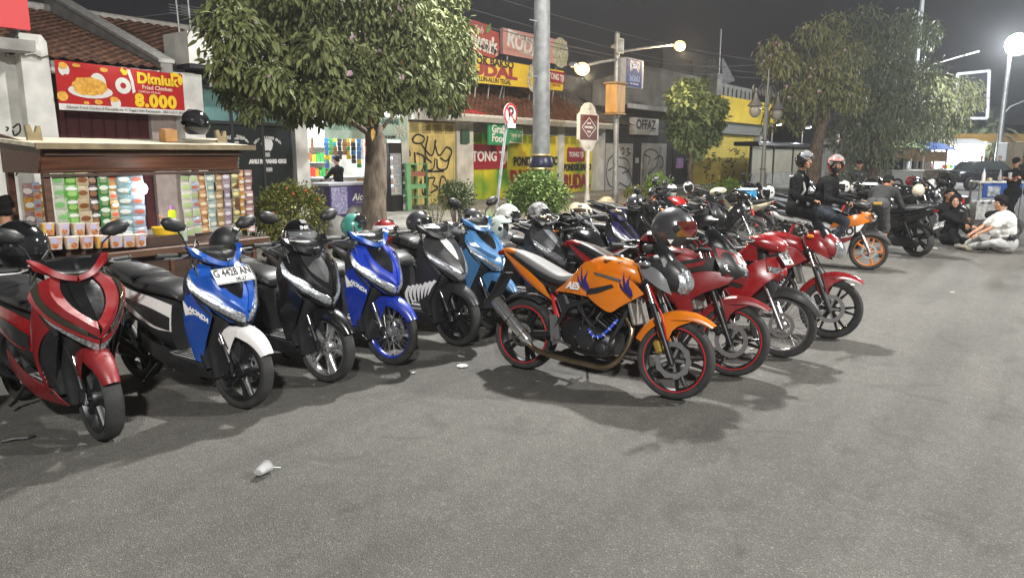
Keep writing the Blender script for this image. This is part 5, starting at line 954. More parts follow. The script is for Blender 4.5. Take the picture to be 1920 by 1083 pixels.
# sachets: printed foil pillows hanging in strips
def sach_mat(n, c, c2, sc=22):
    c = tuple(v * .72 for v in c); c2 = tuple(v * .72 for v in c2); return mat('sachet_' + n, c, .22, var=.5, scale=sc, col2=c2, coat=.4, bump=.25, bscale=18)
SM = {'pale': sach_mat('pale_green', (.42, .50, .33), (.55, .55, .45)), 'green': sach_mat('bright_green', (.05, .30, .02), (.22, .42, .10), 9), 'tan': sach_mat('tan', (.45, .33, .18), (.56, .46, .30), 9), 'black': sach_mat('black', (.02, .015, .012), (.10, .06, .04), 9), 'dgreen': sach_mat('deep_green', (.01, .16, .03), (.08, .30, .08), 9), 'white': sach_mat('white', (.55, .50, .44), (.62, .35, .10)), 'teal': sach_mat('teal', (.03, .25, .35), (.45, .50, .42)), 'lblue': sach_mat('light_blue', (.25, .42, .60), (.55, .50, .50)), 'silver': sach_mat('silver', (.45, .47, .45), (.62, .55, .35)), 'orange': sach_mat('orange', (.50, .16, .05), (.55, .35, .12)), 'brown': sach_mat('brown', (.22, .10, .05), (.52, .38, .14)), 'blue': sach_mat('sky_blue', (.20, .42, .55), (.50, .46, .22)), 'purple': sach_mat('purple', (.18, .12, .28), (.5, .4, .3)), 'maroon': sach_mat('maroon', (.22, .02, .04), (.5, .4, .36)), 'yellow': sach_mat('yellow', (.62, .40, .04), (.5, .10, .05)), 'mix': sach_mat('mixed', (.10, .12, .08), (.5, .42, .15))}
OVAL = {'green': (.62, .62, .58), 'tan': (.17, .06, .02), 'black': (.60, .58, .55), 'dgreen': (.55, .60, .5), 'teal': (.55, .58, .55), 'orange': (.65, .5, .3), 'brown': (.6, .45, .3), 'lblue': (.4, .12, .08), 'white': (.55, .12, .06), 'silver': (.30, .42, .16), 'blue': (.6, .6, .5), 'purple': (.55, .5, .55), 'yellow': (.6, .6, .55), 'maroon': (.6, .55, .5), 'pale': (.15, .35, .12), 'mix': (.6, .5, .2)}
def pillow():
    g = [[((i / 6 - .5) * .97, -(.10 * (math.sin(math.pi * i / 6) * math.sin(math.pi * j / 6)) ** .6) , -(j / 6) * .97) for i in range(7)] for j in range(7)]; return MB().grid(g, .01, (0, -1, 0)).box((0, 0, .0), (.97, .012, .05))
def strip(px, w_px, y0, n, h_px, m, lab, Y=ST + .02, lean=0.):
    p = Q(px, y0, Y); k = pxm(p); w_, h_ = w_px * k * 1.12, h_px * k; s = thing('sachet_strip', lab, 'sachet strip', (p.x, Y - random.uniform(0, .02), p.z), random.uniform(-.12, .12), 'sachet strips on the snack stall')
    for i in range(n):
        mm = m if isinstance(m, str) else m[i % len(m)]
        o = obj('sachet', pillow, SM[mm], s, 60, 'pillow'); o.location = (lean * i * h_ + random.uniform(-.004, .004), random.uniform(-.008, .004), -i * h_); o.rotation_euler = (random.uniform(-.12, .12), random.uniform(-.04, .04), random.uniform(-.22, .22)); o.scale = (w_, w_ * .5, h_)
        pr = obj('printed_badge', lambda: MB().lathe([(0, -.0), (.5, .02), (.5, .06), (0, .05)], (0, 0, 0), 'Y', 12), mat('sachet_badge_' + mm, OVAL[mm], .3), o, 60, 'sbadge'); pr.location = (random.uniform(-.05, .05), -.115, -.26 if mm in ('green', 'black', 'dgreen') else -.55); pr.scale = (.78, .6, .26 if mm in ('green', 'black') else .42)
        if mm in ('green', 'black', 'dgreen', 'teal'): pr = obj('printed_food', lambda: MB().lathe([(0, -.0), (.5, .02), (.5, .06), (0, .05)], (0, 0, 0), 'Y', 12), mat('sachet_food_' + mm, {'green': (.25, .45, .12), 'black': (.25, .12, .06), 'dgreen': (.2, .25, .12), 'teal': (.35, .3, .15)}[mm], .3, var=.6, scale=40), o, 60, 'sbadge'); pr.location = (.02, -.11, -.64); pr.scale = (.6, .6, .4)
for a in ((106, 19, 325, 6, 23, 'pale', 'narrow strip of pale green sachets next to the post of the stall'), (128, 25, 322, 5, 25, 'green', 'strip of bright green drink sachets with white ovals'), (150, 20, 324, 5, 24, 'tan', 'strip of tan sachets printed with brown cups'), (170, 20, 322, 5, 25, 'black', 'strip of black coffee sachets with white ovals'), (189, 19, 325, 6, 21, 'dgreen', 'strip of deep green sachets'), (208, 17, 324, 7, 17, ('white', 'yellow'), 'strip alternating white and orange sachets'), (228, 24, 325, 6, 20, 'teal', 'strip of teal drink sachets'), (252, 22, 325, 6, 20, 'lblue', 'strip of shiny light blue sachets next to the bulb'),
          (346, 18, 324, 7, 17, 'silver', 'strip of silver sachets next to the gap in the stall'), (362, 15, 326, 7, 16, ('silver', 'lblue'), 'narrow strip of silver and blue sachets'), (377, 16, 325, 7, 16, 'orange', 'strip of orange brown sachets'), (392, 16, 325, 6, 17, 'blue', 'strip of sky blue sachets with yellow edges'), (407, 15, 324, 6, 17, 'brown', 'strip of brown and gold coffee sachets'), (422, 15, 322, 6, 17, 'purple', 'strip of purple grey sachets'), (437, 14, 320, 7, 17, 'mix', 'strip of dark mixed sachets by the outer post'), (449, 10, 319, 8, 14, ('orange', 'yellow'), 'thin strip of red and yellow sachets'), (463, 15, 319, 9, 13, 'maroon', 'strip of small maroon sachets at the far end of the stall')):
    strip(*a)
for a in ((50, 17, 344, 4, 26, ('maroon', 'yellow'), 'strip of yellow and maroon packets at the wall end of the stall', ST + .35), (66, 12, 342, 6, 17, ('lblue', 'white'), 'strip of blue and white packets at the wall end of the stall', ST + .3), (78, 10, 346, 5, 18, 'orange', 'thin strip of orange packets beside the stall post', ST + .25)): strip(*a[:7], Y=a[7])
# instant noodle cups in two rows, bottles, tub, bulb
CUPP = [mat('cup_print_%d' % i, c, .35, var=.5, scale=14, col2=c2) for i, (c, c2) in enumerate((((.55, .40, .10), (.45, .14, .06)), ((.50, .42, .32), (.40, .34, .46)), ((.52, .48, .40), (.40, .18, .08)), ((.48, .26, .14), (.48, .44, .5)), ((.55, .50, .42), (.42, .24, .10)), ((.42, .20, .12), (.54, .46, .38))))]
def noodle(px, py, Y, i, row):
    p = Q(px, py, Y); k = pxm(p); s = thing('noodle_cup', 'instant noodle cup, %s' % row, 'noodle cup', (p.x, Y, p.z), random.uniform(-.2, .2), 'noodle cups on the snack stall'); h_ = 25 * k; w_ = 11 * k
    obj('cup', MB().loft([ring(0, 0, 0, w_ * .86, w_ * .6, 16, 7, 'Z'), ring(0, 0, h_ * .9, w_ * 1.05, w_ * .7, 16, 7, 'Z')]), CUPP[i % 6], s, 50); obj('lid', MB().loft([ring(0, 0, h_ * .9, w_ * 1.1, w_ * .74, 16, 7, 'Z'), ring(0, 0, h_ * .94, w_ * 1.08, w_ * .72, 16, 7, 'Z')]), mat('cup_lid', (.65, .6, .52), .35, var=.2, scale=30), s, 40)
    obj('printed_badge', MB().lathe([(0, -.002), (w_ * .55, -.0), (w_ * .55, .004)], (random.choice((-.2, 0, .2)) * w_, -w_ * .69, h_ * .66), 'Y', 14), mat('cup_badge', (.40, .36, .50), .4), s); obj('printed_food', MB().lathe([(0, -.002), (w_ * .5, -.0), (w_ * .5, .006)], (random.uniform(-.2, .2) * w_, -w_ * .655, h_ * .28), 'Y', 12), mat('cup_food', (.36, .13, .04), .4, var=.5, scale=40), s)
for i, px in enumerate((90, 118, 147, 174)): noodle(px, 441, ST - .13, i, ('first', 'second', 'third', 'last')[i] + ' of the back row from the water bottles')
for i, px in enumerate((78, 105, 135, 163, 191, 218, 241, 262)): noodle(px, 468 - i * .9, ST - .28, i + 2, ('first', 'second', 'third', 'fourth', 'fifth', 'sixth', 'seventh', 'last')[i] + ' of the front row along the counter lip')
for i in range(7):
    p = Q(36 + (i % 4) * 8, 452 - (i // 4) * 2, ST + .05 + .12 * (i // 4)); b = thing('water_bottle', 'clear plastic water bottle with blue cap at the wall end of the stall', 'bottle', (p.x, p.y, zc), 0, 'water bottles on the snack stall'); CLB = mat('clear_bottle', (.62, .72, .85), .12, trans=.5, ior=1.2, alpha=.8); obj('bottle_body', MB().lathe([(0, 0), (.03, 0), (.033, .02), (.029, .07), (.033, .09), (.033, .14), (.012, .18), (.012, .195)], n=12), CLB, b, 50); obj('cap', MB().lathe([(.014, .19), (.014, .21), (0, .21)], n=10), mat('cap_blue', (.05, .2, .55), .4), b); obj('label_band', MB().lathe([(.0335, .09), (.0335, .135)], n=12), mat('bottle_label', (.2, .36, .62), .4), b)
p = Q(310, 446, ST); b = thing('yellow_plastic_tub', 'yellow plastic tub standing on the counter under the bulb', 'tub', (p.x, ST, p.z - .02)); obj('tub', MB().lathe([(0, 0), (.10, 0), (.125, .13), (.13, .13), (.13, .14), (.12, .14), (.095, .01), (0, .01)], n=18), mat('tub_yellow', (.75, .48, .03), .4), b, 40); obj('spoon', MB().tube([(0, 0, .06), (.03, .0, .2), (-.05, 0, .26)], .008, 6), mat('spoon_orange', (.6, .2, .04), .4), b)
p = Q(327, 452, ST - .02); b = thing('lime_bottle', 'tall lime yellow soap bottle next to the yellow tub', 'bottle', (p.x, ST - .02, p.z)); obj('bottle_body', MB().rbox((0, 0, .17), (.08, .06, .34), .02), mat('lime_plastic', (.55, .68, .02), .35), b, 40); obj('cap', MB().lathe([(.02, .34), (.02, .38), (0, .38)], n=10), mat('purple_cap', (.3, .1, .3), .4), b)
p = Q(345, 452, ST); b = thing('glass_jar', 'clear glass of green drink beside the lime yellow bottle', 'glass', (p.x, ST, p.z)); obj('glass', MB().lathe([(0, 0), (.04, 0), (.045, .14), (.042, .14), (.037, .01), (0, .01)], n=14), mat('thin_glass', (.9, .95, .95), .03, alpha=.22), b, 40); obj('drink', MB().lathe([(0, .01), (.035, .01), (.04, .10), (0, .10)], n=12), mat('green_drink', (.12, .25, .06), .3), b, 40)
p = Q(275, 448, ST); b = thing('folded_paper_pile', 'pile of pale folded papers at the counter edge below the bulb', 'papers', (p.x, ST - .08, zc));
for k in range(3): obj('sheet', MB().rbox((0, 0, .006 + k * .012), (.2, .13, .010), .003, (0, 0, .2 * k)), (PAPER, mat('pale_green_paper', (.5, .58, .4), .7), PAPER)[k], b)
p = Q(266, 354, ST + .1); b = thing('light_bulb', 'bare glowing white bulb hanging in the gap of the stall', 'light bulb', p); obj('glass_bulb', MB().ball((0, 0, 0), (.055, .055, .062), 14, 10), mat('bulb_glow', (1, 1, 1), emit=18., col2=(.97, .98, 1)), b, 60); obj('socket', MB().lathe([(.02, .05), (.02, .1), (0, .1)], n=10), WHITEP, b); obj('flex', MB().tube([(0, 0, .1), (0, 0, zb - p.z + .04)], .004, 5), BLK, b)  # bulb drawn oversized so its ball covers the glare
lamp('stall_bulb_light', (p.x, p.y - .15, p.z - .02), 9, (.96, .98, 1), .06)
p = Q(329, 250, ST + .2); b = thing('cardboard_box', 'small orange brown cardboard box beside the helmet on the stall roof', 'box', (p.x, ST + .35, zt + .0)); obj('carton', MB().rbox((0, 0, .1), (.14, .14, .13), .005), mat('cardboard', (.42, .22, .08), .8, var=.15), b); obj('carton_flap', MB().box((0, -.01, .172), (.15, .07, .006), (R(8), 0, 0)), mat('cardboard', (.42, .22, .08), .8), b)
p = Q(372, 252, ST + .25); b = thing('white_tray', 'thin white tray under the black helmet on the stall roof', 'tray', (p.x, ST + .25, zt + .055)); obj('tray', MB().lathe([(0, 0), (.17, 0), (.2, .018), (.195, .022), (.165, .008), (0, .008)], n=24), WHITEP, b, 40)
# ================================================================ motorcycles
HEADL = mat('headlight_glass', (.42, .44, .46), .08, .6, var=.5, scale=70, bump=.25, bscale=90, coat=1.)
MATT = mat('matt_black_panel', (.02, .02, .021), .38, coat=.15)
GOLDP = mat('exhaust_brown_chrome', (.42, .32, .2), .25, .95, var=.3, scale=8)
DISC = mat('brake_disc', (.36, .36, .36), .3, .7)
FLOORM = mat('floor_mat_grey', (.28, .28, .27), .6, var=.2, scale=20)
CALG = mat('gold_caliper', (.55, .38, .08), .35, .7)
MIRG = mat('mirror_glass', (.6, .62, .64), .03, 1.)
PLATEW = mat('number_plate_white', (.72, .72, .7), .4); BLUEHOSE = mat('blue_hose', (.02, .06, .45), .4)
def tyre(r, tw): return MB().lathe([(r * .755, -tw * .34), (r * .87, -tw * .47), (r * .93, -tw * .5), (r * .972, -tw * .40), (r * .993, -tw * .2), (r, 0), (r * .993, tw * .2), (r * .972, tw * .40), (r * .93, tw * .5), (r * .87, tw * .47), (r * .755, tw * .34)], (0, 0, 0), 'Y', 40)
def rimring(r, tw):
    a = r * .785; return MB().lathe([(a, -tw * .36), (a * 1.0, -tw * .42), (a * .965, -tw * .40), (a * .92, -tw * .18), (a * .915, 0), (a * .92, tw * .18), (a * .965, tw * .40), (a, tw * .42), (a, tw * .36)], (0, 0, 0), 'Y', 40)
def cast(r, tw, k, split):
    mb = MB(); a = r * .735
    for i in range(k):
        g = 2 * math.pi * i / k
        for d in ((-.16, .16) if split else (0,)):
            p0 = Vector((.05 * math.cos(g), 0, .05 * math.sin(g))); p1 = Vector((a * math.cos(g + d), 0, a * math.sin(g + d))); t = (p1 - p0).normalized(); s = Vector((-t.z, 0, t.x)); w0, w1 = (.018, .009) if split else (.022, .014)
            rings = [[p + s * w * sx + Vector((0, h * sy, 0)) for sx, sy in ((-1, -.6), (-.5, -1), (.5, -1), (1, -.6), (1, .6), (.5, 1), (-.5, 1), (-1, .6))] for p, w, h in ((p0, w0, tw * .3), (p1, w1, tw * .22))]; mb.loft(rings)
    mb.lathe([(0, -tw * .45), (.045, -tw * .45), (.055, -tw * .3), (.055, tw * .3), (.045, tw * .45), (0, tw * .45)], (0, 0, 0), 'Y', 16); return mb
def wires(r, tw):
    mb = MB(); a = r * .735
    for i in range(32):
        g = 2 * math.pi * i / 32; s = 1 if i % 2 else -1; o = .45 * (1 if (i // 2) % 2 else -1)
        mb.tube([(.035 * math.cos(g + o), s * tw * .45, .035 * math.sin(g + o)), (a * math.cos(g), s * .004, a * math.sin(g))], .0022, 4, False)
    return mb
def disc(r, y, wave=False):
    mb = MB(); n = 40; g = []
    for q in (0, 1):
        for rr in (.72, 1.):
            g.append([Vector((r * rr * (1 + (.05 * math.cos(10 * a) if wave and rr == 1 else 0)) * math.cos(a), y + (.004 if q else 0), r * rr * (1 + (.05 * math.cos(10 * a) if wave and rr == 1 else 0)) * math.sin(a))) for a in [2 * math.pi * k / n for k in range(n + 1)]])
    mb.grid([g[0], g[1]]); mb.grid([g[2], g[3]]); mb.grid([g[1], g[3]]); mb.grid([g[0], g[2]])
    for k in range(5): a = 2 * math.pi * k / 5; mb.box((r * .4 * math.cos(a), y + .002, r * .4 * math.sin(a)), (r * .5, .004, .02), (0, -a, 0))
    for k in range(20): a = 2 * math.pi * (k + .5) / 20; mb.lathe([(0, y - .0015), (.006, y - .0015), (.006, y + .0055), (0, y + .0055)], (r * (.74 if k % 2 else .86) * math.cos(a), 0, r * (.74 if k % 2 else .86) * math.sin(a)), 'Y', 6)
    return mb
def wheel(root, name, x, r, tw, style, rimm, spm, M=None, discy=None, wave=False, stripe=None, dr=.11):
    w = obj(name, lambda: tyre(r, tw), RUB, root, 50, 'ty%s%s' % (r, tw))
    T = Matrix.Translation((x, 0, r)); w.matrix_local = (M @ T) if M else T
    obj('rim', lambda: rimring(r, tw), rimm, w, 50, 'ri%s%s' % (r, tw))
    if style == 'wire':
        s = obj('wire_spokes', lambda: wires(r, tw), CHR, w, 50, 'wi%s' % r); s['kind'] = 'stuff'; obj('hub', lambda: MB().lathe([(0, -.045), (.03, -.045), (.045, -.035), (.045, -.03), (.025, -.02), (.025, .02), (.045, .03), (.045, .035), (.03, .045), (0, .045)], (0, 0, 0), 'Y', 16), ALU, w, 50, 'hubw')
    else: k, sp = {'s5': (5, False), 'y5': (5, True), 'y6': (6, True), 's3': (3, True)}[style]; obj('spokes', lambda: cast(r, tw, k, sp), spm, w, 40, 'ca%s%s%s' % (r, tw, style))
    if discy is not None: obj('brake_disc', lambda: disc(dr, 0, wave), DISC, w, 40, 'di%s%s' % (dr, wave), loc=(0, discy, 0))
    if stripe is not None:
        for s in (-1, 1): obj('rim_stripe', lambda: MB().torus(r * .80, .005, (0, 0, 0), 'Y', 40, 5), stripe, w, 60, 'st%s' % r, loc=(0, s * tw * .44, 0))
    return w
def fender(xc, zc, r, w, a0, a1, drop=.045, taper=0., lift=0.):
    g = []; n = 16
    for i in range(n + 1):
        u = i / n; a = R(a0 + (a1 - a0) * u); k = 1 - taper * (1 - min(1, u * 3)) ; row = []
        for y, d in ((-1, -drop * k), (-.92, -.012), (-.55, .006), (0, .014), (.55, .006), (.92, -.012), (1, -drop * k)): rr = r + d + lift * (1 - u) ** 2; row.append((xc + rr * math.cos(a), y * w / 2 * k, zc + rr * math.sin(a)))
        g.append(row)
    return MB().grid(g, .004, (0, 0, 1))
class SF:
    half = False
    # smooth surface over half a front: u from the centre line to the edge, v from bottom to top
    def __init__(s, rows, n=25): s.g = surf(rows, n, n); s.n = n
    def __call__(s, u, v, off=0.):
        n = s.n - 1; uu, vv = min(max(u, 0), 1) * n, min(max(v, 0), 1) * n; i, j = min(int(vv), n - 1), min(int(uu), n - 1); f, e = vv - i, uu - j
        if v < 0: f = v * n
        if v > 1: f = 1 + (v - 1) * n
        if u > 1: e = 1 + (u - 1) * n
        g = s.g; p = (g[i][j] * (1 - e) + g[i][j + 1] * e) * (1 - f) + (g[i + 1][j] * (1 - e) + g[i + 1][j + 1] * e) * f
        if off:
            du = g[i][j + 1] - g[i][j]; dv = g[i + 1][j] - g[i][j]; nn = du.cross(dv); nn = nn.normalized() if nn.length > 1e-9 else Vector((1, 0, 0))
            if nn.x < 0 and nn.y < .2: nn = -nn
            if nn.x < -.2: nn = -nn
            p = p + nn * off
        return p
    def sheet(s, th=.004): return MB().grid(s.g, th, (1, .4, .2)).mirror()
    def strip(s, A, B, off=.004, n=12, m=5, th=.006, mir=True, crown=0.):
        a = cr([Vector((p[0], p[1], 0)) for p in A], n); b = cr([Vector((p[0], p[1], 0)) for p in B], n)
        g = [[s(*(a[i].lerp(b[i], j / (m - 1)))[:2], off + crown * math.sin(math.pi * j / (m - 1))) for i in range(n)] for j in range(m)]
        mb = MB().grid(g, th, (1, .4, .2)); return mb.mirror() if mir and not SF.half else mb
APRON = SF([[(.705, 0, .585), (.69, .035, .59), (.655, .075, .605)], [(.725, 0, .65), (.685, .075, .66), (.60, .145, .68)], [(.695, 0, .72), (.65, .105, .73), (.53, .205, .765)], [(.64, 0, .79), (.595, .12, .805), (.47, .232, .86)], [(.57, 0, .87), (.525, .10, .89), (.43, .195, .94)], [(.49, 0, .945), (.46, .06, .955), (.41, .11, .98)]])
COWL = SF([[(.50, 0, .95), (.48, .05, .955), (.44, .11, .98)], [(.515, 0, .995), (.48, .09, 1.0), (.41, .19, 1.035)], [(.475, 0, 1.045), (.445, .09, 1.05), (.385, .205, 1.075)], [(.39, 0, 1.08), (.37, .09, 1.08), (.345, .195, 1.08)]])
def sides(root, name, key, fn, m, th=.004, label=None):
    # the same panel on either flank, each an object of its own
    for s in (1, -1):
        o = obj(name, (lambda s=s: MB().grid([[(p.x, p.y * s, p.z) for p in r] for r in fn()], th, (0, s, 0))), m, root, 50, key + str(s));
        if label: o['label'] = label
def lr(name, fn, m, root, sm, key):
    # one object for each side of the centre line
    for s in (1, -1):
        def f(s=s):
            SF.half = True; b = fn(); SF.half = False; b.v = [(x, y * s, z) for x, y, z in b.v]; return b
        obj(name, f, m, root, sm, key + str(s))
def steerM(deg, x, z, rake): return Matrix.Translation((x, 0, z)) @ Matrix.Rotation(R(deg), 4, Vector((-math.sin(R(rake)), 0, math.cos(R(rake))))) @ Matrix.Translation((-x, 0, -z))
def place(front, heading, xf, lean):
    h = R(heading); return (front[0] - math.cos(h) * xf, front[1] - math.sin(h) * xf, 0), h, R(-lean)
def mirrors(root, M, x, y, z, h=.17, sp=.13, m=BLK):
    for s in (-1, 1):
        st = obj('mirror', (lambda s=s: MB().tube([(x, s * y, z), (x - .01, s * (y + .03), z + h * .5), (x + .01, s * (y + sp * .75), z + h * .9)], .0055, 6)), m, root, 60, 'mst%s%s%s%s%s' % (s, x, y, z, h))
        if M: st.matrix_local = M
        obj('mirror_housing', (lambda s=s: MB().loft([[Vector((x + .012 + dx, s * (y + sp * .8 + (.082 * k) * c), z + h + .048 * k * sn + .012 * c * s * s)) for c, sn in ((1, .1), (.75, .75), (.2, 1), (-.5, .85), (-1, .15), (-.85, -.6), (-.2, -.95), (.6, -.8))] for dx, k in ((.038, .25), (.032, .6), (.012, .95), (-.012, 1.0), (-.018, .97))])), m, st, 50, 'mh%s%s%s%s%s' % (s, x, y, z, h))
        obj('mirror_glass', (lambda s=s: MB().loft([[Vector((x + .012 + dx, s * (y + sp * .8 + .074 * c), z + h + .042 * sn + .012 * c)) for c, sn in ((1, .1), (.75, .75), (.2, 1), (-.5, .85), (-1, .15), (-.85, -.6), (-.2, -.95), (.6, -.8))] for dx in (-.019, -.021)])), MIRG, st, None, 'mg%s%s%s%s%s' % (s, x, y, z, h))
def bars(root, M, x, z, y0, y1, back=.06, gm=BLK, rise=0.):
    for s in (-1, 1):
        o = obj('grip', (lambda s=s: MB().tube([(x - back * .55, s * (y0 + (y1 - y0) * .42), z + rise), (x - back, s * y1, z + rise * .9)], .0175, 10).tube([(x - back, s * y1, z + rise * .9), (x - back * 1.05, s * (y1 + .012), z + rise * .9)], .02, 10)), gm, root, 50, 'gr%s%s%s%s%s' % (s, x, z, y1, rise));
        b = obj('handlebar', (lambda s=s: MB().tube([(x, s * y0 * .2, z - .01), (x, s * y0, z + rise * .7), (x - back * .6, s * (y0 + (y1 - y0) * .45), z + rise)], .011, 8).rbox((x - back * .3 + .02, s * (y0 + (y1 - y0) * .3), z + rise), (.045, .05, .035), .008)), DMET, root, 50, 'hb%s%s%s%s%s' % (s, x, z, y1, rise))
        l = obj('lever', (lambda s=s: MB().tube([(x + .03, s * (y0 + (y1 - y0) * .25), z + rise + .005), (x + .025, s * (y0 + (y1 - y0) * .5), z + rise - .01), (x - .01, s * (y1 - .005), z + rise - .012)], [.007, .006, .007], 6)), CHR, root, 50, 'lv%s%s%s%s%s' % (s, x, z, y1, rise))
        if M:
            for q in (o, b, l): q.matrix_local = M
def fork(root, M, xa, za, y, xt, zt, low=DMET, up=CHR, rl=.021, ru=.0165, fr=.5):
    for s in (-1, 1):
        a, b = Vector((xa, s * y, za)), Vector((xt, s * y, zt)); k = 'fk%s%s%s%s%s' % (s, xa, xt, zt, rl)
        o = obj('fork_leg', lambda: MB().tube([a - (b - a).normalized() * .03, a.lerp(b, fr * .96), a.lerp(b, fr)], [rl, rl, ru], 10), low, root, 50, k + 'l'); p = obj('fork_tube', lambda: MB().tube([a.lerp(b, fr), b], ru, 10), up, root, 50, k + 'u')
        if M: o.matrix_local = M; p.matrix_local = M
def plate(root, s, loc, rot, w=.27, h=.115, M=None, s2='08.27'):
    o = obj('number_plate', lambda: MB().rbox((0, 0, 0), (w, .004, h), .0015), PLATEW, root, None, 'plate%s' % w); o.location = loc; o.rotation_euler = rot
    b = obj('plate_border', lambda: merge([MB().bbox((-w / 2, -.0032, sgn_ * (h / 2 - .006) - .002), (w / 2, -.0022, sgn_ * (h / 2 - .006) + .002)) for sgn_ in (-1, 1)]), INK, o, None, 'plb%s' % w)
    text(s, .075, INK, o, (0, -.0035, .018), FRONT, bold=.002, ext=.0006, sx=.74); text(s2, .034, INK, o, (.04, -.0035, -.036), FRONT, bold=.001, ext=.0006); return o

def scooter(label, front, heading=-90, lean=0, steer=0, body_=BLUE, fend=BLUE, side=WHT, low=MATT, cowl=BLUE, rimm=DMET, spm=DMET, wstyle='y5', style='beat', stripe=None, apx=None, seat=SEATM, wing=None, text_=None, r=.265, mir=(1, 1), name='scooter', skirt=None, tw=.088):
    loc, rz, rx = place(front, heading, .63, lean); t = thing(name, label, 'scooter', loc, rz, 'scooters and motorbikes parked on the street', rx); M = steerM(steer, .50, .55, 26)
    wheel(t, 'front_wheel', .63, r, tw, wstyle, rimm, spm, M, .055, False, stripe, .095); wheel(t, 'rear_wheel', -.63, r, tw + .01, wstyle, rimm, spm, None, None, False, stripe)
    fork(t, M, .63, r, .072, .44, .66, DMET if wstyle != 'wire' else CHR, CHR, .018, .0135, .45)
    o = obj('axle_nut', lambda: MB().tube([(.63, -.1, .265), (.63, .1, .265)], .014, 8).rbox((.63, -.085, .29), (.04, .03, .09), .01).rbox((.585, .07, .33), (.05, .035, .09), .01), DMET, t, 40, 'axn'); o.matrix_local = M
    o = obj('front_fender', lambda: fender(.63, .265, .298, .135, 28, 152, .06, .35), fend, t, 50, 'sfend'); o.matrix_local = M
    for s in (-1, 1):
        o = obj('fender_stay', (lambda s=s: MB().grid(panel([(.47, s * .069, .50), (.53, s * .072, .42), (.56, s * .07, .36)], [(.68, s * .069, .555), (.62, s * .074, .44), (.59, s * .07, .37)], .006 * s, 6, 4), .004, (0, s, 0))), fend, t, 50, 'fst%s' % s); o.matrix_local = M
    t.scale = (1.02, 1.1, 1.04)
    for i, (a, b_) in enumerate((((.40, -.17, 1.0), (.60, -.085, .42)), ((.40, .15, 1.0), (.58, .085, .36)), ((.42, -.2, 1.02), (.38, -.05, .92)))): o = obj('control_cable', lambda: MB().tube(cr([a, (a[0] + .05, a[1] * 1.1, a[2] - .06), (b_[0] - .08, b_[1] * 1.4, b_[2] + .2), b_], 12), .0055, 5), BLK, t, 60, 'cab%d' % i); o.matrix_local = M
    # front shell
    obj('front_apron', lambda: APRON.sheet(.005), (BLKG if style == 'vario' else body_), t, 40, 'apron')
    S = APRON.strip
    if style == 'beat':
        lr('headlight', lambda: S([(1.0, .68), (.74, .50), (.44, .33), (.10, .21)], [(1.03, .50), (.86, .25), (.52, .07), (.08, .055)], .007, 14, 5, .01, True, .006), HEADL, t, 50, 'bh'); obj('headlight_trim', lambda: S([(1.0, .52), (.85, .27), (.5, .09), (0, .05)], [(1.03, .45), (.88, .2), (.55, .0), (0, -.01)], .009, 14, 3), BLKG, t, 50, 'bht')
        obj('nose_inset', lambda: S([(.0, .97), (.0, .75), (0, .52)], [(.55, .98), (.34, .72), (.02, .50)], .006, 8, 5), apx or BLKG, t, 50, 'bni'); lr('turn_signal', lambda: S([(.98, .74), (.88, .62), (.74, .52)], [(1.02, .66), (.92, .55), (.76, .50)], .012, 6, 3), HEADL, t, 50, 'bts')
        lr('nose_crease', lambda: S([(.5, .82), (.3, .52), (.06, .28)], [(.66, .80), (.46, .46), (.12, .22)], .006, 10, 3, .006, True, .012), body_, t, 12, 'bnc')
    elif style == 'vario':
        obj('red_beak', lambda: S([(.70, 1.06), (.50, .76), (.14, .48), (0, .42)], [(1.0, .84), (.80, .60), (.28, .26), (0, .16)], .008, 14, 3, .01, True, .024), body_, t, 12, 'vb'); lr('turn_signal', lambda: S([(.97, .80), (.74, .54), (.30, .28)], [(1.03, .70), (.82, .42), (.34, .20)], .019, 10, 4), SMOKE, t, 50, 'vts')
        lr('cheek_panel', lambda: S([(1.03, .72), (.84, .42), (.36, .19), (.02, .13)], [(1.07, .60), (.9, .34), (.42, .13), (.02, .07)], .014, 12, 4, .01), body_, t, 50, 'vcp'); lr('headlight', lambda: S([(1.0, .44), (.78, .24), (.4, .11), (.05, .06)], [(1.03, .26), (.85, .06), (.5, -.05), (.05, -.06)], .008, 12, 4, .012), HEADL, t, 50, 'vhl'); obj('nose_inset', lambda: S([(0, .95), (0, .7), (0, .36)], [(.42, .98), (.26, .70), (.02, .36)], .008, 8, 5), BLKG, t, 50, 'vni')
    elif style == 'dual':
        lr('headlight', lambda: S([(.95, .60), (.7, .52), (.36, .36), (.15, .26)], [(1.0, .46), (.8, .26), (.5, .14), (.18, .18)], .007, 12, 5, .01, True, .008), HEADL, t, 50, 'dh'); obj('nose_inset', lambda: S([(0, 1.), (0, .8), (0, .6)], [(.35, 1.), (.22, .8), (.02, .56)], .006, 8, 4), apx or WHT, t, 50, 'dni'); obj('lower_lamp', lambda: S([(.0, .2), (.0, .14), (0, .08)], [(.5, .2), (.55, .13), (.4, .06)], .006, 6, 4), HEADL, t, 50, 'dll')
    elif style == 'sleek':
        lr('headlight', lambda: S([(1.0, .5), (.7, .33), (.4, .2), (.1, .13)], [(1.03, .38), (.8, .14), (.5, .02), (.1, .03)], .007, 12, 5, .01, True, .005), HEADL, t, 50, 'sh'); obj('nose_inset', lambda: S([(0, .98), (0, .8), (0, .62)], [(.6, .98), (.4, .8), (.05, .60)], .006, 8, 4), BLKG, t, 50, 'sni'); lr('cheek_panel', lambda: S([(.7, .95), (.45, .62), (.12, .40)], [(1., .84), (.9, .6), (.3, .34)], .008, 10, 3, .01, True, .016), body_, t, 12, 'scp')
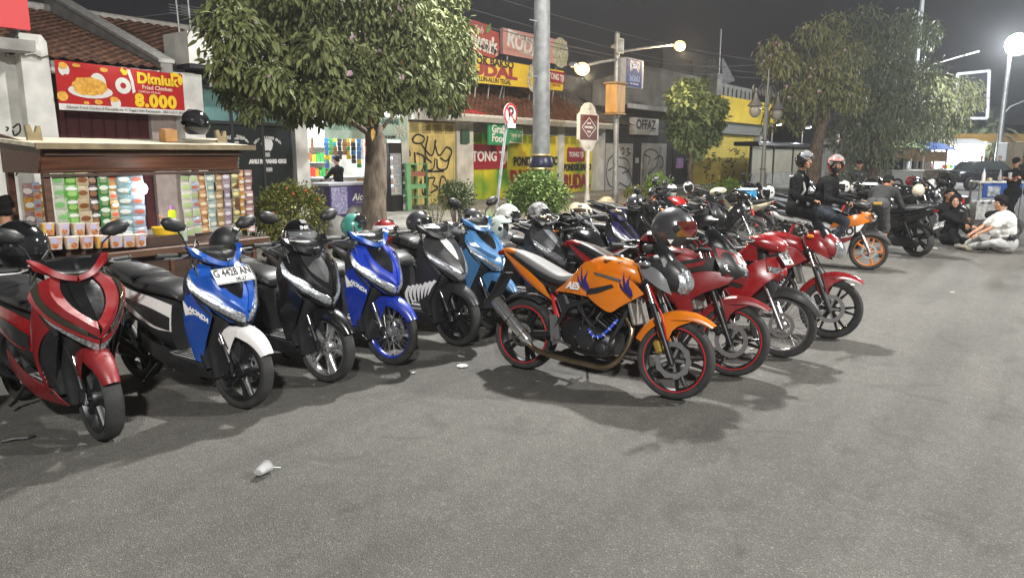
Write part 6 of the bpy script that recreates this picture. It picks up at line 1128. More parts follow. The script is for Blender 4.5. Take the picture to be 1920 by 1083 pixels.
    # flanks of the leg shield
    sides(t, 'leg_shield_wing', 'wing', lambda: panel([(.60, .168, .67), (.545, .165, .56), (.47, .15, .44), (.40, .135, .31)], [(.44, .20, .90), (.375, .215, .74), (.345, .205, .55), (.37, .165, .33)], .012, 12, 5), MATT if style == 'vario' else (wing or body_))
    if style == 'vario': sides(t, 'leg_shield_edge', 'vle', lambda: panel([(.56, .182, .71), (.46, .208, .62), (.395, .212, .49), (.385, .17, .32)], [(.43, .212, .86), (.375, .226, .72), (.35, .216, .52), (.36, .176, .31)], .012, 12, 3), wing or body_)
    sides(t, 'panel_gap', 'pgap', lambda: panel([(.606, .172, .672), (.53, .212, .762), (.462, .238, .862)], [(.60, .178, .66), (.523, .216, .752), (.452, .236, .866)], 0, 10, 2), BLK)
    sides(t, 'shield_infill', 'infill', lambda: panel([(.44, .198, .905), (.45, .205, .86), (.48, .208, .83)], [(.36, .17, .955), (.36, .205, .85), (.37, .213, .75)], .0, 6, 3), MATT)
    if text_:
        o = text(text_, .042, WINK, t, (.475, -.192, .645), (R(90), R(28), 0), bold=.002, ext=.002); o.rotation_euler = Euler((R(90), 0, 0)).to_matrix().to_euler(); o.rotation_euler = (R(90), R(30), R(22)); o.location = (.50, -.196, .66)
        sides(t, 'wing_decal', 'decal', lambda: panel([(.455, .199, .652), (.42, .211, .69), (.375, .223, .745)], [(.45, .198, .645), (.42, .209, .655), (.385, .218, .645)], .004, 5, 3), WHT)
    obj('leg_shield', lambda: MB().loft(body([(.41, 0, .27, .03, .13), (.40, 0, .5, .04, .185), (.385, 0, .75, .05, .195), (.37, 0, .9, .05, .15), (.36, 0, .97, .04, .07)], 16, 3, 3., 'Z')), MATT, t, 50, 'lsh'); obj('inner_fender', lambda: MB().loft(body([(.44, 0, .2, .03, .09), (.43, 0, .42, .05, .115), (.50, 0, .6, .09, .12), (.54, 0, .7, .08, .1)], 14, 3, 3., 'Z')), BLK, t, 50, 'ifd')
    obj('floor_board', lambda: MB().rbox((.19, 0, .285), (.44, .31, .06), .02), MATT, t, 40, 'flb'); obj('floor_mat', lambda: MB().rbox((.19, 0, .319), (.40, .28, .008), .003), FLOORM, t, 40, 'flm')
    for s in (-1, 1):
        for k in range(4): obj('floor_rib', lambda: MB().rbox((0, 0, 0), (.3, .012, .006), .002), BLK, t, None, 'frib', loc=(.19, s * (.04 + .028 * k), .325))
    sides(t, 'lower_skirt', 'skirt', lambda: panel([(.47, .10, .20), (.2, .15, .205), (-.05, .155, .24), (-.32, .14, .30)], [(.41, .16, .30), (.2, .168, .32), (-.04, .168, .36), (-.3, .16, .44)], .008, 10, 4), skirt or low)
    obj('belly_pan', lambda: MB().loft(body([(.46, 0, .23, .07, .04), (.3, 0, .22, .11, .045), (0, 0, .23, .13, .05), (-.2, 0, .28, .11, .06)], 14, 3, 3.)), BLK, t, 50, 'bly')
    obj('under_seat_body', lambda: MB().loft(body([(.03, 0, .50, .12, .19), (-.12, 0, .53, .145, .19), (-.45, 0, .62, .145, .13), (-.75, 0, .745, .095, .075), (-.93, 0, .80, .04, .03)], 16, 4, 3.)), MATT, t, 50, 'usb')
    sides(t, 'side_panel', 'spanel', lambda: panel([(.03, .125, .47), (-.15, .158, .49), (-.48, .162, .60), (-.92, .06, .79)], [(.05, .118, .66), (-.15, .152, .705), (-.48, .155, .745), (-.95, .05, .83)], .014, 14, 5), side)
    sides(t, 'side_inset', 'sinset', lambda: panel([(.03, .14, .485), (-.12, .17, .515), (-.30, .178, .585), (-.52, .174, .675)], [(.04, .138, .575), (-.12, .172, .63), (-.32, .178, .66), (-.52, .174, .69)], .008, 8, 4), low)
    obj('seat', lambda: MB().loft(body([(.07, 0, .70, .085, .02), (.0, 0, .735, .115, .04), (-.12, 0, .755, .14, .05), (-.32, 0, .765, .152, .05), (-.42, 0, .79, .15, .062), (-.62, 0, .82, .135, .055), (-.8, 0, .845, .09, .035), (-.84, 0, .845, .05, .02)], 18, 4, 2.8)), seat, t, 60, 'seat'); obj('seat_seam', lambda: MB().tube([(-.36, .155 * math.cos(a), .782 + .062 * math.sin(a)) for a in [math.pi * k / 10 for k in range(11)]], .004, 5), BLK, t, 60, 'seam')
    obj('grab_rail', lambda: MB().tube([(-.6, .15, .80), (-.85, .13, .86), (-.95, .07, .88), (-.95, -.07, .88), (-.85, -.13, .86), (-.6, -.15, .80)], .014, 8), DMET, t, 60, 'grab'); obj('tail_light', lambda: MB().rbox((-.955, 0, .785), (.05, .13, .05), .018), mat('dark_red_lens', (.12, .006, .006), .12), t, 40, 'tail')
    obj('rear_mudguard', lambda: MB().box((-.92, 0, .6), (.02, .14, .34), (0, R(18), 0)).rbox((-.98, 0, .52), (.012, .2, .1), .004, (0, R(18), 0)), BLK, t, 30, 'rmg'); obj('engine_case', lambda: MB().loft(body([(-.15, .10, .27, .05, .07), (-.3, .12, .27, .055, .1), (-.55, .125, .265, .05, .085), (-.7, .12, .265, .045, .08), (-.76, .12, .265, .02, .04)], 14, 3, 3.)), DMET, t, 50, 'eng')
    obj('muffler', lambda: MB().tube([(-.2, -.1, .24), (-.34, -.15, .25), (-.42, -.165, .27), (-.5, -.17, .285), (-.8, -.175, .345), (-.88, -.175, .36), (-.885, -.175, .361)], [.016, .018, .035, .052, .058, .048, .03], 14), DMET, t, 50, 'muf'); obj('heat_shield', lambda: MB().grid([[(x_, -.172 - .06 * math.cos(R(a)), z_ + .062 * math.sin(R(a))) for a in (-50, -15, 20, 55)] for x_, z_ in ((-.5, .287), (-.6, .305), (-.72, .33))], .003, (0, -1, 0)), ALU, t, 50, 'hsh')
    obj('rear_shock', lambda: MB().tube([(-.62, .13, .33), (-.5, .13, .6)], .028, 8), DMET, t, 50, 'shk'); obj('side_stand', lambda: MB().tube([(-.12, .13, .2), (-.18, .19, .02), (-.14, .21, .008)], .011, 6), DMET, t, 50, 'stand'); obj('centre_stand', lambda: MB().tube([(-.22, -.1, .2), (-.34, -.13, .07), (-.3, -.17, .06)], .012, 6), DMET, t, 50, 'cstand')
    # handlebar cowl
    for nm, mb_, m_, k in (('handlebar_cowl', lambda: COWL.sheet(.004), BLKG, 'cowl'), ('cowl_band', lambda: COWL.strip([(1.0, 1.0), (.72, .62), (.35, .36), (0, .26)], [(1.0, .30), (.72, .10), (.35, -.02), (0, -.06)], .006, 12, 3, .008, True, .014), cowl, 'cband'), ('dash_panel', lambda: MB().loft(body([(.30, 0, 1.02, .10, .03), (.36, 0, 1.04, .19, .04), (.40, 0, 1.035, .17, .04)], 16, 3, 3.)), BLK, 'dash'), ('cowl_neck', lambda: MB().loft(body([(.40, 0, .9, .05, .06), (.40, 0, 1.0, .07, .1)], 12, 2, 2.4, 'Z')), BLK, 'neck')):
        o = obj(nm, mb_, m_, t, 45, k); o.matrix_local = M
    bars(t, M, .375, 1.03, .16, .345);
    if mir: mirrors(t, M, .36, .17, 1.06)
    return t

# ---- naked road bikes
def roadbike(label, front, heading=-90, lean=7, steer=0, main=ORG, fend=ORG, tail=ORG, seat=SEATG, kind='naked', rimm=DMET, spm=DMET, wstyle='y5', stripe=None, pipe=GOLDP, muff=CHR, cal=CALG, mir=False, wave=True, nose=MATT, low=DMET, r=.29, name='motorbike'):
    loc, rz, rx = place(front, heading, .66, lean); t = thing(name, label, 'motorbike', loc, rz, 'scooters and motorbikes parked on the street', rx); M = steerM(steer, .48, .63, 25)
    wheel(t, 'front_wheel', .66, r, .10, wstyle, rimm, spm, M, -.062, wave, stripe, .135); wheel(t, 'rear_wheel', -.66, r, .12, wstyle, rimm, spm, None, -.07, False, stripe, .1)
    fork(t, M, .66, r, .10, .345, .985, low, CHR, .024, .0185, .56)
    o = obj('front_fender', lambda: fender(.66, .29, .325, .15, 46, 158, .055, .6, .055), fend, t, 50, 'nfend'); o.matrix_local = M
    for s in (-1, 1): o = obj('fender_stay', (lambda s=s: MB().grid(panel([(.50, s * .078, .56), (.54, s * .088, .46), (.575, s * .085, .40)], [(.78, s * .078, .585), (.66, s * .09, .52), (.615, s * .086, .41)], .006 * s, 6, 4), .004, (0, s, 0))), fend, t, 50, 'nfst%s' % s); o.matrix_local = M
    o = obj('brake_caliper', lambda: MB().rbox((.545, -.075, .37), (.05, .05, .10), .012, (0, R(-25), 0)), cal, t, 40, 'ncal'); o.matrix_local = M
    o = obj('fork_yoke', lambda: MB().rbox((.345, 0, .985), (.07, .26, .035), .01, (0, R(-25), 0)).rbox((.42, 0, .83), (.07, .26, .04), .01, (0, R(-25), 0)), DMET, t, 40, 'yoke'); o.matrix_local = M
    for s in (-1, 1): o = obj('fork_slide_line', (lambda s=s: MB().tube([(.62, s * .102, .42), (.575, s * .13, .6), (.42, s * .1, .84)], .006, 5)), REDINK if s < 0 and main is ORG else BLK, t, 50, 'hose%s' % s); o.matrix_local = M
    # engine and frame
    obj('crankcase', lambda: MB().loft(body([(.2, 0, .33, .09, .07), (.1, 0, .33, .13, .11), (-.1, 0, .35, .145, .13), (-.22, 0, .37, .12, .11), (-.28, 0, .38, .08, .07)], 14, 3, 3.4)), DMET, t, 40, 'ncrank')
    for s, rr, xx, zz in ((-1, .095, -.02, .36), (1, .085, -.02, .36), (-1, .055, .12, .30), (1, .06, -.17, .36)): obj('engine_cover', (lambda: MB().lathe([(0, s * .165), (rr * .7, s * .165), (rr * .86, s * .158), (rr, s * .14), (rr, s * .1)], (xx, 0, zz), 'Y', 20).lathe([(rr * .5, s * .168), (rr * .56, s * .168)], (xx, 0, zz), 'Y', 16)), MATT if s < 0 else DMET, t, 40, 'ncov%s%s%s' % (s, xx, zz))
    mb = MB();
    for k in range(7): mb.rbox((.09 + k * .016, 0, .47 + k * .026), (.15, .17, .010), .003, (0, R(32), 0))
    obj('cylinder_fins', mb, DMET, t, 30, 'nfin', kind='stuff'); obj('cylinder_head', lambda: MB().rbox((.2, 0, .66), (.16, .17, .09), .02, (0, R(32), 0)).rbox((.06, 0, .45), (.12, .15, .1), .02, (0, R(32), 0)), DMET, t, 40, 'nhead')
    for k in range(6): a = k * 1.05; obj('case_bolt', lambda: MB().lathe([(0, -.008), (.008, -.008), (.008, .004)], (0, 0, 0), 'Y', 6), ALU, t, None, 'nbolt', loc=(-.02 + .082 * math.cos(a), -.153, .36 + .082 * math.sin(a)))
    obj('frame_tube', lambda: merge([MB().tube([(.36, s * .03, .88), (.1, s * .12, .70), (-.2, s * .13, .58), (-.32, s * .12, .38), (-.3, s * .1, .3)], .02, 8) for s in (-1, 1)] + [MB().tube([(.36, s * .02, .82), (.24, s * .09, .5), (.16, s * .09, .34)], .018, 8) for s in (-1, 1)] + [MB().tube([(-.15, s * .11, .66), (-.5, s * .11, .74), (-.82, s * .06, .84)], .014, 8) for s in (-1, 1)]), BLK, t, 50, 'nframe')
    obj('swing_arm', lambda: merge([MB().tube([(-.28, s * .11, .36), (-.5, s * .11, .31), (-.70, s * .10, .29)], [.026, .024, .018], 8) for s in (-1, 1)] + [MB().tube([(-.72, -.1, .29), (-.6, .1, .29)], .012, 6)]), DMET, t, 50, 'nswing')
    obj('carburettor', lambda: MB().rbox((.0, 0, .56), (.12, .12, .09), .03).tube([(-.06, 0, .57), (-.2, 0, .6)], .04, 10), BLK, t, 40, 'ncarb'); obj('air_box', lambda: MB().rbox((-.22, 0, .58), (.16, .2, .18), .04).rbox((-.26, -.1, .60), (.1, .03, .16), .02, (0, R(-28), 0)), BLK, t, 40, 'nair'); obj('radiator', lambda: MB().rbox((.335, 0, .6), (.03, .26, .2), .008, (0, R(-20), 0)), mat('radiator_grey', (.25, .25, .23), .5, .6, var=.2, scale=60), t, 30, 'nrad')
    obj('wiring', lambda: merge([MB().tube([(random.Random(k).uniform(-.2, .2), s * .115, .62 + .02 * (k % 3)), (random.Random(k).uniform(-.1, .1), s * .14, .52 + .03 * (k % 2)), (random.Random(k + 9).uniform(-.15, .2), s * .13, .44)], .006, 5) for k in range(7) for s in (-1, 1)]), BLK, t, 50, 'nwire', kind='stuff')
    if main is ORG: obj('coolant_hose', lambda: MB().tube([(.02, -.17, .43), (.07, -.18, .385), (.13, -.17, .395), (.18, -.14, .46), (.22, -.1, .53)], .0125, 8), BLUEHOSE, t, 60, 'nhose');
    if main is ORG:
        for k in range(6): obj('hose_marking', lambda: MB().torus(.0125, .003, (0, 0, 0), 'X', 8, 5), WINK, t, 60, 'nhm', loc=cr([(.02, -.17, .43), (.07, -.18, .385), (.13, -.17, .395), (.18, -.14, .46), (.22, -.1, .53)], 13)[1 + 2 * k], rot=(0, (.7, .3, -.2, -.7, -1., -1.1)[k], 0))
    obj('foot_peg', lambda: merge([MB().tube([(-.28, s * .12, .32), (-.27, s * .22, .32)], .014, 8) for s in (-1, 1)] + [MB().tube([(-.30, -.13, .34), (-.2, -.17, .30), (-.12, -.19, .29)], .009, 6)]), ALU, t, 40, 'npeg'); lr('foot_bracket', lambda: MB().prism([(-.36, .50), (-.29, .50), (-.24, .30), (-.31, .26), (-.34, .34)], 'Y', .125, .14), ALU, t, 40, 'nbrk')
    obj('exhaust_pipe', lambda: MB().tube(cr([(.25, -.05, .56), (.33, -.07, .45), (.28, -.10, .27), (.16, -.12, .165), (-.05, -.14, .165), (-.3, -.155, .18), (-.46, -.165, .21), (-.52, -.17, .26)], 24), .021, 10), pipe, t, 60, 'npipe')
    obj('muffler', lambda: MB().tube([(-.50, -.17, .245), (-.52, -.172, .265), (-.54, -.173, .28), (-.84, -.19, .535), (-.86, -.19, .55), (-.865, -.19, .554)], [.024, .04, .046, .05, .046, .026], 18), muff, t, 50, 'nmuf')
    obj('muffler_band', lambda: merge([MB().torus(.0505, .005, (0, 0, 0), 'Z', 18, 6)]), pipe, t, 60, 'nband', loc=(-.575, -.175, .31), rot=(0, R(-49), 0)); obj('muffler_band', lambda: merge([MB().torus(.0505, .005, (0, 0, 0), 'Z', 18, 6)]), DMET, t, 60, 'nband', loc=(-.70, -.182, .416), rot=(0, R(-49), 0))
    obj('rear_mudguard', lambda: fender(-.66, .29, .34, .14, 60, 150, .03), BLK, t, 50, 'nrm'); obj('tail_tongue', lambda: MB().box((-.98, 0, .62), (.02, .15, .36), (0, R(28), 0)), BLK, t, 30, 'ntt'); obj('rear_shock', lambda: MB().tube([(-.34, 0, .4), (-.42, 0, .66)], .035, 8), REDINK, t, 50, 'nshk'); obj('side_stand', lambda: MB().tube([(-.15, .12, .26), (-.2, .25, .03), (-.2, .27, .02)], .011, 6), DMET, t, 50, 'nst')
    # tank, seat, tail
    obj('fuel_tank', lambda: MB().loft(body([(.37, 0, .84, .06, .04), (.32, 0, .875, .10, .07), (.2, 0, .895, .135, .092), (.05, 0, .90, .145, .098), (-.08, 0, .85, .12, .10), (-.18, 0, .80, .10, .06), (-.23, 0, .79, .08, .03)], 20, 4, 2.6)), main, t, 60, 'ntank'); obj('fuel_cap', lambda: MB().lathe([(0, .01), (.04, .01), (.045, 0)], (.13, 0, 1.0), 'Z', 16), CHR, t, 40, 'ncap')
    obj('seat', lambda: MB().loft(body([(-.12, 0, .835, .07, .02), (-.2, 0, .80, .11, .035), (-.32, 0, .79, .13, .035), (-.48, 0, .84, .125, .045), (-.64, 0, .90, .11, .045), (-.79, 0, .95, .07, .03), (-.82, 0, .955, .03, .015)], 18, 4, 2.8)), seat, t, 60, 'nseat'); obj('seat_base', lambda: MB().loft(body([(-.15, 0, .76, .1, .03), (-.35, 0, .755, .125, .03), (-.6, 0, .83, .1, .05), (-.8, 0, .91, .06, .04)], 14, 3, 3.)), BLK, t, 50, 'nsb')
    sides(t, 'tank_panel', 'ntp', lambda: panel([(-.34, .12, .685), (-.2, .15, .69), (-.02, .175, .68)], [(-.2, .115, .80), (-.06, .16, .94), (.06, .178, .93)], .012, 10, 5), main)
    sides(t, 'tail_panel', 'ntail', lambda: panel([(-.36, .12, .61), (-.5, .125, .68), (-.68, .11, .78), (-.90, .05, .93)], [(-.44, .13, .72), (-.56, .128, .80), (-.7, .11, .87), (-.92, .045, .965)], .010, 12, 4), tail); obj('tail_tip', lambda: MB().loft(body([(-.78, 0, .955, .075, .02), (-.88, 0, .965, .055, .025), (-.95, 0, .965, .03, .012)], 12, 3, 2.6)), tail, t, 60, 'ntip'); obj('tail_light', lambda: MB().rbox((-.95, 0, .94), (.05, .12, .04), .012), REDL, t, 40, 'ntl')
    bars(t, M, .33, 1.03, .14, .35, .10, BLK, .05);
    if mir: mirrors(t, M, .28, .2, 1.08)
    if kind == 'naked':
        sides(t, 'radiator_shroud', 'nsh', lambda: panel([(-.02, .178, .69), (.08, .19, .63), (.19, .185, .585), (.26, .17, .63)], [(.03, .182, .885), (.18, .195, .88), (.33, .17, .84), (.43, .13, .745)], .014, 12, 5), main)
        sides(t, 'shroud_vent', 'nsv', lambda: panel([(.0, .196, .74), (.1, .207, .765), (.2, .206, .795)], [(-.01, .196, .70), (.1, .209, .72), (.22, .206, .775)], .003, 6, 3), BLK); sides(t, 'shroud_flash', 'nsf', lambda: panel([(.04, .195, .87), (.16, .207, .855), (.28, .2, .835)], [(.06, .198, .85), (.16, .21, .835), (.25, .204, .82)], .003, 6, 3), ALU if main is ORG else nose)
        o = obj('headlight_cowl', lambda: MB().loft(body([(.38, 0, .93, .07, .08), (.46, 0, .925, .10, .11), (.57, 0, .905, .105, .115), (.65, 0, .875, .09, .095), (.68, 0, .865, .07, .075)], 18, 4, 3.)), nose, t, 50, 'nhc'); o.matrix_local = M
        o = obj('headlight', lambda: MB().grid(surf([[(.695, 0, .765), (.685, .05, .77), (.65, .08, .78)], [(.738, 0, .82), (.722, .06, .825), (.665, .095, .835)], [(.728, 0, .88), (.712, .058, .885), (.655, .095, .895)], [(.69, 0, .94), (.68, .045, .94), (.63, .085, .94)]], 11, 11), .012, (1, .3, .2)).mirror(), HEADL, t, 50, 'nhl'); o.matrix_local = M
        for s in (-1, 1): o = obj('cowl_fin', (lambda s=s: MB().grid(panel([(.40, s * .13, .87), (.52, s * .14, .80), (.62, s * .10, .755)], [(.36, s * .125, .97), (.5, s * .142, .93), (.58, s * .13, .86)], .008 * s, 8, 4), .004, (0, s, 0))), mat('silver_paint', (.35, .36, .37), .3, .6) if nose is MATT else nose, t, 50, 'ncf%s' % s); o.matrix_local = M
        o = obj('fly_screen', lambda: MB().grid(surf([[(.63, 0, .97), (.60, .07, .965), (.54, .11, .95)], [(.56, 0, 1.06), (.54, .075, 1.05), (.50, .115, 1.02)], [(.46, 0, 1.14), (.45, .06, 1.12), (.43, .09, 1.09)]], 9, 9), .003, (1, .3, .3)).mirror(), BLKG, t, 50, 'nfs'); o.matrix_local = M
        for s in (-1, 1): o = obj('turn_signal', (lambda s=s: MB().ball((.43, s * .17, .96), (.035, .022, .02), 10, 6).tube([(.42, s * .1, .96), (.43, s * .16, .96)], .007, 6)), HEADL if main is ORG else AMBER, t, 50, 'nts%s' % s); o.matrix_local = M
        o = obj('instrument', lambda: MB().rbox((.38, 0, 1.07), (.05, .16, .08), .015, (0, R(-40), 0)), BLK, t, 40, 'nins'); o.matrix_local = M
    else:   # half-faired sport bike
        sides(t, 'side_fairing', 'fsf', lambda: panel([(-.05, .165, .62), (.1, .185, .56), (.28, .19, .55), (.42, .17, .64), (.62, .11, .74)], [(.02, .172, .735), (.15, .19, .765), (.33, .185, .80), (.48, .155, .83), (.66, .08, .81)], .016, 14, 6), main); sides(t, 'upper_fairing', 'fuf', lambda: panel([(.04, .168, .745), (.16, .183, .775), (.34, .178, .81), (.5, .148, .84)], [(.08, .16, .84), (.2, .172, .88), (.36, .165, .92), (.5, .138, .94)], .012, 12, 4), MATT); sides(t, 'fairing_blade', 'fbl', lambda: panel([(.12, .19, .80), (.26, .193, .83), (.42, .172, .87)], [(.20, .186, .845), (.32, .185, .875), (.45, .16, .92)], .006, 8, 3), main); sides(t, 'fairing_spear', 'fsp', lambda: panel([(.22, .2, .54), (.27, .2, .46), (.33, .185, .42)], [(.36, .198, .60), (.38, .195, .53), (.37, .185, .45)], .008, 6, 4), main); sides(t, 'fairing_slot', 'fsl', lambda: panel([(.12, .206, .66), (.2, .21, .64), (.3, .207, .62)], [(.14, .206, .69), (.22, .211, .68), (.34, .206, .665)], .003, 8, 3), BLK)
        sides(t, 'side_flash', 'fsfl', lambda: panel([(.14, .192, .79), (.2, .196, .80), (.3, .194, .825)], [(.13, .191, .815), (.19, .195, .83), (.27, .194, .85)], .002, 6, 3), mat('pink_white_decal', (.5, .36, .34), .4)); obj('belly_cowl', lambda: MB().loft(body([(.34, 0, .44, .1, .07), (.2, 0, .32, .14, .1), (0, 0, .25, .13, .06), (-.15, 0, .24, .08, .03)], 14, 3, 3.)), main, t, 50, 'fbc')
        obj('front_fairing', lambda: MB().grid(surf([[(.68, 0, .70), (.62, .05, .72), (.56, .10, .74)], [(.74, 0, .80), (.68, .085, .82), (.56, .145, .84)], [(.70, 0, .90), (.64, .095, .92), (.5, .145, .95)], [(.62, 0, 1.0), (.57, .07, 1.02), (.45, .11, 1.04)]], 13, 13), .004, (1, .4, .2)).mirror(), nose, t, 45, 'fff')
        obj('nose_panel', lambda: MB().grid(surf([[(.72, .0, .73), (.66, .06, .755), (.58, .11, .77)], [(.742, .0, .79), (.70, .06, .80), (.60, .13, .82)]], 9, 5), .006, (1, .4, .2)).mirror(), main, t, 45, 'fnp'); lr('headlight', lambda: MB().grid(surf([[(.733, .02, .81), (.69, .07, .82), (.60, .135, .845)], [(.722, .02, .855), (.67, .085, .875), (.57, .142, .90)]], 9, 5), .01, (1, .4, .2)), HEADL, t, 45, 'fhl')
        lr('cheek_panel', lambda: MB().grid(surf([[(.705, .03, .895), (.655, .085, .91), (.53, .142, .94)], [(.655, .03, .965), (.60, .075, .99), (.49, .12, 1.02)]], 9, 5), .008, (1, .4, .2)), main, t, 45, 'fck'); obj('windscreen', lambda: MB().grid(surf([[(.62, 0, 1.0), (.58, .07, 1.01), (.48, .11, 1.03)], [(.52, 0, 1.10), (.5, .07, 1.10), (.42, .11, 1.09)], [(.42, 0, 1.17), (.41, .05, 1.16), (.37, .08, 1.13)]], 9, 7), .003, (1, .3, .3)).mirror(), BLKG, t, 45, 'fws')
    return t

# ---- underbones (step-through with a narrow leg shield)
def underbone(label, front, heading=-90, lean=6, steer=0, main=RED, shield=RED, fend=MATT, side=RED, rimm=CHR, spm=DMET, wstyle='wire', stripe=None, big=False, r=.285, seat=SEATM, mir=False, name='underbone_motorbike', lowside=MATT):
    loc, rz, rx = place(front, heading, .62, lean); t = thing(name, label, 'motorbike', loc, rz, 'scooters and motorbikes parked on the street', rx); M = steerM(steer, .47, .6, 26)
    wheel(t, 'front_wheel', .62, r, .078, wstyle, rimm, spm, M, -.055, False, stripe, .11); wheel(t, 'rear_wheel', -.62, r, .085, wstyle, rimm, spm, None, None, False, stripe); fork(t, M, .62, r, .075, .36, .82, ALU, CHR, .02, .0155, .45)
    o = obj('front_fender', lambda: fender(.62, .285, .322, .13, 20, 160, .07, .5), fend, t, 50, 'ufend'); o.matrix_local = M
    o = obj('fender_mount', lambda: MB().loft(body([(.52, 0, .52, .05, .075), (.47, 0, .66, .07, .1), (.42, 0, .78, .06, .09)], 14, 3, 3., 'Z')), fend, t, 50, 'ufm'); o.matrix_local = M
    obj('crankcase', lambda: MB().loft(body([(.22, 0, .33, .06, .06), (.1, 0, .33, .10, .09), (-.08, 0, .35, .12, .11), (-.22, 0, .36, .1, .09)], 14, 3, 3.2)), DMET, t, 40, 'ucr'); obj('engine_cover', lambda: MB().lathe([(0, -.135), (.06, -.135), (.085, -.12), (.09, -.08)], (.0, 0, .35), 'Y', 18), ALU, t, 40, 'uec'); obj('exhaust_pipe', lambda: MB().tube([(.2, -.04, .36), (.22, -.08, .26), (.05, -.12, .2), (-.3, -.14, .24), (-.4, -.145, .26)], .016, 8), CHR, t, 50, 'uep')
    obj('muffler', lambda: MB().tube([(-.38, -.145, .255), (-.44, -.15, .27), (-.85, -.16, .38), (-.88, -.16, .39)], [.02, .045, .05, .03], 14), DMET, t, 50, 'umf'); obj('swing_arm', lambda: merge([MB().tube([(-.2, s * .1, .36), (-.62, s * .09, .285)], .018, 6) for s in (-1, 1)]), DMET, t, 50, 'usw'); obj('frame_spine', lambda: MB().tube([(.38, 0, .80), (.25, 0, .62), (.05, 0, .52), (-.3, 0, .6), (-.7, 0, .76)], .05, 10), BLK, t, 50, 'usp'); obj('foot_peg', lambda: merge([MB().tube([(0, s * .1, .27), (0, s * .24, .27)], .016, 8) for s in (-1, 1)]), BLK, t, 40, 'upg')
    obj('rear_mudguard', lambda: fender(-.62, .285, .33, .13, 50, 165, .04), BLK, t, 50, 'urm'); obj('rear_shock', lambda: merge([MB().tube([(-.6, s * .11, .32), (-.48, s * .12, .66)], .024, 8) for s in (-1, 1)]), REDINK, t, 50, 'urs')
    if big: # wide sporty leg shield
        sides(t, 'leg_shield_upper', 'ubu', lambda: panel([(.06, .188, .63), (.32, .212, .66), (.5, .17, .70), (.64, .07, .76)], [(.14, .175, .76), (.34, .20, .83), (.48, .16, .86), (.62, .06, .87)], .012, 12, 5), main); sides(t, 'leg_shield_middle', 'ubm', lambda: panel([(.00, .18, .50), (.22, .215, .48), (.40, .2, .53), (.50, .165, .62)], [(.06, .188, .625), (.32, .208, .655), (.44, .185, .675), (.55, .14, .715)], .006, 10, 5), WHT); sides(t, 'leg_shield_stripe', 'ubs', lambda: panel([(.02, .182, .42), (.24, .205, .40), (.38, .2, .47)], [(.01, .183, .495), (.26, .216, .485), (.41, .2, .525)], .003, 8, 3), RED); sides(t, 'leg_shield_lower', 'ubl', lambda: panel([(.14, .16, .20), (.24, .17, .19), (.33, .16, .24)], [(.03, .18, .415), (.24, .2, .395), (.38, .19, .46)], .004, 6, 4), WHT); sides(t, 'belly_side', 'ubb', lambda: panel([(-.34, .13, .34), (-.1, .165, .24), (.16, .165, .20)], [(-.4, .13, .45), (-.14, .17, .40), (.06, .178, .40)], .008, 8, 4), WHT)
        obj('shield_back', lambda: MB().loft(body([(.2, 0, .3, .05, .14), (.26, 0, .5, .08, .18), (.32, 0, .7, .08, .17), (.36, 0, .85, .05, .1)], 14, 3, 3., 'Z')), MATT, t, 50, 'ubk'); obj('nose_panel', lambda: MB().grid(surf([[(.62, 0, .72), (.58, .06, .73), (.5, .12, .76)], [(.68, 0, .78), (.64, .06, .79), (.54, .13, .83)], [(.60, 0, .88), (.57, .06, .885), (.48, .12, .89)]], 9, 9), .005, (1, .3, .2)).mirror(), main, t, 45, 'ubn'); obj('front_lamp', lambda: MB().grid(surf([[(.672, .0, .745), (.64, .05, .75), (.56, .125, .79)], [(.692, .0, .785), (.65, .06, .795), (.555, .138, .83)]], 9, 5), .008, (1, .3, .2)).mirror(), HEADL, t, 45, 'ubh')
    else:
        sides(t, 'leg_shield', 'uls', lambda: panel([(.22, .15, .32), (.36, .17, .50), (.5, .14, .66), (.6, .06, .74)], [(.1, .14, .46), (.2, .17, .62), (.34, .15, .80), (.52, .05, .88)], .016, 12, 5), shield); obj('nose_panel', lambda: MB().grid(surf([[(.56, 0, .66), (.54, .05, .67), (.48, .12, .68)], [(.62, 0, .74), (.58, .06, .75), (.48, .14, .77)], [(.56, 0, .86), (.54, .05, .86), (.46, .11, .87)]], 9, 9), .005, (1, .3, .2)).mirror(), shield, t, 45, 'unp'); lr('turn_signal', lambda: MB().grid(surf([[(.60, .04, .72), (.56, .09, .73), (.50, .135, .75)], [(.59, .05, .78), (.55, .10, .785), (.485, .14, .79)]], 7, 4), .01, (1, .3, .2)), HEADL, t, 45, 'uts')
    obj('under_seat_body', lambda: MB().loft(body([(.12, 0, .56, .06, .07), (.0, 0, .60, .1, .12), (-.3, 0, .63, .125, .12), (-.6, 0, .72, .1, .08), (-.88, 0, .81, .04, .03)], 16, 4, 2.8)), side, t, 50, 'uusb'); sides(t, 'side_cover', 'usc', lambda: panel([(.0, .11, .44), (-.12, .13, .45), (-.32, .135, .56)], [(.02, .11, .60), (-.15, .135, .62), (-.36, .135, .66)], .012, 8, 4), lowside)
    obj('seat', lambda: MB().loft(body([(.06, 0, .70, .07, .02), (-.05, 0, .74, .11, .035), (-.25, 0, .76, .13, .04), (-.5, 0, .80, .125, .045), (-.74, 0, .845, .08, .03), (-.8, 0, .85, .04, .015)], 18, 4, 2.8)), seat, t, 60, 'useat'); obj('grab_rail', lambda: MB().tube([(-.5, .13, .77), (-.8, .12, .85), (-.9, 0, .87), (-.8, -.12, .85), (-.5, -.13, .77)], .012, 6), DMET, t, 50, 'ugr'); obj('tail_light', lambda: MB().rbox((-.9, 0, .80), (.05, .16, .05), .015), REDL, t, 40, 'utl')
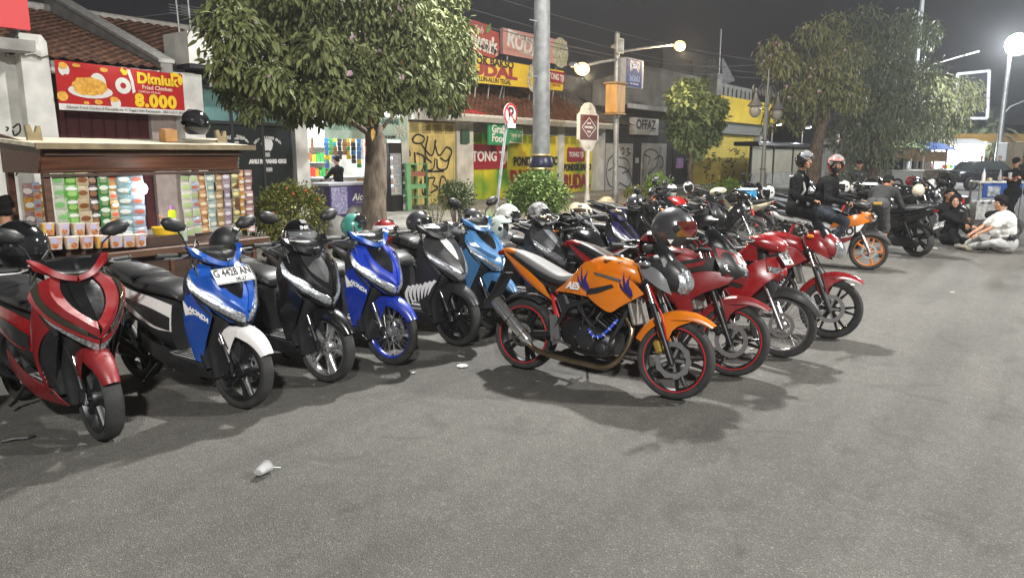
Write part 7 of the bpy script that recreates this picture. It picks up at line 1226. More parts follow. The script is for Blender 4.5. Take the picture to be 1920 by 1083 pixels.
    for nm, mb_, m_, k in (('handlebar_cowl', lambda: MB().loft(body([(.28, 0, 1.0, .12, .035), (.36, 0, 1.0, .17, .06), (.46, 0, .985, .15, .075), (.55, 0, .965, .1, .06), (.59, 0, .955, .05, .035)], 18, 4, 2.6)), MATT if big else main, 'uhc'), ('headlight', lambda: MB().loft([[Vector((.535 + dx - .04 * abs(y) / .1, y * k, .955 + z * k)) for y, z in ((0, -.055), (.07, -.04), (.115, .0), (.1, .035), (0, .045), (-.1, .035), (-.115, .0), (-.07, -.04))] for dx, k in ((.0, 1.03), (.05, .95), (.068, .6), (.07, .2))]), HEADL, 'uhl'), ('steering_neck', lambda: MB().tube([(.38, 0, .96), (.42, 0, .78)], .05, 10), BLK, 'unk')):
        o = obj(nm, mb_, m_, t, 50, k); o.matrix_local = M
    if big: o = obj('fly_screen', lambda: MB().grid(surf([[(.60, 0, .96), (.57, .06, .965), (.5, .11, .98)], [(.52, 0, 1.06), (.5, .06, 1.06), (.44, .10, 1.06)]], 9, 7), .004, (1, .3, .3)).mirror(), mat('amber_screen', (.5, .34, .2), .1, alpha=.6), t, 45, 'ufs'); o.matrix_local = M
    bars(t, M, .33, 1.0, .14, .33, .06);
    if mir: mirrors(t, M, .33, .15, 1.03)
    return t
# ---------------------------------------------------------------- the two rows in front
G_ = onG
s1 = scooter('red and black scooter with sharp red nose, nearest to the snack stall counter', (2.04, 4.66), -92, 1, -4, REDM, REDM, RED, MATT, REDM, DMET, DMET, 'y5', 'vario', wing=REDM, skirt=REDM, tw=.10)
for k, o in enumerate(c for c in s1.children if c.name.startswith('leg_shield_wing')): pass
s2 = scooter('bright blue scooter with white front fender and white number plate', (2.92, 4.46), -88, 0, 6, BLUE, WHT, WHT, MATT, BLUE, DMET, DMET, 'y5', 'beat', text_='HONDA', mir=1)
plate(s2, 'G 4428 AN', (.60, 0, .905), (R(-38), 0, R(90)))
s3 = scooter('all black scooter with chrome spoked wheels and quilted seat', (3.67, 4.46), -90, 0, 4, BLKG, BLKG, BLKG, MATT, BLKG, CHR, CHR, 'y5', 'beat', apx=MATT, mir=1)
s4 = scooter('deep blue scooter with thin blue wire spoked wheels', (4.30, 4.40), -90, 0, 3, BLUE2, BLUE2, MATT, MATT, BLUE, BLUE2, CHR, 'wire', 'beat', text_='HONDA', r=.28, tw=.06, mir=0)
s5 = scooter('dark scooter with white claw graphics on its flank and twin headlights', (5.10, 4.36), -88, 1, -6, MATT, MATT, MATT, MATT, MATT, BLKG, BLKG, 'y6', 'dual', r=.275, mir=0)
for k in range(7):
    o = obj('claw_decal', MB().grid(panel([(.56 - k * .045, -.178 - .006 * k, .60 - .012 * k), (.52 - k * .045, -.186 - .004 * k, .55 - .016 * k), (.47 - k * .035, -.186, .47 - .02 * k)], [(.535 - k * .045, -.184 - .006 * k, .61 - .012 * k), (.49 - k * .045, -.192 - .004 * k, .55 - .016 * k), (.465 - k * .035, -.188, .468 - .02 * k)], 0, 6, 2), .003, (0, -1, 0)), WHT, s5, 50)
s6 = scooter('light blue scooter tucked behind the tail of the orange motorbike', (5.80, 4.45), -90, 1, 0, LBLUE, LBLUE, BLKG, MATT, LBLUE, DMET, DMET, 'y5', 'sleek', mir=1)
m1 = roadbike('orange naked motorbike with grey seat, purple flame decals and steel exhaust', (4.86, 2.09), -90, 7, 4, ORG, ORG, ORG, SEATG, 'naked', DMET, DMET, 'y5', REDINK)
for s_, pts in enumerate(([(.02, .72), (-.02, .80), (-.09, .90), (-.05, .85), (-.12, .87), (-.04, .80), (-.10, .79), (-.02, .74)], [(.40, .73), (.34, .78), (.27, .86), (.31, .78), (.24, .80), (.31, .74), (.25, .73), (.33, .71)])):
    mb = MB(); c = Vector((sum(p[0] for p in pts) / 8, 0, sum(p[1] for p in pts) / 8)); y_ = -.192 if s_ == 0 else -.198
    for k in range(7):
        f = [(-.07, .12), (-.05, .05), (-.10, .06), (-.06, -.01), (-.02, .10), (-.085, .0), (-.035, .07)][k]; b = Vector(((-.0, .385)[s_] - (0 if s_ == 0 else .02), y_, (.72, .72)[s_])); tip = b + Vector((f[0] * 1.1, .012 if s_ == 0 else -.004, .06 + f[1]))
        mid = b.lerp(tip, .5) + Vector((.018 * (1 if k % 2 else -1), -.012, 0)); mb.grid([[p + Vector((w_, 0, 0)), p - Vector((w_, 0, 0))] for p, w_ in zip(cr([b, mid, tip], 8), (.012, .0115, .0105, .009, .007, .005, .003, .0008))], .003, (0, -1, 0))
    obj('flame_decal', mb, BLUS, m1, 50, kind='stuff')
obj('flame_decal', MB().grid(panel([(-.60, -.132, .71), (-.7, -.12, .79), (-.8, -.095, .86)], [(-.54, -.138, .70), (-.62, -.136, .745), (-.80, -.096, .855)], 0, 6, 2), .003, (0, -1, 0)), BLUS, m1, 50)
o = text('AES', .075, WINK, m1, (-.15, -.172, .745), (R(90), 0, R(-6)), bold=.003, ext=.002, shear=.25)
m2 = roadbike('dark red half faired sport motorbike behind the orange one', (5.67, 1.95), -90, 6, 3, REDM, REDM, RED, SEATM, 'fair', BLKG, BLKG, 's3', REDINK, DMET, DMET, DMET, False, False)
m3 = underbone('red underbone motorbike with black front fender and wire spoked wheel', (6.47, 1.79), -90, 5, 3, RED, RED, MATT, RED, ALU, DMET, 'wire')
plate(m3, 'G 3051 HF', (.60, 0, .86), (R(-35), 0, R(90)))
m4 = roadbike('bright red naked motorbike with silver headlight and thin spoked black wheel', (7.43, 1.62), -90, 7, 5, RED, RED, RED, SEATM, 'naked', BLKG, BLKG, 'y6', None, DMET, DMET, DMET, False, False, nose=RED, low=BLK)
m5 = underbone('orange, white and red racing liveried underbone ridden by two people', (12.37, 2.2), -88, 0, 14, ORG, ORG, MATT, WHT, ORG, ORG, 's5', None, True, .28, mir=False, lowside=WHT)
o = text('REPSOL', .165, INK, m5, (.25, -.226, .565), (R(90), R(-14), 0), bold=.007, ext=.002, sx=.85, shear=.2); plate(m5, 'G 6204 QE', (.66, 0, .84), (R(-40), 0, R(90)), .2, .09)
# ================================================================ helmets
def hshell(full):
    els = [-52, -40, -26, -16, -4, 8, 20, 30, 45, 60, 75, 89.5]; n = 40; lo, hi, half = (-16, 20, 70) if full else (-60, 28, 66); mb = MB()
    def P(az, el, k=1.):
        a, e = R(az), R(el); f = 1.0 + (.10 * math.cos(a) if full and el < -10 and abs(az) < 80 else 0);
        return Vector((.142 * k * math.cos(e) * math.cos(a) * f, .122 * k * math.cos(e) * math.sin(a), .150 + .138 * k * math.sin(e)))
    v = {}; vs = []; fs = []
    for k in (1., .90):
        for i, el in enumerate(els):
            for j in range(n): v[(k, i, j)] = len(vs); vs.append(P((j + .5) * 360 / n if False else j * 360 / n, el, k))
    def open_(i, j): az = ((j + .5) * 360 / n + 180) % 360 - 180; el = (els[i] + els[i + 1]) / 2; return lo < el < hi and abs(az) < half
    for i in range(len(els) - 1):
        for j in range(n):
            if open_(i, j): continue
            q = (j + 1) % n
            for k in (1., .90): fs.append((v[(k, i, j)], v[(k, i, q)], v[(k, i + 1, q)], v[(k, i + 1, j)]))
            for di, dj, e in ((-1, 0, ((i, j), (i, q))), (1, 0, ((i + 1, j), (i + 1, q))), (0, -1, ((i, j), (i + 1, j))), (0, 1, ((i, q), (i + 1, q)))):
                ii, jj = i + di, (j + dj) % n
                if ii < 0 or (0 <= ii < len(els) - 1 and open_(ii, jj)): a, b = e; fs.append((v[(1., *a)], v[(1., *b)], v[(.90, *b)], v[(.90, *a)]))
    return mb.add(vs, fs)
def hvis(full, up=0):
    lo, hi, half = (-18, 24, 76) if full else (-38, 26, 72); g = []
    for i in range(7):
        el = lo + (hi - lo) * i / 6; row = []
        for j in range(19):
            az = -half + 2 * half * j / 18; a, e = R(az), R(el); p = Vector((.150 * math.cos(e) * math.cos(a) * (1.03 if full else 1.06), .129 * math.cos(e) * math.sin(a), .138 * math.sin(e)))
            if up: c, s_ = math.cos(R(up)), math.sin(R(up)); p = Vector((p.x * c - p.z * s_, p.y, p.x * s_ + p.z * c))
            row.append(p + Vector((0, 0, .150)))
        g.append(row)
    return MB().grid(g, .003, (1, 0, 0))
VCLR = mat('clear_visor', (.5, .52, .54), .05, alpha=.2); VSMK = mat('smoke_visor', (.02, .02, .022), .04, alpha=.85, coat=1.); VBRN = mat('brown_visor', (.10, .06, .03), .05, alpha=.75, coat=1.)
LINE = mat('helmet_lining', (.015, .015, .016), .9)
def helmet_parts(par, m, full=False, visor=VCLR, up=0, band=None, trim=BLK):
    obj('helmet_shell', lambda: hshell(full), m, par, 45, 'hsh%s' % full); obj('lining', lambda: MB().ball((-.012, 0, .155), (.105, .10, .105), 14, 9), LINE, par, 60, 'hlin')
    if visor is not None: obj('visor', lambda: hvis(full, up), visor, par, 50, 'hv%s%s' % (full, up))
    for s in (-1, 1): obj('visor_pivot', (lambda s=s: MB().lathe([(0, s * .133), (.02, s * .132), (.024, s * .12)], (.035, 0, .16), 'Y', 12)), trim, par, 40, 'hp%s' % s)
    if visor is not None and not full: obj('visor_rim', lambda: MB().tube([(.150 * 1.06 * math.cos(R(27)) * math.cos(R(a)), .131 * math.cos(R(27)) * math.sin(R(a)), .150 + .139 * math.sin(R(27))) for a in range(-72, 73, 12)], .006, 6), trim, par, 60, 'hrim')
    if band is not None: obj('helmet_stripe', lambda: MB().grid([[Vector((.1435 * math.cos(R(e)) * math.cos(R(90 + a)), .1235 * math.cos(R(e)) * math.sin(R(90 + a)) , .150 + .1395 * math.sin(R(e)))) for a in range(-38, 100, 6)] for e in (18, 24, 30, 36)], .001, (0, 1, 0)).mirror(), band, par, 60, 'hband')
    obj('vent', lambda: MB().rbox((.075, 0, .272), (.05, .05, .012), .004, (0, R(28), 0)), trim, par, 30, 'hvent')
def helmet(label, px, py, z, m, full=False, visor=VCLR, up=0, band=None, heading=-90, tilt=0., s=1., name='helmet', dz=0.):
    c = onG(px, py, z); t = thing(name, label, 'helmet', (c.x, c.y, z - .15 * s + dz), R(heading), 'helmets left on the parked bikes', R(tilt)); t.scale = (s,) * 3; helmet_parts(t, m, full, visor, up, band); return t
HG = mat('dark_grey_helmet', (.045, .046, .05), .25, coat=.6); HM = mat('matt_black_helmet', (.018, .018, .019), .45); TEALH = mat('teal_helmet', (.06, .28, .22), .25, coat=.7); HW = mat('white_helmet', (.72, .71, .68), .25, coat=.7); HSIL = mat('silver_black_helmet', (.45, .45, .45), .3, var=.9, scale=18, col2=(.03, .03, .03)); HSM = mat('gunmetal_helmet', (.10, .105, .11), .2, .5, coat=.8); HMAR = mat('maroon_helmet', (.11, .008, .012), .15, coat=1.); HMINT = mat('mint_white_helmet', (.52, .60, .55), .3, coat=.6); HCR = mat('cream_helmet', (.60, .54, .42), .3, coat=.6); HRB = mat('red_black_helmet', (.35, .02, .02), .25, var=.9, scale=11, col2=(.02, .02, .02)); HORG = mat('orange_red_helmet', (.55, .075, .015), .15, coat=1.)
IRI = mat('iridescent_visor', (.26, .02, .05), .06, .75, var=.7, scale=9, col2=(.55, .28, .03), coat=1.); VGOLD = mat('gold_visor', (.60, .36, .03), .12, .8)
helmet('matt black open face helmet behind the cowl of the bright blue scooter', 428, 452, 1.05, HM, visor=None, heading=-40, tilt=20)
helmet('black open face helmet with clear visor and white lettering on the all black scooter', 560, 445, 1.10, BLKG, heading=-100, s=1.05)
t = bpy.data.objects['helmet.001']; text('INK', .04, WINK, t, (.135, -.02, .235), (R(60), 0, R(82)), bold=.001, ext=.002)
helmet('teal open face helmet with black visor rim behind the deep blue scooter', 664, 424, 1.0, TEALH, visor=VSMK, up=55, heading=-30)
helmet('small red, white and black helmet next to the teal one', 722, 436, .95, HRB, visor=VSMK, heading=-20, band=WHT)
helmet('dark grey helmet resting behind the scooter with claw graphics', 785, 418, 1.0, HG, visor=VSMK, heading=-60); helmet('charcoal helmet half hidden by the light blue scooter mirror', 885, 412, 1.0, HG, visor=None, heading=150)
helmet('large glossy white helmet with black visor edge', 952, 403, 1.02, HW, full=True, visor=VSMK, heading=-45); helmet('mint white helmet with long clear visor hanging below the big white one', 938, 428, .98, HMINT, heading=-70, up=-45)
helmet('silver and black patterned helmet between the white and cream ones', 1010, 398, 1.0, HSIL, full=True, visor=VSMK, heading=-50); helmet('cream helmet with brown visor flipped up at the purple scooter', 1092, 402, 1.02, HCR, visor=VBRN, heading=-170, up=10); helmet('cream helmet hanging low with its inside showing beside the purple scooter', 1082, 425, .9, HCR, visor=None, heading=120)
helmet('gunmetal full face helmet with smoke visor on the black scooter', 1192, 381, 1.07, HSM, full=True, visor=VSMK, heading=-35)
hb = helmet('big dark grey full face helmet with red and gold mirrored visor', 1262, 428, 1.17, HG, full=True, visor=IRI, heading=-72, s=1.22); obj('visor_strip', MB().grid([[Vector((.1555 * math.cos(R(e)) * math.cos(R(a)), .1340 * math.cos(R(e)) * math.sin(R(a)), .150 + .138 * math.sin(R(e)))) for a in (6, 13, 20, 27)] for e in (-18, -8, 4, 14, 24)], .001, (1, 0, 0)), VGOLD, hb, 60)
obj('emblem', MB().prism([(-.02, .09), (.02, .09), (0, .06)], 'Y', -.128, -.12), WINK, hb)
helmet('maroon glossy helmet beneath the big grey one', 1226, 466, .97, HMAR, visor=None, heading=180, s=1.1)
helmet('white helmet with black chin on the far dark bike, nearer the sign posts', 1259, 357, 1.0, HW, full=True, visor=VSMK, heading=-160); helmet('white helmet showing its black opening near the yellow shutter', 1294, 351, 1.0, HW, visor=None, heading=-150, tilt=15); helmet('white helmet behind the back of the pillion rider', 1440, 361, 1.0, HW, visor=None, heading=160)
helmet('black and white striped helmet behind the bending man', 1632, 351, 1.05, BLKG, full=True, visor=VCLR, heading=-60, band=WHT, s=1.3); helmet('white helmet just beside the masked rider', 1582, 350, 1.05, HW, visor=None, heading=150); helmet('second white helmet in the far row, nearer the striped one', 1606, 352, 1.0, HW, visor=VCLR, heading=-120)
helmet('red cap like helmet beyond the bending man', 1708, 340, 1.0, RED, visor=None, heading=-70); helmet('cream flat topped helmet on the far bike seat', 1722, 357, 1.0, HCR, visor=None, heading=10); helmet('white domed helmet behind the hooded sitter', 1746, 346, 1.0, HW, visor=None, heading=-30); helmet('black glossy helmet high behind the hooded sitter', 1772, 341, 1.05, BLKG, full=True, visor=VSMK, heading=-50, s=1.2)
c = Q(368, 236, ST + .25); t = thing('helmet', 'black full face helmet lying on the roof of the snack stall', 'helmet', (c.x, ST + .25, zt + .075), R(-170), 'helmets left on the parked bikes'); t.scale = (1.12,) * 3; helmet_parts(t, BLKG, True, VSMK, 25); del t['group']
c = onG(38, 470, 1.1); t = thing('helmet', 'glossy black helmet on the bike at the picture edge behind the red scooter', 'helmet', (c.x, c.y, .95), R(-60), 'helmets left on the parked bikes'); t.scale = (1.25,) * 3; helmet_parts(t, BLKG, True, VSMK)
# ---- more bikes of the scooter row and the crowd behind
s0 = scooter('black scooter cut by the picture edge beside the red and black one', (1.18, 5.0), -88, 0, 0, BLKG, BLKG, BLKG, MATT, BLKG, DMET, DMET, 'y5', 'vario', wing=BLKG, mir=1)
s7 = scooter('dark grey scooter partly hidden behind the orange motorbike seat', (6.42, 4.10), -90, 1, 5, mat('charcoal_paint', (.03, .03, .032), .25, coat=.6), MATT, MATT, MATT, MATT, DMET, DMET, 'y5', 'dual', apx=GREYP, mir=0)
s8 = scooter('plain grey scooter with red mark on its leg shield', (6.98, 3.92), -84, 1, 8, GREYP, GREYP, GREYP, MATT, GREYP, DMET, DMET, 'y5', 'sleek', mir=0)
s9 = scooter('dark purple scooter with clear headlight beyond the grey one', (7.68, 3.86), -84, 1, 0, PURP, PURP, PURP, MATT, PURP, DMET, DMET, 'y5', 'beat', mir=0)
s10 = scooter('black scooter under the gunmetal helmet', (8.95, 4.1), -86, 1, 4, BLKG, BLKG, BLKG, MATT, BLKG, DMET, DMET, 'y5', 'vario', wing=BLKG, mir=1)
m6 = roadbike('black naked motorbike with white and red striped tail behind the orange one', (6.95, 4.35), 62, 5, 0, BLKG, BLKG, BLKG, SEATM, 'naked', DMET, DMET, 'y5', None, DMET, DMET, DMET, False, False, nose=BLKG)
sides(m6, 'tail_stripe', 'tstr', lambda: panel([(-.45, .148, .72), (-.6, .140, .79), (-.85, .085, .92)], [(-.46, .148, .75), (-.6, .14, .82), (-.86, .08, .94)], 0, 8, 2), WHT); sides(m6, 'tail_stripe', 'tstr2', lambda: panel([(-.5, .149, .76), (-.6, .143, .83), (-.75, .11, .89)], [(-.5, .148, .775), (-.6, .142, .845), (-.75, .108, .905)], 0, 8, 2), RED)
SW = lambda **k: {a: b for a, b in k.items()}
def far_bike(src, label, x, y, rz, swap=None): return dup(src, (x, y, 0), R(rz), label, swap)
for i, (src, x, y, rz, lab, sw) in enumerate((
    (m4, 9.75, 4.9, -84, 'black motorbike half hidden behind the gunmetal helmet', {'red_body_paint': BLKG}), (m2, 10.9, 4.7, -88, 'dark sport bike with grey screen beyond the red row', {'matt_red_body_paint': BLKG, 'red_body_paint': MATT}),
    (m4, 12.9, 5.5, 66, 'red tailed motorbike turned tail towards the road', None), (m3, 13.9, 5.2, -80, 'black underbone with round mirror between red tail and cream cub', {'red_body_paint': BLKG}), (m3, 15.4, 5.35, 75, 'classic cub motorbike with cream tank cover', {'red_body_paint': CREAM}),
    (s10, 11.9, 5.9, -86, 'black scooter in the second rank near the planter blocks', None), (m4, 16.9, 5.9, -70, 'dark motorbike just behind the pillion rider', {'red_body_paint': BLKG}), (s8, 17.6, 4.6, -95, 'grey scooter behind the masked rider', None), (s10, 18.4, 4.0, -90, 'black scooter beyond the masked rider under the striped helmet', None),
    (m3, 19.2, 3.5, -84, 'black underbone behind the bending man', {'red_body_paint': BLKG}), (m4, 20.0, 2.9, -96, 'black motorbike behind the hooded sitter, under the cream helmet', {'red_body_paint': BLKG}), (s10, 20.9, 2.5, -90, 'black scooter close behind the hooded sitter', None), (s7, 21.6, 3.3, -90, 'charcoal scooter in the far rank near the blue umbrella', None), (s8, 19.5, 5.4, -90, 'grey scooter far back by the shrub', None), (m4, 22.6, 4.4, -85, 'dark motorbike far back near the green roofed cart', {'red_body_paint': BLKG}), (s9, 24., 3.6, -90, 'purple scooter far back among the crowd of bikes', None), (m3, 25.4, 3.2, -90, 'black underbone farthest along the row', {'red_body_paint': BLKG}), (s10, 17.3, 6.2, -90, 'black scooter near the ornamental lantern post', None), (s1, 14.6, 6.3, 85, 'black scooter facing the shops near the yellow shutter', {'matt_red_body_paint': BLKG, 'red_body_paint': BLKG}))): far_bike(src, lab, x, y, rz, sw)
b = thing('blue_cool_box', 'small light blue and white box on the rack of the cream cub', 'box', (15.3, 5.1, .86)); obj('box_body', MB().rbox((0, 0, .08), (.36, .28, .16), .03), mat('cool_box_blue', (.05, .32, .6), .4), b, 40); obj('box_lid', MB().rbox((0, 0, .18), (.38, .3, .05), .02), mat('cool_box_lid', (.45, .6, .7), .4), b, 40)
# rear-facing black scooter with its plate towards the road
sb = scooter('black scooter parked tail first with white rear number plate by the bending man', (15.15, 2.93), 62, 8, -15, BLKG, BLKG, BLKG, MATT, BLKG, BLKG, BLKG, 'y5', 'dual', mir=0, r=.285, tw=.11)
plate(sb, 'G 2937 LR', (-1.02, 0, .56), (R(18), 0, R(-90)), .24, .11); obj('wheel_sticker', MB().lathe([(0, .0), (.05, .0)], (-.63, .075, .26), 'Y', 4), WINK, sb)
# ================================================================ people
def cap(mb, a, b, ra, rb=None, n=12):
    a, b = Vector(a), Vector(b); rb = ra if rb is None else rb; t = (b - a); L_ = t.length; t = t / L_ if L_ > 1e-6 else Vector((0, 0, 1)); u = t.orthogonal().normalized(); v = t.cross(u); rings = []
    for k in range(5): e = math.pi / 2 * (1 - k / 4) ; rings.append((a - t * ra * math.sin(e), max(ra * math.cos(e), .0005)))
    for k in range(5): e = math.pi / 2 * k / 4; rings.append((b + t * rb * math.sin(e), max(rb * math.cos(e), .0005)))
    return mb.loft([[c + (u * math.cos(2 * math.pi * j / n) + v * math.sin(2 * math.pi * j / n)) * r_ for j in range(n)] for c, r_ in rings])
def remesh(mb, name, vox, it=4, disp=0.):
    me = mb.mesh(name); o = bpy.data.objects.new(name, me); COL.objects.link(o); m = o.modifiers.new('r', 'REMESH'); m.mode = 'VOXEL'; m.voxel_size = vox; m.use_smooth_shade = True
    s = o.modifiers.new('s', 'SMOOTH'); s.factor = .5; s.iterations = it
    if disp:
        tx = bpy.data.textures.new('folds', 'CLOUDS'); tx.noise_scale = .07; tx.noise_depth = 1; d = o.modifiers.new('d', 'DISPLACE'); d.texture = tx; d.strength = disp; d.texture_coords = 'GLOBAL'
    bpy.context.view_layer.update(); r_ = bpy.data.meshes.new_from_object(o.evaluated_get(bpy.context.evaluated_depsgraph_get())); bpy.data.objects.remove(o); r_.materials.clear(); r_.name = name; return r_
def ik(S, T, a, b, hint):
    S, T, hint = Vector(S), Vector(T), Vector(hint); d = T - S; L_ = min(d.length, (a + b) * .999); t = d.normalized(); x = (a * a - b * b + L_ * L_) / (2 * L_); h = math.sqrt(max(0, a * a - x * x)); p = hint - t * hint.dot(t); p = p.normalized() if p.length > 1e-5 else t.orthogonal().normalized(); return S + t * x + p * h, S + t * L_
def person(label, pel, heading, torso, hands, feet, look, top, bottom, shoe=BLK, sleeve='long', legs='long', skin=SKIN, hair=HAIR, helm=None, s=1., knee=None, elbow=None, wide=1., curl=.8, mask=False, hood=None, capm=None, vox=.0095, glasses=False, toe=None, hairbig=1., headup=None, hunch=0.):
    pel = Vector(pel); h = R(heading); F = Vector((math.cos(h), math.sin(h), 0)); Lf = Vector((-math.sin(h), math.cos(h), 0)); T = (F * torso[0] + Lf * torso[1] + Vector((0, 0, torso[2]))).normalized(); TF = (F - T * F.dot(T)); TF = TF.normalized() if TF.length > .1 else F
    g = thing('person', label, 'person', (pel.x, pel.y, 0)); O = Vector((pel.x, pel.y, 0)); B = MB(); C = MB(); D = MB(); SH = MB()
    spine = pel + T * .24 * s - TF * .02 * s * hunch; chest = pel + T * .40 * s; nb = pel + T * .52 * s + TF * .05 * hunch * s; shs = [nb - T * .06 * s + Lf * sd * .172 * s * (1 + (wide - 1) * .35) for sd in (1, -1)]; hips = [pel + Lf * sd * .09 * s for sd in (1, -1)]
    P3 = lambda mb, k: (cap(mb, pel + Lf * .07 * s, pel - Lf * .07 * s, (.115 * wide + k) * s), cap(mb, pel, spine, (.120 * wide + k) * s, (.115 * wide + k) * s), cap(mb, spine + Lf * .04, spine - Lf * .04, (.105 * wide + k) * s), cap(mb, spine, chest, (.115 * wide + k) * s, (.125 * wide + k) * s), cap(mb, chest + Lf * .07 * s, chest - Lf * .07 * s, (.108 * wide + k) * s), cap(mb, shs[0] - Lf * .04, shs[1] + Lf * .04, (.072 + k) * s))
    P3(B, -.008); P3(C, .012); cap(B, nb - T * .02, nb + T * .10 * s, .056 * s, .05 * s); cap(C, nb - T * .03, nb + T * .035 * s, .075 * s, .062 * s)
    if wide > 1.2: C.ball(spine + TF * .10, .16 * s); B.ball(spine + TF * .10, .14 * s)
    lk = Vector(look).normalized(); hu = Vector(headup or (0, 0, 1)); hc = nb + T * .09 * s + (hu * .115 + lk * .03) * s; rt_ = lk.cross(hu).normalized(); hu = rt_.cross(lk); HM_ = Matrix((lk, -rt_, hu)).transposed()
    X = lambda x, y, z: hc + HM_ @ (Vector((x, y, z)) * s)
    B.ball(hc + HM_ @ Vector((-.008, 0, .015)) * s, (.098 * s, .077 * s, .104 * s), 16, 12, HM_); B.ball(X(.02, 0, -.045), (.075 * s, .06 * s, .07 * s), 14, 10, HM_); B.ball(X(.068, 0, -.088), (.028 * s, .033 * s, .024 * s), 10, 8, HM_); cap(B, X(.088, 0, .012), X(.108, 0, -.022), .010 * s, .016 * s, 8); cap(B, X(.078, .038, .026), X(.078, -.038, .026), .016 * s)
    for sd in (1, -1): B.ball(X(-.005, sd * .08, -.005), (.018 * s, .012 * s, .032 * s), 8, 6, HM_); B.ball(X(.06, sd * .04, -.025), .026 * s, 8, 6)
    cap(B, nb, X(-.02, 0, -.04), .05 * s, .052 * s); cap(B, X(.088, .02, -.062), X(.088, -.02, -.062), .009 * s)
    J = []
    for i, sd in enumerate((1, -1)):
        el, wr = ik(shs[i], hands[i], .285 * s, .255 * s, (elbow[i] if elbow else (-T * .6 - TF * .6 + Lf * sd * .5))); fd = (wr - el).normalized(); J.append((el, wr))
        cap(B, shs[i], el, .044 * s, .036 * s); cap(B, el, wr, .037 * s, .026 * s)
        if sleeve == 'long': cap(C, shs[i], el, .066 * s * (.9 + .1 * wide), .052 * s); cap(C, el, wr - fd * .02, .052 * s, .040 * s)
        else: cap(C, shs[i], shs[i].lerp(el, .75), .07 * s * (.9 + .1 * wide), .064 * s)
        # palm, four fingers and a thumb, slightly curled
        sdv = fd.cross(Vector((0, 0, 1))); sdv = sdv.normalized() if sdv.length > .2 else Lf.copy(); dn = fd.cross(sdv).normalized(); dn = dn if dn.z < 0 else -dn; pm = wr + fd * .045 * s
        for o_ in (-.022, 0, .022): cap(B, wr + fd * .01 + sdv * o_ * .6 * s, pm + fd * .035 * s + sdv * o_ * s, .015 * s)
        for k, ln in enumerate((.068, .078, .072, .055)):
            o_ = (-.030 + .020 * k) * s; b0 = pm + fd * .035 * s + sdv * o_; b1 = b0 + (fd * math.cos(curl) + dn * math.sin(curl)) * ln * .5 * s; b2 = b1 + (fd * math.cos(curl * 2.1) + dn * math.sin(curl * 2.1)) * ln * .5 * s; cap(B, b0, b1, .0095 * s, .009 * s, 8); cap(B, b1, b2, .009 * s, .008 * s, 8)
        th = wr + fd * .03 * s - sdv * .03 * s * (1 if i == 0 else -1); cap(B, th, th + (fd * .6 + dn * .5 - sdv * .5 * (1 if i == 0 else -1)) * .045 * s, .012 * s, .010 * s, 8)
    for i, sd in enumerate((1, -1)):
        kn, an = ik(hips[i], Vector(feet[i]) + Vector((0, 0, .08 * s)), .43 * s, .42 * s, (knee[i] if knee else F + Lf * sd * .15)); cap(B, hips[i], kn, .078 * s * (.6 + .4 * wide), .05 * s); cap(B, kn, an, .05 * s, .034 * s); cap(B, kn.lerp(an, .15), kn.lerp(an, .5), .052 * s, .046 * s)
        tv = (Vector(toe[i]) if toe else F).normalized();
        if legs == 'long': cap(D, hips[i], kn, .098 * s * (.6 + .4 * wide), .070 * s); cap(D, kn, an + (kn - an).normalized() * .02, .070 * s, .056 * s)
        else: cap(D, hips[i], kn, .105 * s * (.6 + .4 * wide), .085 * s); cap(D, kn, kn.lerp(an, .08), .085 * s, .08 * s)
        fz = Vector((0, 0, -.045 * s)); cap(B, an + fz * .5, an + fz + tv * .13 * s, .032 * s, .026 * s); cap(SH, an + fz * .6 - tv * .03 * s, an + fz + tv * .15 * s, .044 * s, .038 * s); cap(SH, an + fz - tv * .03 * s, an + fz + tv * .06 * s, .045 * s, .042 * s)
    cap(D, pel + Lf * .07 * s, pel - Lf * .07 * s, (.13 * wide) * s); cap(D, pel, pel + T * .07 * s, .13 * wide * s)
    def put(nm, mb, m, v, it=4, disp=0.):
        for q in range(len(mb.v)): mb.v[q] = tuple(Vector(mb.v[q]) - O)
        return obj(nm, remesh(mb, nm, v, it, disp), m, g)
    put('body', B, skin, vox, 2); put('top', C, top, vox * 1.4, 5, .022); put('trousers' if legs == 'long' else 'shorts', D, bottom, vox * 1.4, 5, .02)
    if shoe is not None: put('shoes', SH, shoe, vox * 1.2, 3)
    E_ = mat('eye_dark', (.02, .014, .01), .2); EW = mat('eye_white', (.6, .58, .55), .3)
    for sd in (1, -1): obj('eye', MB().ball(X(.083, sd * .033, .008) - O, .0125 * s, 8, 6), EW, g, 60); obj('pupil', MB().ball(X(.0925, sd * .033, .007) - O, .0065 * s, 8, 6), E_, g, 60); obj('eyebrow', MB().tube([X(.094, sd * .016, .030) - O, X(.094, sd * .034, .036) - O, X(.08, sd * .055, .030) - O], .0055 * s, 5), HAIR, g, 60)
    obj('mouth', MB().tube([X(.083, .026, -.062) - O, X(.098, 0, -.060) - O, X(.083, -.026, -.062) - O], .0052 * s, 5), mat('lips', (.24, .07, .06), .5), g, 60)
    if glasses: obj('glasses', merge([MB().torus(.026 * s, .003, (0, 0, 0), 'X', 14, 5)] ), BLK, g, 60, loc=X(.105, .033, .006) - O); obj('glasses', MB().torus(.026 * s, .003, (0, 0, 0), 'X', 14, 5), BLK, g, 60, loc=X(.105, -.033, .006) - O)
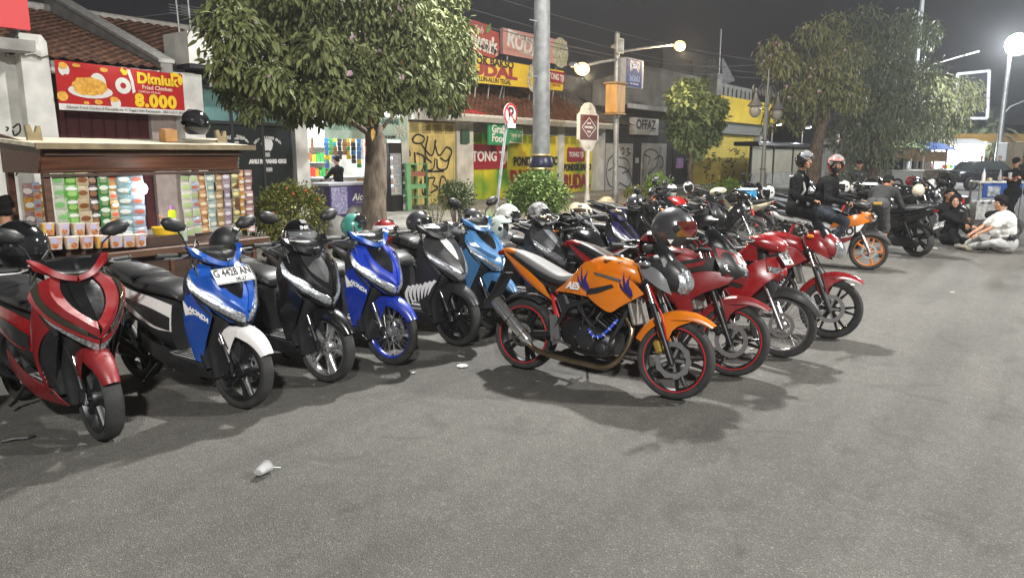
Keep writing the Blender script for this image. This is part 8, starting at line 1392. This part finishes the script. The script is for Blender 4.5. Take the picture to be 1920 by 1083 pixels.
    if helm:
        e = empty('helmet', g); e.matrix_local = Matrix.Translation(X(.0, 0, -.135) - O) @ HM_.to_4x4() @ Matrix.Diagonal((s * .98, s * .98, s * .98, 1)); helmet_parts(e, *helm)
    elif hood is not None:
        mb = MB(); mb.ball(X(-.03, 0, .02), (.115 * s, .098 * s, .125 * s), 14, 10, HM_); cap(mb, X(-.03, 0, -.06), nb, .08 * s, .09 * s); cap(mb, X(.03, .07, -.08), X(.03, -.07, -.08), .04 * s); put('hood', mb, hood, vox * 1.3, 3)
    elif capm is not None:
        mb = MB(); mb.ball(X(-.01, 0, .055), (.108 * s, .088 * s, .075 * s), 14, 10, HM_); cap(mb, X(.08, .035, .05), X(.14, .03, .04), .018 * s); cap(mb, X(.08, -.035, .05), X(.14, -.03, .04), .018 * s); cap(mb, X(.1, .0, .05), X(.15, 0, .042), .018 * s); put('cap', mb, capm, vox * 1.1, 2); hb_ = MB().ball(X(-.03, 0, .0), (.085 * s, .084 * s, .085 * s), 12, 9, HM_); put('hair', hb_, hair, vox * 1.2, 2)
    else:
        mb = MB(); mb.ball(X(-.028, 0, .045), (.098 * s * hairbig, .088 * s * hairbig, .092 * s * hairbig), 14, 10, HM_); cap(mb, X(.05, .03, .092), X(.05, -.03, .092), .035 * s * hairbig); cap(mb, X(-.07, .03, -.03), X(-.07, -.03, -.03), .04 * s); put('hair', mb, hair, vox * 1.2, 1, .035)
    if mask: mb = MB(); mb.ball(X(.045, 0, -.058), (.072 * s, .068 * s, .058 * s), 14, 10, HM_); cap(mb, X(.09, 0, -.02), X(.085, 0, -.08), .025 * s, .03 * s); put('face_mask', mb, HM, vox, 2)
    return g, X, nb, J
CLB_ = mat('black_cloth', (.0075, .0075, .008), .9, bump=.3, bscale=30, spec=.15); CLG = mat('charcoal_cloth', (.022, .0225, .0225), .9, bump=.35, bscale=26); JEAN = mat('dark_denim', (.014, .018, .028), .85, var=.3, scale=5, bump=.2); CLW = mat('white_cloth', (.62, .61, .58), .85, bump=.25, bscale=22); CLGR = mat('pale_grey_cloth', (.33, .33, .32), .85, var=.12, bump=.25, bscale=22)
def bw(o, p): return o.matrix_basis @ Vector(p)
for o_ in (m5,): pass
MW = lambda p: m5.matrix_basis @ Vector(p)
# rider and pillion on the racing liveried bike
cv = lambda p: (Vector((0, 0, EYE)) - Vector(p)).normalized()
pr = MW((-.12, 0, .86)); lk = cv(pr) + Vector((.35, -.1, 0))
rider = person('masked rider in orange red helmet and black jacket gripping the racing liveried bike', pr, -88, (.18, 0, 1), (MW((.29, .29, 1.03)), MW((.29, -.29, 1.03))), (MW((.12, .22, .25)), MW((.10, -.23, .27))), (lk.x, lk.y, -.1), CLB_, JEAN, BLK, helm=(HORG, False, VCLR, 62, None), mask=True, curl=1.0, hunch=1., s=1.04, wide=1.12)
pp = MW((-.50, 0, .90)); lp = Vector((-.1, -1, 0))
pill = person('pillion passenger in black helmet with raised clear visor and black jacket', pp, -88, (.08, 0, 1), (MW((-.22, .14, 1.02)), MW((-.20, -.17, 1.04))), (MW((-.25, .22, .28)), MW((-.25, -.24, .30))), (-.15, -1, -.08), CLB_, CLB_, BLK, helm=(BLKG, False, VCLR, 66, None), s=1.04, wide=1.1)
bp_ = obj('shoulder_strap', MB().tube([pp + Vector((-.15, .09, .50)) - Vector((pp.x, pp.y, 0)), pp + Vector((-.13, -.10, .52)) - Vector((pp.x, pp.y, 0)), pp + Vector((-.15, -.16, .30)) - Vector((pp.x, pp.y, 0)), pp + Vector((-.17, -.06, .1)) - Vector((pp.x, pp.y, 0))], .022, 8), CLGR, pill[0], 60)
# man bending over the tail of the black scooter
bend = person('man in charcoal jacket and dark shorts bending over the black scooter', (14.0, 2.42, .90), 0, (.90, -.05, .48), ((14.62, 2.45, .74), (14.62, 2.12, .72)), ((14.02, 2.55, 0), (14.0, 2.28, 0)), (.8, -.1, -.75), CLG, mat('washed_black_shorts', (.045, .045, .045), .85, var=.3, scale=6, bump=.3), BLK, legs='shorts', skin=SKIN2, headup=(.6, 0, .75), capm=None, s=1.02, knee=((1, .1, 0), (1, -.1, 0)), elbow=((-.3, .4, -.6), (-.3, -.4, -.6)))
obj('belt_patch', MB().rbox((-.135, -.03, .93), (.02, .13, .05), .008), mat('ochre_patch', (.45, .26, .04), .6), bend[0]);
# group sitting on the road
hood = person('person in black hooded top sitting on the road facing the camera', (16.85, 1.55, .12), 215, (.05, 0, 1), ((16.4, 1.25, .42), (16.55, 1.05, .36)), ((16.15, 1.35, .02), (16.2, 1.0, .02)), (-1, -.25, .0), CLB_, CLB_, mat('grey_shoes', (.2, .19, .17), .7), hood=CLB_, knee=((-.2, .4, 1), (-.2, -.3, 1)), s=1.)
bk = person('person with glasses and black shirt sitting behind the hooded one', (18.0, 1.75, .13), 225, (.0, 0, 1), ((17.5, 1.5, .5), (17.6, 1.3, .45)), ((17.4, 1.5, .02), (17.5, 1.2, .02)), (-1, -.55, -.05), CLB_, CLB_, BLK, knee=((-.2, .4, 1), (-.2, -.3, 1)), s=1.08, glasses=True, skin=SKIN2)
fr = person('person in black shirt sitting with raised knees beside the man in white', (17.25, .80, .12), 170, (.0, 0, 1), ((16.75, .98, .42), (16.75, .75, .42)), ((16.45, 1.15, .02), (16.4, .8, .02)), (-1, .25, -.1), CLB_, CLG, BLK, sleeve='short', legs='shorts', knee=((-.1, .2, 1), (-.1, -.2, 1)), s=1.02, skin=SKIN2)
wm = person('heavy man in white t-shirt and pale trousers sitting cross legged on the road', (16.05, .62, .17), 118, (.12, 0, 1), ((15.62, 1.02, .34), (15.85, 1.12, .34)), ((15.78, 1.12, .02), (15.95, 1.18, .05)), (-.62, .80, -.12), CLW, CLGR, mat('beige_shoes', (.33, .29, .22), .7), sleeve='short', wide=1.5, knee=((-1, .25, .12), (.7, .7, .2)), s=1.0, hairbig=1.18, hunch=.8, toe=((.7, .6, 0), (-1, .3, 0)))
nb_ = wm[2]; PO = Vector((16.05, .62, 0)); TB = Vector((.984 * -.906, .984 * .42, 0))
obj('sling_bag', MB().tube([Vector(p) for p in ((.10, .02, .68), (.10, -.17, .56), (-.02, -.235, .40), (-.2, -.17, .30), (-.28, .02, .27))], [.02, .022, .026, .032, .026], 8).rbox((-.23, -.12, .30), (.15, .06, .11), .03, (0, .2, -.8)), BLK, wm[0], 60)
# standing man with phone, kiosk shopper, seller at the picture edge, distant people
st = person('standing man in black shirt and cap holding a clear drink cup', (21.6, .78, .86), 175, (.02, 0, 1), ((21.22, .92, 1.20), (21.2, .72, 1.22)), ((21.6, .9, 0), (21.66, .66, 0)), (-1, .15, -.35), CLB_, CLB_, BLK, sleeve='short', capm=CLB_, vox=.012, s=.98)
ck = obj('clear_cup', MB().lathe([(0, 0), (.035, 0), (.045, .13), (0, .13)], (21.16 - 21.6, .86 - .78, 1.2), 'Z', 10), CLEARP, st[0], 40)
p = onY(641, 395, FAC - .25); sp = person('customer in black hooded jacket and jeans seen from behind at the kiosk', (p.x, FAC - .2, .93), 95, (.12, 0, 1), ((p.x - .18, FAC + .25, 1.12), (p.x + .18, FAC + .25, 1.12)), ((p.x - .1, FAC - .22, PZ), (p.x + .1, FAC - .18, PZ)), (.1, 1, -.4), CLB_, mat('light_denim', (.16, .22, .30), .85, var=.2), BLK, vox=.012, s=.95)
p = onY(6, 400, ST + .3); sl = person('stall seller in dark clothes seen from behind at the picture edge', (p.x, ST + .3, .52), 60, (.1, 0, 1), ((p.x + .2, ST + .5, .7), (p.x + .3, ST + .2, .7)), ((p.x + .3, ST + .6, PZ), (p.x + .35, ST + .4, PZ)), (.5, 1, -.3), CLB_, CLB_, BLK, vox=.012, s=1.0)
g = onG(1650, 372, 0); g2 = person('man with tanned face standing among the bikes behind the bending man', (20.6, 4.05, .82), 200, (.0, 0, 1), ((20.3, 4.25, .9), (20.4, 3.8, .9)), ((20.6, 4.15, 0), (20.6, 3.95, 0)), (-1, -.3, 0), CLG, CLB_, BLK, skin=SKIN2, capm=CLB_, vox=.013, s=.93)
for i, (px, py, dpt, m_, lab) in enumerate(((1852, 352, 44, CLB_, 'distant passer by in black near the lit shop front'), (1868, 356, 40, JEAN, 'distant passer by in dark blue beside the lamp pole'), (1835, 352, 42, CLG, 'distant passer by in grey before the lit shop front'), (1913, 372, 33, CLG, 'distant passer by in grey at the picture edge'))):
    q = dep(px, py, dpt); person(lab, (q.x, q.y, .84), 180 + 60 * i, (0, 0, 1), ((q.x - .2, q.y + .2, .9), (q.x - .2, q.y - .2, .9)), ((q.x, q.y + .1, 0), (q.x + .1, q.y - .1, 0)), (-1, .3 * i - .4, 0), m_, CLB_, BLK, vox=.02, s=.97)
# ================================================================ carts and lit stalls far along the street
def cart(label, px, py, dpt, w, d, h, roof, bodym, name='food_cart', umbrella=None):
    q = dep(px, py, dpt); t = thing(name, label, 'food cart', (q.x, q.y, 0), R(-50)); fr_ = mat('cart_frame_pale', (.45, .45, .42), .5)
    for x_ in (-w / 2, w / 2):
        for y_ in (-d / 2, d / 2): obj('post', MB().bbox((x_ - .03, y_ - .03, .2), (x_ + .03, y_ + .03, h)), fr_, t)
    obj('cabinet', MB().rbox((0, 0, .6), (w, d, .7), .03), bodym, t); obj('counter_top', MB().rbox((0, 0, .98), (w + .15, d + .15, .06), .01), WHITEP, t); obj('upper_board', MB().rbox((0, 0, h - .35), (w, d, .5), .02), mat('cart_board_tan', (.40, .27, .15), .6, var=.2), t)
    if umbrella is None: obj('roof', MB().loft([[Vector((sx * (w / 2 + .15), sy * (d / 2 + .15), h - .08)) for sx, sy in ((-1, -1), (1, -1), (1, 1), (-1, 1))], [Vector((sx * w / 4, sy * d / 6, h + .22)) for sx, sy in ((-1, -1), (1, -1), (1, 1), (-1, 1))]]), roof, t)
    else: obj('umbrella', MB().lathe([(0, h + .42), (.7, h + .3), (1.35, h), (1.33, h - .02), (.7, h + .27), (0, h + .39)], n=8), umbrella, t, 20); obj('umbrella_pole', MB().tube([(0, 0, .9), (0, 0, h + .4)], .03, 6), fr_, t)
    obj('wheel', MB().torus(.28, .05, (-w / 3, -d / 2 - .05, .3), 'Y', 16, 6), RUB, t, 50); obj('wheel', MB().torus(.28, .05, (w / 3, -d / 2 - .05, .3), 'Y', 16, 6), RUB, t, 50); return t
cart('food cart with green roof and tan board beside the shrub', 1692, 300, 36., 1.5, 1.0, 2.15, mat('cart_green', (.30, .38, .16), .6), mat('cart_pale_body', (.5, .5, .48), .6))
cart('food cart with wares under a dark blue umbrella', 1736, 300, 38., 1.5, 1.0, 2.0, None, mat('cart_wares', (.12, .12, .12), .6, var=.9, scale=4, col2=(.40, .28, .18)), umbrella=mat('umbrella_navy', (.02, .05, .16), .6))
# bright stall and shop front
q = dep(1800, 318, 47.); t = thing('bright_street_stall', 'dazzling white lit stall tent far along the street', 'market stall', (q.x, q.y, 0), R(-54))
TENT = mat('white_tent', (.8, .8, .8), .7); obj('back_wall', MB().bbox((-1.3, 1.2, 0), (1.3, 1.25, 2.5)), TENT, t); obj('side_wall', MB().bbox((1.3, -.2, 0), (1.35, 1.25, 2.5)), TENT, t); obj('tent_roof', MB().prism([(-.5, 2.35), (1.3, 2.7), (1.3, 2.76), (-.5, 2.41)], 'X', -1.5, 1.5), TENT, t); obj('stall_table', MB().rbox((0, .2, .85), (2.3, .6, .06), .01), SHELF, t)
for k in range(9): obj('stall_ware', MB().rbox((-1 + k * .25, .1, 1.0), (.15, .15, .24), .03), GOODS[k], t)
obj('tube_lamp', MB().tube([(-1.2, .6, 2.2), (1.2, .6, 2.2)], .05, 6), TL, t); lamp('bright_stall_light', (q.x - .3, q.y - .1, 1.9), 420, (.93, .97, 1), .3)
q = dep(1836, 300, 50.); t = thing('lit_shop_front', 'open shop front with ochre fascia and bright ceiling far along the street', 'shop building', (q.x, q.y, 0), R(-54))
obj('fascia', MB().bbox((-2.4, -.6, 2.6), (2.8, -.4, 3.1)), mat('ochre_fascia', (.45, .27, .07), .6), t); obj('back_wall', MB().bbox((-2.4, 2.4, 0), (2.4, 2.5, 3)), mat('cream_interior', (.62, .55, .40), .7), t); obj('ceiling', MB().bbox((-2.4, -.39, 2.9), (2.4, 2.4, 3.)), TENT, t); obj('side_pier', MB().bbox((-2.6, -.5, 0), (-2.3, 2.5, 2.58)), CONC, t); obj('side_pier', MB().bbox((2.0, -.5, 0), (2.6, 2.5, 2.58)), mat('tan_pier', (.3, .24, .16), .7), t); obj('tube_lamp', MB().tube([(-1.5, .6, 2.8), (1.5, .6, 2.8)], .06, 6), TL, t); obj('glass_case', MB().rbox((-.3, .2, .9), (2.6, .7, 1.2), .03), mat('case_grey', (.18, .2, .22), .3, var=.4, scale=5), t)
lamp('shop_front_light', (q.x - .2, q.y - .1, 2.5), 260, (1, .9, .7), .3)
# parked car, drinks table and boxes behind the sitting people
q = dep(1848, 322, 37.); t = thing('dark_parked_car', 'dark car parked before the lit shop front', 'car', (q.x, q.y, 0), R(-50)); CARP = mat('dark_car_paint', (.02, .022, .024), .2, coat=.8)
obj('car_body', MB().loft(body([(-2, 0, .62, .6, .18), (-1.8, 0, .68, .82, .3), (-.6, 0, .7, .86, .36), (.8, 0, .68, .86, .34), (1.8, 0, .62, .82, .26), (2.05, 0, .58, .6, .15)], 18, 3, 3.4)), CARP, t, 50); obj('cabin', MB().loft([ring(-.2, 0, .98, 1.35, .80, 18, 3.4, 'Z'), ring(-.25, 0, 1.28, 1.05, .70, 18, 3.4, 'Z'), ring(-.3, 0, 1.42, .85, .62, 18, 3.4, 'Z')]), GLASS, t, 40)
for x_ in (-1.3, 1.3):
    for y_ in (-.82, .82): w_ = obj('wheel', MB().lathe([(0, -.1), (.2, -.1), (.32, -.09), (.33, 0), (.32, .09), (0, .1)], (x_, y_, .33), 'Y', 20), RUB, t, 40); obj('rim', MB().lathe([(0, -.115), (.19, -.115), (.2, -.1)], (x_, y_ * 1.01, .33), 'Y', 14), ALU, w_)
obj('headlight', MB().rbox((1.95, -.6, .68), (.1, .3, .12), .04), HEADL, t); obj('headlight', MB().rbox((1.95, .6, .68), (.1, .3, .12), .04), HEADL, t)
q = dep(1866, 372, 20.5); tx_, ty_ = q.x, q.y; t = thing('drinks_table', 'drinks table with white top and blue picture panel beside the standing man', 'table', (tx_, ty_, 0), R(-54)); obj('table_top', MB().rbox((0, 0, 1.0), (1.25, .5, .04), .01), WHITEP, t); obj('picture_panel', MB().bbox((-.52, -.25, .58), (.55, -.22, .97)), mat('panel_blue', (.02, .07, .28), .5, var=.2), t)
obj('printed_picture', MB().bbox((-.40, -.256, .62), (-.05, -.251, .9)), mat('panel_picture', (.35, .38, .42), .5, var=.5, scale=9), t); obj('printed_picture', MB().box((.25, -.256, .75), (.38, .006, .12), (0, R(-35), 0)), mat('panel_gold', (.6, .48, .2), .5, var=.3, scale=12), t)
for x_ in (-.58, .58):
    for y_ in (-.2, .2): obj('leg', MB().bbox((x_ - .02, y_ - .02, 0), (x_ + .02, y_ + .02, .98)), STEEL, t)
b = thing('sauce_bottle', 'clear bottle with brown sauce standing on the drinks table', 'bottle', (tx_ + .1, ty_ - .05, 1.02)); obj('bottle_body', MB().lathe([(0, 0), (.055, 0), (.055, .1), (.03, .2), (.015, .32), (0, .32)], n=12), CLEARP, b, 40); obj('sauce', MB().lathe([(0, .005), (.05, .005), (.05, .09), (0, .09)], n=12), mat('brown_sauce', (.2, .07, .03), .4), b, 40)
b = thing('white_bottle', 'slim white bottle standing at the end of the drinks table', 'bottle', (tx_ - .42, ty_ + .3, 1.02)); obj('bottle_body', MB().lathe([(0, 0), (.05, 0), (.05, .2), (.02, .28), (.02, .34), (0, .34)], n=12), WHT, b, 40); obj('cap', MB().lathe([(.023, .33), (.023, .37), (0, .37)], n=8), mat('cap_blue', (.05, .2, .55), .4), b)
b = thing('cream_bag', 'crumpled cream plastic bag lying on the drinks table', 'bag', (tx_ - .3, ty_ + .15, 1.02)); obj('bag', remesh(merge([MB().ball((.04 * k, .03 * (k % 2), .05), .06) for k in range(4)]), 'bag', .015, 2, .04), mat('cream_bag', (.6, .52, .36), .5), b)
b = thing('cup_crate', 'crate packed with clear cups and packets under the drinks table', 'crate', (tx_ - .15, ty_ + .1, 0), R(-54)); obj('crate', MB().bbox((-.55, -.3, 0), (.5, -.28, .42)).bbox((-.55, .2, 0), (.5, .22, .42)).bbox((-.55, -.28, 0), (-.53, .2, .42)).bbox((.48, -.28, 0), (.5, .2, .42)), mat('crate_grey', (.3, .3, .3), .6, var=.6, scale=14, col2=(.55, .55, .52)), b)
for k in range(10): obj('cup_stack', lambda: MB().lathe([(0, 0), (.045, 0), (.06, .3), (0, .3)], n=10), mat('cup_stack_grey', (.5, .5, .5), .3, var=.4, scale=20), b, 40, 'cstk', loc=(-.45 + (k % 5) * .2, -.2 + .2 * (k // 5), .2))
b = thing('goods_heap', 'heap of plastic wrapped goods and a red cloth beyond the sitting people', 'goods heap', (tx_ - .8, ty_ + .75, 0))
for k in range(12): obj('packet', lambda: MB().rbox((0, 0, 0), (.26, .2, .2), .05), GOODS[(5, 5, 0, 8, 5, 2)[k % 6]], b, 40, 'hpk', loc=(-.4 + (k % 4) * .26, -.1 + .05 * (k % 3), .12 + .2 * (k // 4)), rot=(.2 * (k % 3), .1, .5 * k))
# dark skyline beyond: low buildings and tree line
DS = mat('unlit_building', (.06, .06, .065), .9, var=.2);
for i, (px, dpt, w, h) in enumerate(((1650, 60, 14, 5.), (1715, 75, 16, 6.5), (1800, 90, 18, 4.5), (1890, 110, 22, 6.), (1960, 120, 26, 5.))):
    q = dep(px, 300, dpt); t = thing('distant_building', ('unlit low building behind the dark tree', 'pale unlit building behind the two carts', 'unlit building behind the bright stall', 'unlit building behind the lamp pole', 'unlit building closing the street at the picture edge')[i], 'building', (q.x, q.y, 0), R(-54)); obj('wall', MB().bbox((-w / 2, 0, 0), (w / 2, 6, h)), (DS, mat('pale_far_wall', (.35, .36, .38), .9, var=.2), DS, DS, DS)[i], t)
    for k in range(int(w / 3)): obj('window', lambda: MB().bbox((0, -.05, 1.2), (1.2, -.01, 2.4)), GLASS, t, key='dwin', loc=(-w / 2 + .9 + k * 3, 0, 0))
obj('far_woods', leaf_mesh('far_woods', *(lambda C: (C, NR.normal(size=C.shape) + np.array([0, 0, -.5]), np.full(len(C), 1.6)))(np.stack([NR.uniform(70, 240, 4200), NR.uniform(-34, 30, 4200), NR.uniform(1, 9, 4200) * 1.0], 1)[lambda: slice(None)] if False else np.concatenate([clump((120 + 14 * k, -40 + 9 * k, 4), (14, 8, 5), 480, .3)[0] for k in range(9)])), .4), LEAF4, kind='stuff')
# ================================================================ haze volume added to spread a glow round the lamps
hz = bpy.data.materials.new('night_haze'); hz.use_nodes = True; nt = hz.node_tree; nt.nodes.clear(); ho = nt.nodes.new('ShaderNodeOutputMaterial'); pv = nt.nodes.new('ShaderNodeVolumePrincipled'); pv.inputs['Color'].default_value = (.8, .82, .85, 1); pv.inputs['Density'].default_value = .0017; pv.inputs['Anisotropy'].default_value = .6; nt.links.new(pv.outputs[0], ho.inputs['Volume'])
obj('haze', MB().bbox((-130, -170, -1.2), (710, 270, 19)), hz, kind='stuff')
